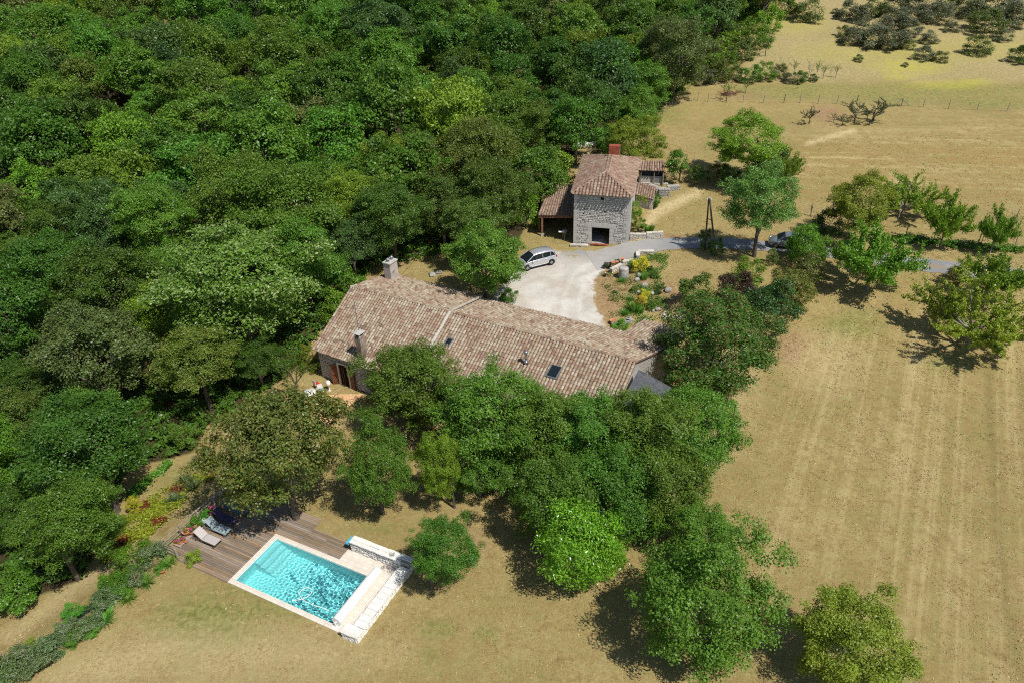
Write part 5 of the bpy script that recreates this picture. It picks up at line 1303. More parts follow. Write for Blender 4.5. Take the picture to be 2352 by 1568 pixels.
SCRUB = [(660, 95, 230, 'a lone wide dark thorn bush on the meadow beside the wood'), (1000, 300, 170, ''), (1160, 300, 220, ''), (1290, 320, 220, ''), (945, 255, 120, ''), (1080, 240, 160, ''), (1605, 300, 130, ''), (1560, 425, 150, ''), (1695, 455, 110, 'small round dark bush at the lower end of the thorn scrub'),
         (1340, 165, 210, ''), (1500, 130, 200, ''), (1690, 120, 210, ''), (1160, 75, 190, ''), (985, 95, 190, ''), (1050, 130, 160, ''), (1775, 220, 110, ''), (2050, 190, 260, ''), (2190, 290, 120, ''), (1950, 90, 220, ''), (2250, 130, 260, ''), (1985, 375, 190, 'low flat grey bush right of the thorn scrub'), (1340, 45, 230, ''), (2110, 40, 260, ''), (1600, 30, 250, ''), (1850, 35, 200, ''), (1450, 230, 160, ''), (1240, 200, 160, ''), (865, 92, 60, ''), (1050, 462, 70, 'tiny grey bush on the open meadow'), (2310, 60, 220, ''), (1410, 510, 50, ''), (1390, 300, 140, ''), (1440, 360, 100, '')]
for k, (x, y_, w, lb) in enumerate(SCRUB):
    px, py = Z4(x, y_)
    T('thorn_bush', lb or ('%s thorn bush in the meadow scrub, %s, %s' % ('dusky' if k % 4 else 'grey green', 'wide' if w > 205 else 'mid sized' if w > 140 else 'small', 'number %d from the left' % (1 + sorted(q[0] for q in SCRUB).index(x)) if 0 else ('upper row' if y_ < 60 else 'second row' if y_ < 180 else 'third row' if y_ < 270 else 'front row') + ', ' + ORDS[sorted(q[0] for q in SCRUB if (q[1] < 60, 60 <= q[1] < 180, 180 <= q[1] < 270, q[1] >= 270) == (y_ < 60, 60 <= y_ < 180, 180 <= y_ < 270, y_ >= 270)).index(x)] + ' from the left')), 'bush', px, py, w * .36, 'S', 'scrub' if k % 4 else 'grey', .42, .72, 80 + k % 3, group=None if lb else 'thorn scrub on the meadow', trunk=False)
for k, (x, y_, w, mt) in enumerate([(1800, 18, 60, 'mid'), (1768, 52, 64, 'fresh'), (1738, 84, 70, 'mid'), (1706, 118, 66, 'grey'), (1672, 146, 60, 'mid'), (1640, 160, 64, 'grove'), (1500, 272, 50, 'grove'), (1440, 296, 60, 'mid'), (1390, 322, 70, 'grove')]):
    T('hedge_shrub', 'bushy %s shrub closing the wood edge beside the field, %s from the top' % ({'mid': 'mid green', 'fresh': 'fresh green', 'grey': 'grey green', 'grove': 'green'}[mt], ORDS[k]), 'shrub', x, y_, w, 'S', mt, .7, 1.15, k, group='shrubs along the wood edge', trunk=False)
px, py = Z4(2310, 440); T('thorn_bush', 'black green bush cut by the right picture edge in the meadow', 'bush', px, py, 60, 'S', 'dark', .45, .8, 81, trunk=False)

# ---- the wood: trees filled in behind the named ones
def inpoly(x, y_, poly): return sdpoly(np.array([float(x)]), np.array([float(y_)]), poly)[0]
CLEAR = [(340, 15), (392, 15), (400, 60), (365, 75), (335, 62)]
DARK = [(300, 1060), (300, 960), (460, 950), (470, 1040)]
rw = random.Random(4); cand = []
for _ in range(26000):
    x = rw.uniform(-115, 62); y_ = rw.uniform(36, 205)
    z = float(zt(x, y_)); R = rw.uniform(3.9, 6.0) if y_ < 140 else rw.uniform(4.2, 6.4)
    if rw.random() < .15: R *= .72
    hk = rw.uniform(.95, 1.5)
    px, py, zc = proj(np.array([x, y_, z + hk * R])); rp = R * FPX / zc
    gx_, gy_, _ = proj(np.array([x, y_, z]))
    if px < -190 or py < -150 or inpoly(px, py, FOREST) < rp * .45 or inpoly(gx_, gy_, FOREST) < -12: continue
    if inpoly(px, py, CLEAR) > -rp * .2 or inpoly(gx_, gy_ , DARK) > 0: continue
    if any((x - a) ** 2 + (y_ - b) ** 2 < ((R + c) * .635) ** 2 for a, b, c in PLACED): continue
    PLACED.append((x, y_, R)); cand.append((x, y_, z, R, hk, px, py))
KINDS = [('oak', .30, 'dark green oak in the dense wood behind the farmhouse', 'oak_tree'), ('mid', .26, 'mid green hornbeam in the dense wood behind the farmhouse', 'hornbeam_tree'), ('grove', .16, 'green maple in the dense wood behind the farmhouse', 'maple_tree'), ('fresh', .11, 'fresh green ash in the dense wood behind the farmhouse', 'ash_tree'), ('blue', .07, 'blue green oak in the dense wood behind the farmhouse', 'oak_tree'), ('grey', .05, 'grey green willow in the dense wood behind the farmhouse', 'willow_tree'), ('yellow', .03, 'yellow green maple in the dense wood behind the farmhouse', 'maple_tree'), ('chest', .02, 'pale flecked chestnut in the dense wood behind the farmhouse', 'oak_tree')]
ZX = ['far left', 'left', 'centre left', 'centre', 'centre right', 'field side']
ZY = ['top edge', 'top', 'upper', 'middle', 'lower', 'garden side']
ORD = 'first second third fourth fifth sixth seventh eighth ninth tenth eleventh twelfth thirteenth fourteenth fifteenth sixteenth seventeenth eighteenth nineteenth twentieth last'.split()
WT = []
for x, y_, z, R, hk, px, py in cand:
    u = rw.random()
    if py < 180 and px < 700: u = .3 + .7 * u
    for mt, pr, lb, nm in KINDS:
        if u < pr: break
        u -= pr
    zn = (int(min(5, max(0, px // 290))), 0 if py < 40 else 1 if py < 130 else 2 if py < 260 else 3 if py < 420 else 4 if py < 640 else 5)
    WT.append((mt, lb.split(' in ')[0], nm, zn, px, x, y_, z, R, hk))
for mt, sp, nm, zn, px, x, y_, z, R, hk in WT:
    peers = sorted(q[4] for q in WT if q[1] == sp and q[3] == zn); i = peers.index(px); n = len(peers)
    rank = '' if n == 1 else (['left one of two', 'right one of two'] if n == 2 else ['left one of three', 'middle one of three', 'right one of three'] if n == 3 else ['%s of %d from the left' % (ORD[min(k, 20)], n) for k in range(n)])[i]
    lb = sp + ' in the wood, ' + ZY[zn[1]] + ' ' + ZX[zn[0]] + (', ' + rank if rank else '')
    put(nm, lb, 'tree', (x, y_, z), R, 'L' if y_ < 75 else 'M', mt, hk, rw.uniform(.85, 1.15), rw.randrange(90), group='trees of the wood behind the farmhouse')
print('wood trees', len(cand))

# ================================================================ BEDS, HEDGE AND PLANTS
BL = {'grass': blades('blades', 1, 150, LF['blade'], (.6, 1.0), .022, (.1, .95), .22, .4), 'iris': blades('blades', 2, 110, LF['blade'], (.7, 1.0), .03, (.05, .5), .30, .12),
      'yucca': blades('blades', 3, 90, LF['yucca'], (.75, 1.05), .03, (.2, 1.5), .05, .06), 'spiky': blades('blades', 4, 90, LF['herb'], (.7, 1.0), .02, (.1, 1.1), .2, .1), 'straw': blades('blades', 5, 60, LF['straw'], (.5, 1.0), .03, (.2, 1.2), .3, .5)}
def clump(name, label, cat, px, py, w, key, mat=None, hs=1.0, group=None, pos=None):
    p = G(px, py) if pos is None else pos; zc = proj(p)[2]; R = w * zc / FPX * .62
    o = empty(name, p, random.uniform(0, 6), label, cat, group); o.scale = (R, R, R * hs)
    b = link('blades', BL[key], o)
    if mat: paint(b, LF[mat])
    return o
def shrub(label, cat, px, py, w, mat, hk=.6, vz=.85, kind='T', group=None, name='garden_shrub', seed=None):
    return tree(name, label, cat, px, py, w, kind, mat, hk, vz, random.randrange(9) if seed is None else seed, group=group, trunk=False)
HG = 'shrubs of the diagonal hedge'; hk_ = 0
for x, y_, w, mt, lb in [(790, 815, 200, 'fig', 'big leaved green shrub in the diagonal hedge nearest the deck'), (915, 790, 150, 'herb', 'grey lavender shrub beside the deck railing end'), (700, 985, 150, 'fig', 'bright big leaved shrub halfway down the diagonal hedge'), (815, 915, 130, 'herb', ''), (965, 872, 60, 'fig', 'small green shrub beside the fallen terracotta pot'),
                         (640, 950, 90, 'fig', ''), (610, 1075, 150, 'herb', ''), (690, 1015, 110, 'herb', ''), (440, 1130, 110, 'vine', 'leafy green shrub above the black membrane'), (540, 1205, 130, 'herb', ''), (460, 1250, 140, 'herb', ''), (380, 1275, 120, 'herb', ''), (310, 1345, 150, 'herb', ''), (190, 1345, 84, 'lime', 'small bright yellow green shrub at the end of the black membrane'),
                         (215, 1415, 180, 'herb', ''), (110, 1455, 200, 'herb', ''), (40, 1500, 150, 'herb', ''), (-40, 1540, 150, 'herb', ''), (540, 1250, 90, 'vine', ''), (440, 1300, 90, 'grove', ''), (975, 745, 80, 'herb', 'low grey shrub behind the railing corner')]:
    hk_ = hk_; px, py = Z6(x, y_); hk_ += not lb; shrub(lb or (('leafy green' if mt in ('fig', 'vine', 'grove') else 'low grey lavender') + ' shrub of the diagonal hedge, ' + ORDS[hk_ - 1] + ' counted down from the deck'), 'shrub', px, py, w * .50, mt, .55, .75, 'S', group=None if lb else HG)
for x, y_, w, lb in [(1030, 845, 110, 'grassy clump of strap leaves at the deck corner'), (890, 960, 120, 'grassy clump below the grey lavender, second from the deck'), (780, 1060, 120, 'grassy clump beside the white stone of the hedge'), (640, 1190, 140, 'wide grassy clump lowest in the diagonal hedge')]:
    px, py = Z6(x, y_); clump('daylily_clump', lb, 'plant', px, py, w * .42, 'grass', None, .85)
px, py = Z6(685, 1095); p = G(px, py)
bm_ = bmesh.new(); bmesh.ops.create_icosphere(bm_, subdivisions=2, radius=1)
rr = random.Random(2)
for v_ in bm_.verts: v_.co *= rr.uniform(.82, 1.1)
ROCK = bpy.data.meshes.new('rock'); bm_.to_mesh(ROCK); bm_.free(); ROCK.materials.append(M['rock'])
def rock(label, pos, s, cat='rock', name='rock', mat=None, group=None, rz=None):
    o = link(name, ROCK, None, (pos[0], pos[1], pos[2] + s[2] * .45), (0, 0, random.uniform(0, 6) if rz is None else rz), s)
    if mat: paint(o, M[mat])
    return tag(o, label, cat, group)
rock('white stone lying in the diagonal hedge', p, (.3, .22, .18), 'stone', 'white_stone_block', 'white_stone')
# black membrane under the hedge
mp_ = [Z6(236, 1335), Z6(255, 1308), Z6(330, 1255), Z6(420, 1180), Z6(560, 1075), Z6(640, 1060), Z6(650, 1085), Z6(560, 1120), Z6(440, 1215), Z6(340, 1290), Z6(262, 1345)]
P = [G(x, y_, .03) for x, y_ in mp_]
tag(MB().add(P, [tuple(range(len(P)))[::-1]]).build('weed_membrane', M['membrane']), 'strip of black weed membrane along the diagonal hedge', 'membrane sheet')
def pot_mesh(r=.2, h=.32, name='pot'):
    return MB().lathe([(r * .62, 0), (r * .68, .01), (r * .95, h * .82), (r * 1.08, h * .83), (r * 1.08, h), (r * .95, h), (r * .9, h * .86), (0, h * .84)], n=14)
def pot(label, pos, r=.2, h=.32, mat='terracotta', plant=None, pl=1.0, group=None, cat='flower pot', flower=None):
    o = pot_mesh(r, h).build('flower_pot', M[mat], None, pos); tag(o, label, cat, group)
    if plant:
        q = link('plant', proto(random.randrange(3), 'T'), o, (0, 0, h + r * pl * .6), (0, 0, random.random() * 6), (r * 1.25 * pl, r * 1.25 * pl, r * pl)); paint(q, LF[plant])
    if flower:
        q = link('blossoms', proto(1, 'T'), o, (0, 0, h + r * pl * .95), (0, 0, 2), (r * .95 * pl, r * .95 * pl, r * .6 * pl)); paint(q, LF[flower])
    return o
px, py = Z6(992, 896); pot('fallen terracotta pot on the dry lawn at the hedge end', G(px, py), .17, .24)
px, py = Z6(825, 950); tag(MB().tube([(0, 0, -.1), (0.1, 0, 1.1)], .025, 6).build('wooden_stake', M['old_wood'], None, G(*Z6(836, 985))), 'thin wooden stake standing in the diagonal hedge', 'stake')
scatter_cover_later = [('undergrowth', 'shaded undergrowth of brambles and ivy under the wood edge', [(-20, 1440), (60, 1360), (190, 1330), (255, 1235), (262, 1140), (300, 1080), (440, 1040), (480, 985), (560, 940), (640, 880), (700, 840), (740, 760), (800, 690), (860, 615), (1010, 590), (1000, 520), (780, 560), (560, 760), (330, 880), (100, 1040), (-20, 1100)], 30000, .26, 'oak', .5, .1), ('undergrowth_fringe', 'leafy undergrowth along the wood edge below the meadow', [(1815, -20), (1755, 35), (1700, 115), (1650, 155), (1570, 215), (1500, 265), (1440, 260), (1560, 150), (1660, 60), (1720, -20)], 9000, .42, 'mid', .7, .0)]
# yuccas and yellow bushes
for x, y_, w, lb in [(1222, 235, 110, 'yucca at the top of the ground cover bed, in front of the dark trees'), (1290, 262, 90, 'pale leaved yucca beside the topmost yucca'), (1180, 385, 120, 'yucca in the middle of the group, upper of two'), (1130, 350, 110, 'yucca with upright leaves behind the middle yucca'), (1075, 470, 120, 'lowest yucca at the ground cover bed')]:
    px, py = Z6(x, y_); clump('yucca', lb, 'plant', px, py, w * .46, 'yucca', None, 1.0)
for x, y_, w, lb in [(812, 485, 110, 'feathery golden shrub in the ground cover bed'), (757, 578, 78, 'smaller golden shrub below the feathery one')]:
    px, py = Z6(x, y_); shrub(lb, 'shrub', px, py, w * .38, 'gold', .7, .95, 'S', name='golden_shrub')
def scatter_cover(name, label, poly, n, size, mat, h=.12, clumpy=0.0, tip=0.0):
    """low leaves over a bed: one object nobody could count"""
    P = np.array([G(*q) for q in poly]); rng = np.random.default_rng(sum(map(ord, name)) + n)
    x0, y0 = P[:, :2].min(0); x1, y1 = P[:, :2].max(0); k = n * 4
    X = rng.uniform(x0, x1, k); Y = rng.uniform(y0, y1, k); Z = zt(X, Y); px, py, _ = proj(np.stack([X, Y, Z], -1))
    d = sdpoly(px, py, poly); ok = d > rng.normal(2, 4, k)
    if clumpy: ok &= (np.sin(X * 2.1 + Y * 1.3) + np.sin(Y * 2.7 - X * .9) + rng.normal(0, .7, k)) > clumpy - 1
    X, Y, Z = X[ok][:n], Y[ok][:n], Z[ok][:n]; m = len(X)
    hh = h * (.45 + .35 * np.sin(X * 3.1) * np.sin(Y * 2.7) + .5 * rng.random(m))
    Q = np.stack([X, Y, Z + hh], -1); N = rng.normal(size=(m, 3)) * .5 + np.array([0, 0, .8]); N /= np.linalg.norm(N, axis=1, keepdims=True)
    V, F = leaf_quads(Q, N, size, rng)
    red = ((np.sin(X * 1.5 + 1) * np.sin(Y * 1.9) + rng.normal(0, .25, m)) > .62) * tip
    o = link(name, mesh_np(name, V, F, LF[mat], False, {'tint': ('FLOAT', 'POINT', np.repeat(rng.random(m), 4)), 'tip': ('FLOAT', 'POINT', np.repeat(red, 4))}))
    tag(o, label, kind='stuff'); return o
scatter_cover('ground_cover', 'yellow green ground cover bed with red patches beside the deck', [Z6(*q) for q in [(690, 690), (735, 600), (830, 520), (900, 455), (1080, 365), (1250, 268), (1325, 285), (1300, 330), (1140, 400), (1085, 520), (870, 705), (640, 850), (600, 850)]], 11000, .13, 'cover', .22, .35, 1.0)
scatter_cover('vine_cover', 'bright green creeper along the wood edge above the garden path', [Z6(*q) for q in [(770, 440), (850, 360), (960, 290), (1030, 225), (1045, 250), (960, 320), (860, 400), (790, 470)]], 3200, .15, 'vine', .35, .2)
scatter_cover('verge_plants', 'dry weeds and low plants scattered through the courtyard bed', [Z7(*q) for q in [(450, 90), (640, 80), (820, 60), (800, 200), (700, 420), (800, 600), (740, 760), (560, 860), (300, 870), (300, 740), (360, 560), (450, 480), (430, 300)]], 5200, .12, 'grove', .2, .95)
scatter_cover('tank_edge_weeds', 'dry weeds along the edge of the courtyard bed', [Z7(*q) for q in [(20, 280), (200, 300), (420, 340), (440, 470), (340, 560), (300, 760), (180, 780), (150, 500)]], 1500, .10, 'chest', .09, 1.4)
scatter_cover('verge_grass', 'rank grass along the iris verge of the lane', [Z5(*q) for q in [(1300, 490), (1700, 530), (2344, 590), (2344, 620), (1700, 570), (1320, 520)]], 2600, .22, 'grove', .4)
for a_ in scatter_cover_later: scatter_cover(*a_)
# iris verge beside the lane
k = 0
for i in range(34):
    f_ = i / 33; x = 1330 + f_ * 1000; y_ = 500 + f_ * 85 + random.uniform(-12, 14)
    if 1660 < x < 1720: continue
    px, py = Z5(x, y_); clump('iris_clump', 'iris clump of the lane verge, %s of the row from the left' % (ORDS + ['twenty first', 'twenty second', 'twenty third', 'twenty fourth', 'twenty fifth', 'twenty sixth', 'twenty seventh', 'twenty eighth', 'twenty ninth', 'thirtieth', 'thirty first', 'thirty second', 'thirty third', 'thirty fourth'])[i], 'plant', px, py + 3, random.uniform(11, 15), 'iris', None, 1.25, 'iris clumps of the lane verge')
for x, y_, w in [(840, 440, 60), (900, 455, 60), (980, 470, 60), (760, 440, 50)]:
    px, py = Z5(x, y_); clump('iris_clump', 'iris clump in the shade below the leafy yellow green tree, ' + {840: 'second', 900: 'third', 980: 'rightmost', 760: 'leftmost'}[x] + ' of four', 'plant', px, py + 5, w * .28, 'iris', None, 1.2, 'iris clumps in the shade above the lane')

# ---- courtyard bed
p = G(*Z7(327, 338)); o = MB().lathe([(0, -.1), (.52, -.1), (.53, .15), (.49, .5), (.47, .95), (.45, 1.02), (.33, 1.06), (0, 1.05)], n=20).build('stone_trough', M['rock'], None, p); tag(o, 'thick weathered cylinder of grey white stone in the courtyard bed', 'stone cylinder')
def low_wall(name, label, pts, h, t, mat_core, mat_st, seed, cat='wall', limit=300, rh=(.12, .2), rw_=(.22, .45), cap=True):
    o = empty(name, pts[0], 0, label, cat); r = random.Random(seed); P = [Vector(q) - Vector(pts[0]) for q in pts]
    for a, b in zip(P[:-1], P[1:]):
        d = b - a; L = d.xy.length; an = math.atan2(d.y, d.x); c = (a + b) / 2; zb = min(a.z, b.z) - .12; n = Vector((math.sin(an), -math.cos(an), 0))
        wl2 = MB().box((c.x, c.y, zb + (h + .1) / 2), (L, t, h + .1), an).build('wall_core', mat_core, o)
        f0 = a - Vector((0, 0, 0)) + n * t / 2
        lay_stones(o, (f0.x, f0.y, zb), an, course_layout(L, h + .1, rh, rw_, r), mat_st, r, .04, limit=limit)
        if cap:
            k = max(1, int(L / .55))
            for i in range(k):
                q = a.lerp(b, (i + .5) / k); link('cap_stone', MB().box((0, 0, 0), (L / k - .015, t + .1 * r.uniform(.6, 1.2), .1), bev=.02).mesh('cap_stone', mat_st), o, (q.x, q.y, zb + h + .1 + .05), (0, 0, an + r.uniform(-.03, .03)))
    return o
low_wall('garden_wall', 'short pale stone wall with flower pots beside the courtyard', [G(*Z7(190, 300)), G(*Z7(310, 218)), G(*Z7(455, 165))], .45, .32, M['mortar'], M['pale_stone'], 3)
low_wall('garden_wall', 'low pale stone kerb wall between the lane and the courtyard bed', [G(*Z7(478, 150)), G(*Z7(476, 98)), G(*Z7(645, 92))], .35, .3, M['mortar'], M['pale_stone'], 4)
low_wall('garden_wall', 'ragged low stone edging beside the farmhouse eave', [G(*Z7(205, 868)), G(*Z7(330, 838)), G(*Z7(425, 805))], .3, .3, M['rock'], M['rock'], 5)
low_wall('retaining_wall', 'pale stone retaining wall between the tower and the lane', [G(1446, 550), G(1484, 548), G(1522, 545.5)], .62, .35, M['mortar'], M['pale_stone'], 6)
low_wall('rubble_wall', 'grey dry stone rubble wall behind the low lean-to', [G(1490, 436), G(1512, 449), G(1538, 450)], .8, .7, M['rock'], M['rock'], 7, rh=(.15, .28), rw_=(.2, .55))
low_wall('rubble_wall', 'tumbled dry stone wall end reaching into the dry grass', [G(1532, 437), G(1560, 435)], .45, .6, M['rock'], M['rock'], 8, rh=(.15, .28), rw_=(.2, .55))
low_wall('stone_edging', 'row of pale stones under the front of the garden shed', [G(1464, 421), G(1500, 424), G(1534, 425)], .15, .3, M['rock'], M['pale_stone'], 10)
low_wall('stone_plinth', 'low pale stone kerb at the foot of the tower left corner', [G(1309, 566), G(1350, 567)], .18, .35, M['concrete'], M['pale_stone'], 11)
for x, y_, s, lb in [(490, 335, .5, 'mossy boulder left of the iris clump in the courtyard bed'), (470, 375, .45, 'dark mossy boulder below the other in the courtyard bed'), (548, 440, .55, 'large grey white boulder in the courtyard bed'), (482, 505, .32, 'small pale boulder left of the lower yellow flowers'), (628, 520, .42, 'grey rock right of the lower yellow flowers'), (690, 690, .4, 'pale rock beside the water tank'), (795, 490, .6, 'flat grey rock behind the water tank'), (640, 700, .3, 'low rock left of the water tank')]:
    rock(lb, G(*Z7(x, y_)), (s * .72, s * .55, s * .5))
for x, y_, w, mt, hk, lb in [(425, 188, 88, 'vine', .7, 'rounded fresh green bush beside the yellow flowering bush'), (515, 215, 146, 'flower', .7, 'bright yellow flowering bush at the top of the courtyard bed'), (545, 520, 100, 'flower', .5, 'yellow flowering plants below the grey boulder, upper half'), (525, 590, 100, 'flower', .5, 'yellow flowering plants above the tall iris, lower half'), (720, 440, 90, 'red', .5, 'low shrub with red flowers in the courtyard bed'), (165, 212, 80, 'scrub', .7, 'dusky shrub at the lane end of the pale wall'), (265, 188, 60, 'grove', .6, 'low green plant behind the flower pots'),
                             (445, 470, 70, 'chest', .5, 'yellowish heather like plant left of the boulder'), (610, 640, 90, 'grove', .5, 'green shrub right of the tall iris'), (690, 490, 70, 'blue', .5, 'bluish shrub behind the grey rock'), (600, 250, 60, 'oak', .6, 'dark shrub behind the yellow flowering bush'), (650, 330, 80, 'oak', .35, 'dark low plants in the hollow behind the iris'), (290, 872, 150, 'vine', .4, 'green plants along the farmhouse eave')]:
    px, py = Z7(x, y_); o = shrub(lb, 'shrub', px, py, w * .2179 * 1.35, mt, hk, .9, 'S', name='garden_shrub')
for x, y_, w, key, mt, lb in [(545, 365, 120, 'iris', None, 'iris clump between the two boulders'), (400, 590, 100, 'grass', 'grove', 'dark grassy clump left of the lower yellow flowers'), (440, 700, 170, 'iris', None, 'tall iris clump, largest in the courtyard bed'), (500, 720, 120, 'iris', None, 'iris clump right of the largest one'), (335, 740, 110, 'grass', None, 'bright grassy clump at the courtyard edge'), (310, 385, 70, 'grass', None, 'small green tuft below the stone cylinder'), (235, 505, 60, 'grass', 'herb', 'pale tuft on the bare soil'), (330, 470, 80, 'straw', None, 'dry straw tuft on the bare soil'), (160, 232, 70, 'spiky', None, 'dusky spiky plant at the lane edge')]:
    px, py = Z7(x, y_); clump('grass_clump', lb, 'plant', px, py, w * .2179 * 1.2, key, mt)
wz = G(*Z7(220, 262))
pot('terracotta pot on the end of the pale wall', Vector(G(*Z7(218, 262), )) + Vector((0, .1, .48)), .22, .36); pot('smaller terracotta pot next to it on the pale wall', Vector(G(*Z7(258, 246))) + Vector((0, .1, .48)), .16, .24)
pot('terracotta pot on the upper part of the pale wall', Vector(G(*Z7(314, 215))) + Vector((0, .1, .48)), .17, .27); pot('large terracotta pot at the farmhouse eave by the courtyard', G(*Z7(212, 832)), .27, .42)
pot('low clay bowl on the stone edging by the eave', Vector(G(*Z7(295, 842))) + Vector((0, 0, .36)), .22, .16); pot('flat stone bowl with a yellow plant on the edging', Vector(G(*Z7(375, 815))) + Vector((0, 0, .36)), .24, .14, 'concrete', 'lime', .6)
p = G(*Z7(130, 336)); o = MB().lathe([(.12, 0), (.16, .26), (.15, .27), (.11, .02), (0, .02)], n=12).build('bucket', M['black_plastic'], None, p); MB().tube([(-.16, 0, .26), (-.1, 0, .42), (.1, 0, .42), (.16, 0, .26)], .012, 5).build('handle', M['steel'], o); tag(o, 'small black bucket on the bare soil of the courtyard', 'bucket')
# water tank
t0, t1, t2_, t3 = [Vector(G(*Z7(*q))) for q in ((748, 775), (960, 775), (985, 598), (798, 590))]
tk = empty('water_tank', t0, 0, 'rectangular stone water tank with dark water behind the courtyard bed', 'water tank')
zz = max(t0.z, t1.z) + .12; m = MB()
for a, b in ((t0, t1), (t1, t2_), (t2_, t3), (t3, t0)):
    d = b - a; c = (a + b) / 2 - t0; m.box((c.x, c.y, zz - t0.z - .3), (d.xy.length + .2, .22, .85), math.atan2(d.y, d.x), bev=.02)
m.build('rim', M['concrete'], tk)
tkw = NT('tank_water'); tkw.base((.03, .028, .012)); tkw.set(.05, .6); tkw.bump(tkw.noise(tkw.coord(), 3, 2), .05, .02)
MB().add([Vector((q.x - t0.x, q.y - t0.y, zz - t0.z - .05)) for q in (t0, t1, t2_, t3)], [(0, 1, 2, 3)]).build('water', tkw.mat, tk)
# garden hose
hp = [Vector(G(*Z1(x, y_), .03)) for x, y_ in [(10, 1308), (60, 1302), (110, 1296), (155, 1288), (166, 1278), (155, 1270), (120, 1272), (70, 1280), (20, 1290), (-30, 1300)]]
tag(MB().tube(hp, .03, 6).build('garden_hose', M['cream_hose']), 'cream garden hose looped on the gravel under the walnut tree', 'hose')
# bed beside the tower
for x, y_, w, mt, bx, by, vz, kd, lb in [(1062, 672, 105, 'fresh', 1068, 815, 1.75, 'M', 'tall green climber against the right wall of the tower'), (1088, 780, 130, 'yellow', 1088, 842, .8, 'S', 'yellow green bush at the right corner of the tower'), (1140, 800, 90, 'vine', 1140, 845, .7, 'T', 'small green bush in front of the yellow green one'), (1228, 590, 80, 'grove', 1222, 655, 1.3, 'S', 'green shrub at the end of the low lean-to'), (1115, 590, 80, 'yellow', 1105, 740, 1.5, 'T', 'thin weedy shrub between the tower wall and the low lean-to')]:
    px, py = Z1(x, y_); tree('garden_shrub', lb, 'shrub', px, py, w * .293, kd, mt, seed=x, base=Z1(bx, by), vz=vz, trunk=False)
for x, y_, w, lb in [(1185, 830, 90, 'grey green iris clump on the retaining wall'), (1150, 835, 70, 'iris clump next to the tower on the retaining wall'), (1220, 645, 70, 'iris clump beside the lean-to wall')]:
    px, py = Z1(x, y_); clump('iris_clump', lb, 'plant', px, py, w * .293, 'iris', None)
# barbecue in the carport
p = G(*Z1(505, 900)); o = empty('barbecue', p, 0, 'dark barbecue standing in the shade of the carport', 'barbecue')
MB().lathe([(0, .72), (.2, .76), (.3, .95), (.31, 1.0), (.28, 1.16), (.15, 1.26), (0, 1.28)], n=14).build('kettle', M['grey_metal'], o)
m = MB()
for a in (0.5, 2.6, 4.7): m.tube([(.1 * math.cos(a), .1 * math.sin(a), .8), (.36 * math.cos(a), .36 * math.sin(a), 0)], .02, 5)
m.build('legs', M['steel'], o); MB().box((-.45, 0, .98), (.4, .4, .03)).build('side_tray', M['white_metal'], o)

# ================================================================ POOL SIDE
wall = empty('pool_wall', PL(9.7, 2.8, 0), PA, 'low L shaped white stone wall round the corner of the pool', 'stone wall')
r = random.Random(31); cx0 = Vector((-9.7, -2.8, 0))
def wb(u0, u1, v0, v1, z0, z1, name='wall_core', mat='white_stone'): return MB().box(cx0 + Vector(((u0 + u1) / 2, (v0 + v1) / 2, (z0 + z1) / 2)), (u1 - u0, v1 - v0, z1 - z0)).build(name, M[mat], wall)
wb(5.58, 10.0, 5.34, 5.80, -.2, .86, mat='mortar'); wb(9.44, 10.0, .45, 5.34, -.2, .52, mat='mortar'); wb(8.95, 10.0, -.12, .45, -.2, .46, mat='mortar')
lay_stones(wall, cx0 + Vector((5.55, 5.34, .0)), 0, course_layout(3.9, .86, (.13, .22), (.16, .36), r), M['white_stone'], r, .05)
lay_stones(wall, cx0 + Vector((8.95, -.12, -.05)), 0, course_layout(1.05, .5, (.12, .2), (.2, .4), r), M['white_stone'], r, .05)
lay_stones(wall, cx0 + Vector((10.0, -.1, -.05)), math.pi / 2, course_layout(5.9, .56, (.13, .22), (.2, .42), r), M['white_stone'], r, .05)
lay_stones(wall, cx0 + Vector((9.44, 5.3, .05)), -math.pi / 2, course_layout(4.8, .46, (.13, .22), (.2, .42), r), M['white_stone'], r, .04)
def caps(u0, u1, v0, v1, z, n, along):
    for i in range(n):
        if along == 'u': a, b = u0 + (u1 - u0) * i / n, u0 + (u1 - u0) * (i + 1) / n; c = ((a + b) / 2, (v0 + v1) / 2); d = (b - a - .012, v1 - v0 + r.uniform(-.02, .05))
        else: a, b = v0 + (v1 - v0) * i / n, v0 + (v1 - v0) * (i + 1) / n; c = ((u0 + u1) / 2 + r.uniform(-.015, .015), (a + b) / 2); d = (u1 - u0 + r.uniform(-.02, .05), b - a - .012)
        link('cap_stone', MB().box((0, 0, 0), (d[0], d[1], .09), bev=.018).mesh('cap_stone', M['white_stone']), wall, cx0 + Vector((c[0], c[1], z + .045 + r.uniform(-.006, .006))), (0, 0, r.uniform(-.03, .03)))
caps(5.52, 10.05, 5.54, 5.86, .86, 10, 'u'); caps(5.52, 9.4, 5.25, 5.53, .83, 9, 'u'); caps(9.36, 10.06, .5, 5.24, .52, 11, 'v'); caps(8.88, 10.06, -.18, .49, .46, 3, 'u')
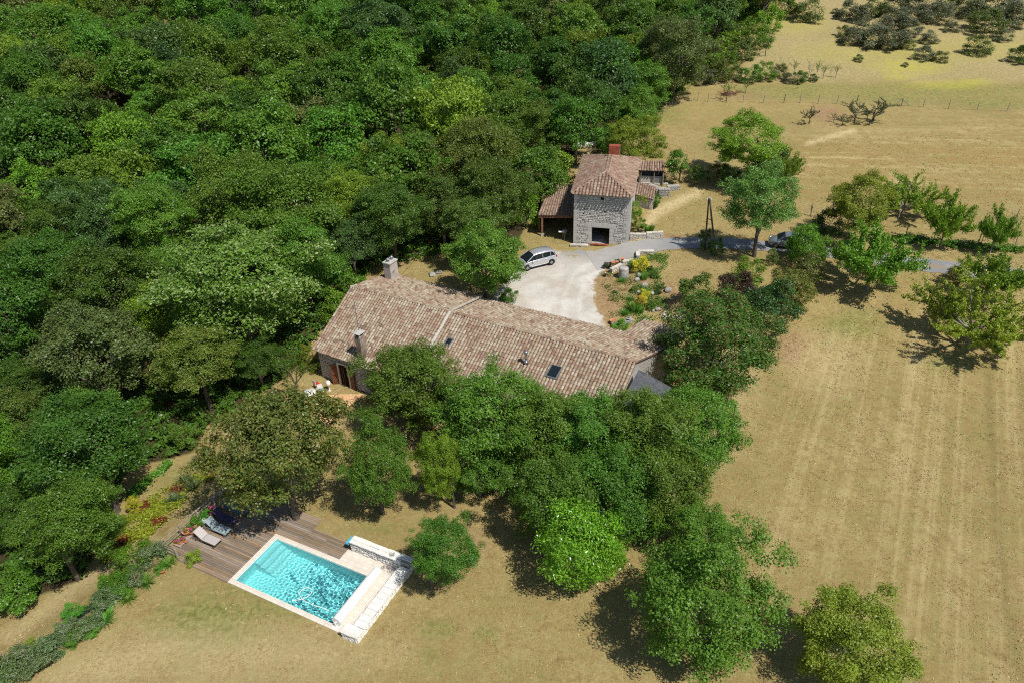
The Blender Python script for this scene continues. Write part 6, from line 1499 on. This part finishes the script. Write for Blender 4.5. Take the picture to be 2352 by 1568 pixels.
# pool cover roll on its stands
o = empty('pool_cover_roll', PL(8.2, 2.4, .0), PA, 'thick white pool cover rolled up on its reel beside the pool', 'pool cover')
m = MB(); n = 28
for i in range(n):
    a = 2 * math.pi * i / n; b = 2 * math.pi * (i + 1) / n; R = .29
    pa = (R * math.cos(a), 0, .36 + R * math.sin(a)); pb_ = (R * math.cos(b), 0, .36 + R * math.sin(b)); pm = (R * 1.025 * math.cos((a + b) / 2), 0, .36 + R * 1.025 * math.sin((a + b) / 2))
    m.add([(pa[0], -2.05, pa[2]), (pm[0], -2.05, pm[2]), (pb_[0], -2.05, pb_[2]), (pa[0], 2.1, pa[2]), (pm[0], 2.1, pm[2]), (pb_[0], 2.1, pb_[2])], [(0, 1, 4, 3), (1, 2, 5, 4)])
ring = [(.29 * math.cos(2 * math.pi * i / n), -2.05, .36 + .29 * math.sin(2 * math.pi * i / n)) for i in range(n)]
m.add(ring, [tuple(range(n))[::-1]]); m.add([(x, 2.1, z) for x, y_, z in ring], [tuple(range(n))]); m.build('roll', M['white_plastic'], o)
for v_ in (-2.16, 2.2): 
    m = MB().box((0, v_, .2), (.10, .07, .46), bev=.01); m.box((0, v_, .075), (.42, .16, .03)); m.tube([(0, v_, .36), (0, v_ * .95, .36)], .05, 10); m.build('stand', M['white_metal'], o)
hpz = [(1190, 1150), (1260, 1140), (1325, 1112), (1356, 1072), (1338, 1046), (1300, 1046), (1262, 1070), (1254, 1108), (1290, 1150), (1360, 1185), (1440, 1210), (1500, 1236)]
pts = []
for q in hpz: p = at_z(*Z3(*q), -.035); pts.append(Vector(p))
def smooth(pts, k=5):
    out = []
    for i in range(len(pts) - 1):
        a, b, c, d = pts[max(i - 1, 0)], pts[i], pts[i + 1], pts[min(i + 2, len(pts) - 1)]
        for j in range(k):
            t = j / k; out.append(.5 * ((2 * b) + (c - a) * t + (2 * a - 5 * b + 4 * c - d) * t * t + (3 * b - a - 3 * c + d) * t ** 3))
    return out + [pts[-1]]
tag(MB().tube(smooth(pts), .022, 6).build('pool_hose', M['white_plastic']), 'white looped cleaner hose floating on the pool', 'hose')
o = empty('control_box', PL(5.35, 5.55, .06), PA, 'small blue lidded box on a black foot at the end of the white wall', 'box')
MB().box((0, 0, .62), (.26, .62, .14), bev=.03).build('lid', M['blue_plastic'], o); MB().box((0, -.02, .28), (.16, .4, .54)).build('foot', M['black_plastic'], o)

# loungers
def lounger(label, u, v, frame, cloth, back=42, rz=0.0):
    o = empty('sun_lounger', PL(u, v, .074), PA + rz, label, 'sun lounger', 'sun loungers in a row on the deck')
    m = MB(); L, W = 1.95, .62; bl = .78
    for s in (-1, 1):
        m.tube([(-L / 2, s * W / 2, .30), (L / 2, s * W / 2, .30)], .022, 6)
        for x in (-L / 2 + .25, L / 2 - .18): m.tube([(x, s * W / 2, .30), (x + (.06 if x > 0 else -.06), s * (W / 2 + .02), 0)], .02, 6)
    for x in (-L / 2, L / 2, -.18): m.tube([(x, -W / 2, .30), (x, W / 2, .30)], .02, 6)
    m.build('frame', frame, o)
    MB().box(((L / 2 + L / 2 - (L - bl)) / 2, 0, .325), (L - bl - .03, W - .03, .022), bev=.006).build('seat', cloth, o)
    a = math.radians(back); R_m = Matrix.Rotation(a, 3, 'Y'); hx = L / 2 - (L - bl)
    c = Vector((hx, 0, .33)) + Vector((-math.cos(a) * bl / 2, 0, math.sin(a) * bl / 2)); b = MB().box(c, (bl - .02, W - .03, .022), M=R_m, bev=.006).build('backrest', cloth, o)
    m = MB(); q = Vector((hx, 0, .33)) + Vector((-math.cos(a) * bl * .7, 0, math.sin(a) * bl * .7))
    for s in (-1, 1): m.tube([q + Vector((0, s * W * .4, -.02)), (q.x - .05, s * W * .4, .30)], .014, 5)
    m.build('back_support', frame, o)
    return o
cl = lambda n, c: mat_noise(n, [k * .93 for k in c], c, 40, .75, .1)
lounger('sun lounger with pale taupe cloth, nearest the pool lawn', -3.62, 1.98, mat_plain('brown_frame', (.10, .085, .075), .4), cl('taupe_cloth', (.46, .42, .40)), 38)
fr2 = mat_plain('blue_grey_frame', (.16, .20, .21), .4)
lounger('sun lounger with blue grey cloth and pale frame in the sun', -3.66, 2.98, fr2, cl('blue_grey_cloth', (.27, .325, .34)), 40)
lounger('sun lounger with dark purple cloth partly in tree shade', -3.88, 3.80, mat_plain('dark_frame', (.05, .05, .055), .4), cl('purple_cloth', (.045, .04, .085)), 40)
lounger('sun lounger with dark teal cloth in the tree shade', -3.95, 4.85, fr2, cl('teal_cloth', (.10, .15, .17)), 40)
# deck railing
rail = empty('deck_railing', PL(-5.6, 3, 0), PA, 'grey wooden post and rail railing along the left edge of the deck', 'railing')
q0 = Vector((5.6, -3, 0)); vs_ = [.12, 1.62, 3.08, 4.55, 6.0, 7.4]
def post(u, v, h=1.05): 
    m = MB().box(Vector((u, v, h / 2 - .45)) + q0, (.10, .10, h + .9), bev=.015); return m.build('post', M['old_wood'], rail)
for v_ in vs_: post(-5.6, v_)
post(-4.30, .06, .95)
for a, b in zip(vs_[:-1], vs_[1:]):
    for z in ((.32, .62, .92) if a < 4 else (.25, .42, .59, .76, .93)):
        MB().box(q0 + Vector((-5.6 - .07, (a + b) / 2, z)), (.03, b - a + .02, .085)).build('rail', M['old_wood'], rail)
    if a > 4:
        for k in range(3): MB().box(q0 + Vector((-5.6 - .1, a + (b - a) * (k + .5) / 3, .6)), (.03, .06, .8)).build('slat', M['old_wood'], rail)
for z in (.35, .65, .90): MB().box(q0 + Vector((-4.95, .03, z)), (1.4, .03, .085)).build('rail', M['old_wood'], rail)
# pots along the railing
tray = empty('pallet_tray', PL(-5.12, 1.5, .075), PA, 'low wooden pallet tray holding pots beside the railing', 'pallet')
for i in range(5): MB().box((-.24 + .12 * i, 0, .10), (.10, 1.55, .022)).build('slat', M['old_wood'], tray)
for v_ in (-.7, 0, .7): MB().box((0, v_, .045), (.6, .09, .085)).build('bearer', M['old_wood'], tray)
for u, v, lb in [(-5.18, .95, 'long terracotta planter with red flowers on the pallet, front one'), (-5.0, 1.22, 'long terracotta planter with red flowers on the pallet, second one')]:
    o = empty('planter', PL(u, v, .19), PA + .1, lb, 'planter')
    MB().box((0, 0, .09), (.52, .2, .18), bev=.01).build('trough', M['terracotta'], o)
    paint(link('plant', proto(1, 'T'), o, (0, 0, .24), (0, 0, 0), (.30, .14, .12)), LF['grove']); paint(link('blossoms', proto(2, 'T'), o, (.03, 0, .27), (0, 0, 1), (.24, .12, .10)), LF['rosy'])
pot('round terracotta pot at the back of the pallet', PL(-5.25, 1.75, .19), .26, .34, 'terracotta', 'olive', .6); pot('shallow terracotta pot with pink flowers on the pallet', PL(-4.98, 1.98, .19), .24, .26, 'terracotta', 'grove', .8, flower='rosy')
pot('clay pot with a bushy green plant between the railing and the taupe lounger', PL(-5.12, 2.42, .075), .2, .3, 'terracotta', 'vine', 2.2); pot('white pot with a bright green plant beside the blue grey lounger', PL(-5.0, 2.98, .075), .24, .34, 'white_plastic', 'vine', 1.6)
pot('terracotta bowl with pink flowers in front of the wooden crate', PL(-4.85, 3.55, .075), .25, .26, 'terracotta', 'grove', 1.0, flower='rosy'); pot('terracotta pot with pink flowers by the railing post', PL(-5.2, 3.98, .075), .2, .45, 'terracotta', 'grove', 1.0, flower='rosy')
pot('terracotta pot with green leaves left of the pink flowers', PL(-5.25, 3.55, .075), .2, .3, 'terracotta', 'vine', 1.6); pot('dark pot in the deep shade by the upper railing', PL(-5.1, 5.4, .075), .25, .3, 'black_plastic', 'dark', 1.2)
cr = MB().box((0, 0, .14), (.5, .5, .28), bev=.01).build('wooden_crate', M['old_wood'], None, PL(-5.0, 3.25, .075), PA); tag(cr, 'square wooden crate between the pots beside the dark purple lounger', 'crate')
o = shrub('round yellow green bush at the lower edge of the deck', 'bush', 441, 1279, 42, 'lime', .8, .95, 'S', name='hydrangea_bush')

# ---- terrace furniture
def tp(px, py): q = at_z(px, py, TER_Z); return Vector((q[0], q[1], TER_Z))
p = tp(757, 896); o = empty('ball_lamp', p, 0, 'white egg shaped lamp standing on the terrace', 'lamp'); MB().lathe([(.0, .5), (.14, .53), (.2, .7), (.19, .88), (.1, 1.0), (0, 1.02)], n=14).build('shade', M['white_plastic'], o); MB().lathe([(.16, 0), (.16, .03), (.03, .05), (.03, .5)], n=10).build('stand', M['white_metal'], o)
p = tp(714, 916); o = empty('garden_table', p, 0, 'round white garden table half hidden on the terrace', 'table'); MB().lathe([(0, .70), (.55, .70), (.56, .72), (.55, .74), (0, .745)], n=20).build('tabletop', M['white_metal'], o)
for a in range(4): MB().tube([(.3 * math.cos(a * 1.57 + .7), .3 * math.sin(a * 1.57 + .7), .7), (.42 * math.cos(a * 1.57 + .7), .42 * math.sin(a * 1.57 + .7), 0)], .018, 5).build('leg', M['white_metal'], o)
def gchair(label, p, rz, cushion):
    o = empty('garden_chair', p, rz, label, 'chair'); MB().box((0, 0, .44), (.44, .44, .03), bev=.01).build('seat', M['white_metal'], o); MB().box((0, .22, .68), (.44, .03, .42), bev=.01).build('backrest', M['white_metal'], o)
    for x in (-.19, .19):
        for y_ in (-.19, .2): MB().tube([(x, y_, .44), (x * 1.1, y_ * 1.1, 0)], .016, 5).build('leg', M['white_metal'], o)
    MB().box((0, 0, .485), (.42, .42, .06), bev=.025).build('cushion', cushion, o)
gchair('white garden chair with teal cushion on the terrace', tp(740, 905), .6, mat_plain('teal_cushion', (.12, .30, .30), .8)); gchair('white garden chair with red cushion on the terrace', tp(729, 890), 2.4, mat_plain('red_cushion', (.42, .04, .03), .8))

# ================================================================ POLES AND FENCES
p1, p2 = Vector(G(1619, 573)), Vector(G(1645, 588)); topz = at_y(1629, 456, (p1.y + p2.y) / 2); tp_ = Vector(topz)
pole = empty('utility_pole', (p1 + p2) / 2, 0, 'twin legged wooden utility pole with ivy at its feet beside the lane', 'utility pole'); b0 = (p1 + p2) / 2
for a in (p1, p2): MB().tube([a - b0 - Vector((0, 0, .3)), (tp_ - b0) + (a - b0) * .06], [.11, .075], 10).build('leg', M['bark'], pole)
m = MB(); d = (p2 - p1).normalized()
for f_ in (.35, .62): m.tube([(p1 - b0).lerp(tp_ - b0, f_), (p2 - b0).lerp(tp_ - b0, f_)], .04, 6)
m.build('brace', M['galv'], pole)
for s in (-.16, .05, .2): MB().lathe([(.02, -.1), (.05, 0), (.07, .05), (.04, .12), (.06, .16), (0, .2)], (tp_ - b0) + Vector((s, .02, -.02 - abs(s))), 8).build('insulator', M['white_plastic'], pole)
for a, s, k in ((p1, 1.1, 0), (p2, 1.0, 1)):
    q = link('ivy', proto(k, 'S'), pole, a - b0 + Vector((0, 0, 1.0 if k == 0 else .9)), (0, 0, k), (s * .72, s * .72, 1.35 - .2 * k)); paint(q, LF['grove'])
hw_ = at_z(903, 624, cpos.z + 1.0); e_ = at_y(985, 556, hw_[1] + 12)
tag(MB().tube([Vector(hw_), Vector(hw_).lerp(Vector(e_), .5) - Vector((0, 0, .35)), Vector(e_)], .018, 5).build('overhead_cable', M['black_plastic']), 'thin overhead cable running from the farmhouse chimney into the trees', 'cable')

def wire_fence(label, pts, h, wires, group=None, rad=.05):
    P = [Vector(G(*q)) for q in pts]; o = empty('wire_fence', P[0], 0, label, 'fence', group)
    for q in P:
        t_ = Vector((random.uniform(-.08, .08), random.uniform(-.08, .08), h * random.uniform(.9, 1.1))); MB().tube([q - P[0] - Vector((0, 0, .2)), q - P[0] + t_], rad, 6).build('post', M['old_wood'] if random.random() < .6 else M['bark'], o)
    m = MB()
    for z in wires:
        for a, b in zip(P[:-1], P[1:]): m.tube([a - P[0] + Vector((0, 0, z)), b - P[0] + Vector((0, 0, z))], .008, 3, cap=False)
    m.build('wire', M['galv'], o); return o
wire_fence('long post and wire fence across the upper field', [(1668, 236), (1707, 236), (1753, 237), (1800, 236.5), (1837, 237), (1879, 239), (1922, 240), (1967, 240), (2070, 245), (2120, 247), (2178, 251), (2244, 254), (2312, 257), (2380, 260)], 1.3, (.45, .8, 1.15))
wire_fence('post and wire fence running down beside the wood to the field', [(1516, 273), (1522, 263), (1530, 257), (1537, 251), (1543, 246), (1602, 232), (1626, 234), (1668, 236)], 1.3, (.5, 1.1))
wire_fence('wire fence with leaning posts above the iris verge', [(1862, 497), (1960, 512), (2080, 543), (2145, 552), (2245, 562), (2330, 571), (2380, 576)], 1.25, (.5, 1.05), rad=.045)
wire_fence('single wire fence across the dry field behind the fruit trees', [(1822, 492), (1862, 497), (2060, 512), (2190, 520), (2332, 508), (2400, 520)], 1.3, (.6, 1.1))
bp = Vector(G(*Z4(1375, 836))); o = empty('fence_brace', bp, 0, 'pale A shaped timber brace in the upper field fence', 'fence brace'); MB().tube([(-.9, 0, 0), (0, 0, 1.2)], .06, 6).build('strut', M['old_wood'], o); MB().tube([(1.4, 0, 0), (0, 0, 1.2)], .06, 6).build('strut', M['old_wood'], o)
px, py = Z4(30, 745); bp = G(px, py); o = empty('brush_pile', bp, 0, 'pile of reddish cut branches by the field fence', 'brush pile'); m = MB()
for i in range(50):
    a = random.uniform(0, 6.28); q = Vector((random.uniform(-1.3, 1.3), random.uniform(-.6, .6), random.uniform(.05, .5))); d = Vector((math.cos(a), math.sin(a), random.uniform(-.2, .4))); m.tube([q - d * .8, q + d * .8], .025, 3, cap=False)
m.build('branches', mat_plain('cut_branch', (.22, .10, .06), .9), o)
px, py = Z1(690, 165); rp = G(px, py); o = empty('stone_heap', rp, 0, 'heap of white rocks at the wood edge behind the tower', 'stone heap')
for i in range(7): paint(link('rock', ROCK, o, (random.uniform(-1.6, 1.6), random.uniform(-.6, .6), .2), (0, 0, random.random() * 6), (random.uniform(.5, .9), random.uniform(.4, .6), random.uniform(.3, .5))), M['white_stone'])
px, py = Z2(850, 150); rp = G(px, py); o = empty('stone_heap', rp, 0, 'pale rocks under the trees behind the farmhouse chimney', 'stone heap')
for i in range(4): paint(link('rock', ROCK, o, (random.uniform(-.8, .8), random.uniform(-.5, .5), .08), (0, 0, random.random() * 6), (.38, .28, .2)), M['rock'])

# ================================================================ CARS
def car_build(label, pos, heading, paint_c, kind):
    o = empty('parked_car', pos, heading, label, 'car'); pm = mat_plain('car_paint_' + kind, paint_c, .28, .5, .55, .8)
    # stations: x, half width, bottom, belt, top of the lower body in the middle
    if kind == 'van':
        ST = [(-2.12, .70, .42, .92, .96), (-2.02, .80, .26, 1.0, 1.02), (-1.6, .88, .22, 1.04, 1.04), (-.6, .90, .20, 1.0, 1.0), (.4, .90, .20, .97, .98), (1.0, .89, .20, .93, 1.00), (1.45, .87, .22, .84, .93), (1.85, .80, .25, .74, .80), (2.08, .66, .30, .60, .64), (2.15, .5, .36, .50, .52)]
        roof = [(-2.02, .60, 1.06), (-1.88, .63, 1.40), (-1.55, .66, 1.56), (-.6, .68, 1.63), (.1, .66, 1.60), (.55, .62, 1.50), (1.42, .72, .95)]; WB = (-1.38, 1.38); WR_ = .325
    else:
        ST = [(-2.0, .68, .42, .86, .9), (-1.9, .78, .26, .93, .95), (-1.4, .85, .22, .97, .97), (-.4, .87, .20, .95, .95), (.45, .87, .20, .92, .93), (.95, .86, .20, .90, .95), (1.4, .83, .22, .83, .90), (1.75, .76, .25, .72, .78), (1.95, .62, .30, .58, .62), (2.0, .48, .36, .48, .5)]
        roof = [(-1.9, .56, .98), (-1.72, .60, 1.28), (-1.3, .63, 1.42), (-.5, .65, 1.48), (.1, .63, 1.46), (.45, .60, 1.38), (1.15, .70, .95)]; WB = (-1.27, 1.25); WR_ = .31
    V = []; F = []
    for x, w, zb, bl_, tp2 in ST:
        V += [(x, -w * .82, zb), (x, -w, zb + .16), (x, -w, bl_ - .16), (x, -w * .93, bl_), (x, 0, tp2), (x, w * .93, bl_), (x, w, bl_ - .16), (x, w, zb + .16), (x, w * .82, zb)]
    n = 9
    for i in range(len(ST) - 1):
        for k in range(n - 1): F.append((i * n + k, (i + 1) * n + k, (i + 1) * n + k + 1, i * n + k + 1))
        F.append((i * n + n - 1, (i + 1) * n + n - 1, (i + 1) * n, i * n))
    F += [tuple(range(n)), tuple(range((len(ST) - 1) * n, len(ST) * n))[::-1]]
    body = MB().add(V, F, 0, True).build('body', pm, o)
    md = body.modifiers.new('bevel', 'BEVEL'); md.width = .03; md.segments = 2; md.limit_method = 'ANGLE'
    def belt(x):
        return np.interp(x, [s[0] for s in ST], [s[3] for s in ST]), np.interp(x, [s[0] for s in ST], [s[1] for s in ST])
    # glasshouse: dark glass skin, painted roof skin just above it
    V = []; F = []; k = 5
    for x, w, z in roof:
        b_, bw = belt(x); V += [(x, -bw * .90, min(b_, z) - .03), (x, -w, z - .05 if z > 1.2 else z), (x, 0, z + .02), (x, w, z - .05 if z > 1.2 else z), (x, bw * .90, min(b_, z) - .03)]
    for i in range(len(roof) - 1):
        for j in range(k - 1): F.append((i * k + j, (i + 1) * k + j, (i + 1) * k + j + 1, i * k + j + 1))
    MB().add(V, F, 0, False).build('windows', M['glass'], o)
    V = []; F = []; rr_ = [q for q in roof if q[2] > 1.36]
    for x, w, z in rr_: V += [(x, -w - .03, z - .10), (x, -w - .012, z - .03), (x, -w * .6, z + .015), (x, 0, z + .035), (x, w * .6, z + .015), (x, w + .012, z - .03), (x, w + .03, z - .10)]
    for i in range(len(rr_) - 1):
        for j in range(6): F.append((i * 7 + j, (i + 1) * 7 + j, (i + 1) * 7 + j + 1, i * 7 + j + 1))
    MB().add(V, F, 0, True).build('roof', pm, o)
    pil = MB()
    for s in (-1, 1):
        for x0, x1 in (((roof[0][0] + .02, roof[2][0])), (roof[-2][0], roof[-1][0] - .02), (-.42, -.42), (-1.28, -1.4)):
            b0_, w0 = belt(x0); zr = np.interp(x1, [q[0] for q in roof], [q[2] for q in roof]); wr = np.interp(x1, [q[0] for q in roof], [q[1] for q in roof]); z0 = np.interp(x0, [q[0] for q in roof], [q[2] for q in roof])
            if x0 == roof[-2][0]: pil.tube([(x0, s * (roof[-2][1] + .02), roof[-2][2] - .03), (x1, s * (roof[-1][1] + .10), roof[-1][2])], .045, 5)
            else: pil.tube([(x0, s * w0 * .91, b0_ - .02), (x1, s * (wr + .02), zr - .06)], .04, 5)
    pil.build('pillar', pm, o)
    for s in (-1, 1):
        for x in WB:
            w = belt(x)[1]; ar = MB()
            ar.add([(x + .40 * math.cos(t), s * (w + .006), WR_ + .40 * math.sin(t)) for t in [math.pi * i / 10 for i in range(11)]] + [(x + .40, s * (w + .006), .2), (x - .40, s * (w + .006), .2)], [tuple(list(range(11)) + [12, 11][0:2])] if s < 0 else [tuple((list(range(11)) + [12, 11]))[::-1]]); ar.build('wheel_arch', M['black_plastic'], o)
            wh = empty('wheel', (x, s * (w - .09), WR_)); wh.parent = o; wh.rotation_euler = (math.radians(90), 0, 0)
            MB().lathe([(WR_ * .66, -.10), (WR_ * .95, -.10), (WR_, -.06), (WR_, .06), (WR_ * .95, .10), (WR_ * .66, .10)], n=24).build('tyre', M['tyre'], wh)
            m = MB().lathe([(WR_ * .66, -.085), (WR_ * .62, -.06), (0, -.05)] if s > 0 else [(0, .05), (WR_ * .62, .06), (WR_ * .66, .085)], n=20)
            zc_ = -.095 if s > 0 else .095
            for kk in range(5):
                a = 2 * math.pi * kk / 5; m.box((WR_ * .36 * math.cos(a), WR_ * .36 * math.sin(a), zc_), (WR_ * .56, .075, .02), a, mi=1)
            m.lathe([(0.06, zc_ - .01), (0.06, zc_ + .01)], n=10, mi=1); m.build('rim', [M['black_plastic'], M['steel']], wh)
        wf = ST[-3][1]
        MB().box((ST[-3][0] + .02, s * (wf - .13), ST[-3][3] - .03), (.34, .2, .12), -s * .5, bev=.03).build('headlight', M['steel'], o)
        MB().box((ST[1][0] - .02, s * (ST[1][1] - .06), .9), (.14, .16, .22), bev=.03).build('tail_light', mat_plain('tail_light', (.45, .02, .03), .2), o)
        MB().box((roof[-2][0] + .22, s * .98, .99), (.16, .16, .12), bev=.04).build('mirror', pm, o)
        for x in (-.75, .12): MB().box((x, s * (belt(x)[1] + .012), belt(x)[0] - .13), (.2, .03, .035), bev=.01).build('door_handle', M['steel'], o)
        MB().box((0, s * (.90 if kind == 'van' else .87), .38), (1.9, .025, .05), bev=.01).build('side_moulding', pm if kind == 'van' else M['steel'], o)
    m = MB().box((2.0 if kind == 'van' else 1.86, 0, .42), (.2, 1.0, .16), bev=.04); m.build('grille', M['black_plastic'], o)
    MB().box((ST[0][0] - .01, 0, .48), (.04, .5, .12)).build('number_plate', M['white_plastic'], o)
    MB().tube([(-1.2, 0, 1.55), (-1.42, 0, 1.78)] if kind == 'van' else [(-1.0, 0, 1.44), (-1.25, 0, 1.66)], .008, 4).build('aerial', M['black_plastic'], o)
    return o
w1, w2 = Vector(G(*Z1(408, 1100))), Vector(G(*Z1(213, 1150))); d = (w2 - w1).normalized(); nrm = Vector((-d.y, d.x, 0))
side = -1 if nrm.dot(-Vector((w1.x, w1.y, 0))) < 0 else 1
c = (w1 + w2) / 2 - nrm * side * .86
car_build('silver people carrier parked on the gravel with its nose under the walnut', (c.x, c.y, float(zt(c.x, c.y)) + .02), math.atan2(d.y, d.x), (.60, .61, .63), 'van')
w1 = Vector(G(1781, 572)); a, b = Vector(G(1760, 574)), Vector(G(1850, 583)); d = (a - b); d.z = 0; d.normalize(); nrm = Vector((-d.y, d.x, 0)); side = 1 if nrm.dot(-Vector((w1.x, w1.y, 0))) > 0 else -1
c = w1 - d * 1.25 - nrm * side * .8
car_build('grey hatchback parked on the lane half hidden by the fig bush', (c.x, c.y, float(zt(c.x, c.y)) + .03), math.atan2(d.y, d.x), (.28, .32, .36), 'hatch')

# ---------------------------------------------------------------- put the Empties of world-built things at their bases
def rebase(o, loc):
    loc = Vector(loc) - o.location; o.location += loc
    for ch in o.children: ch.location -= loc
rebase(house, (wFL.x, wFL.y, TER_Z)); rebase(car, (pb.x, pb.y, pb.z)); rebase(shed, sb); rebase(low, (wc.x, wc.y, zl + .3)); rebase(ter, wp(DT, 2.4, TER_Z - .1))
print('objects', len(bpy.data.objects))
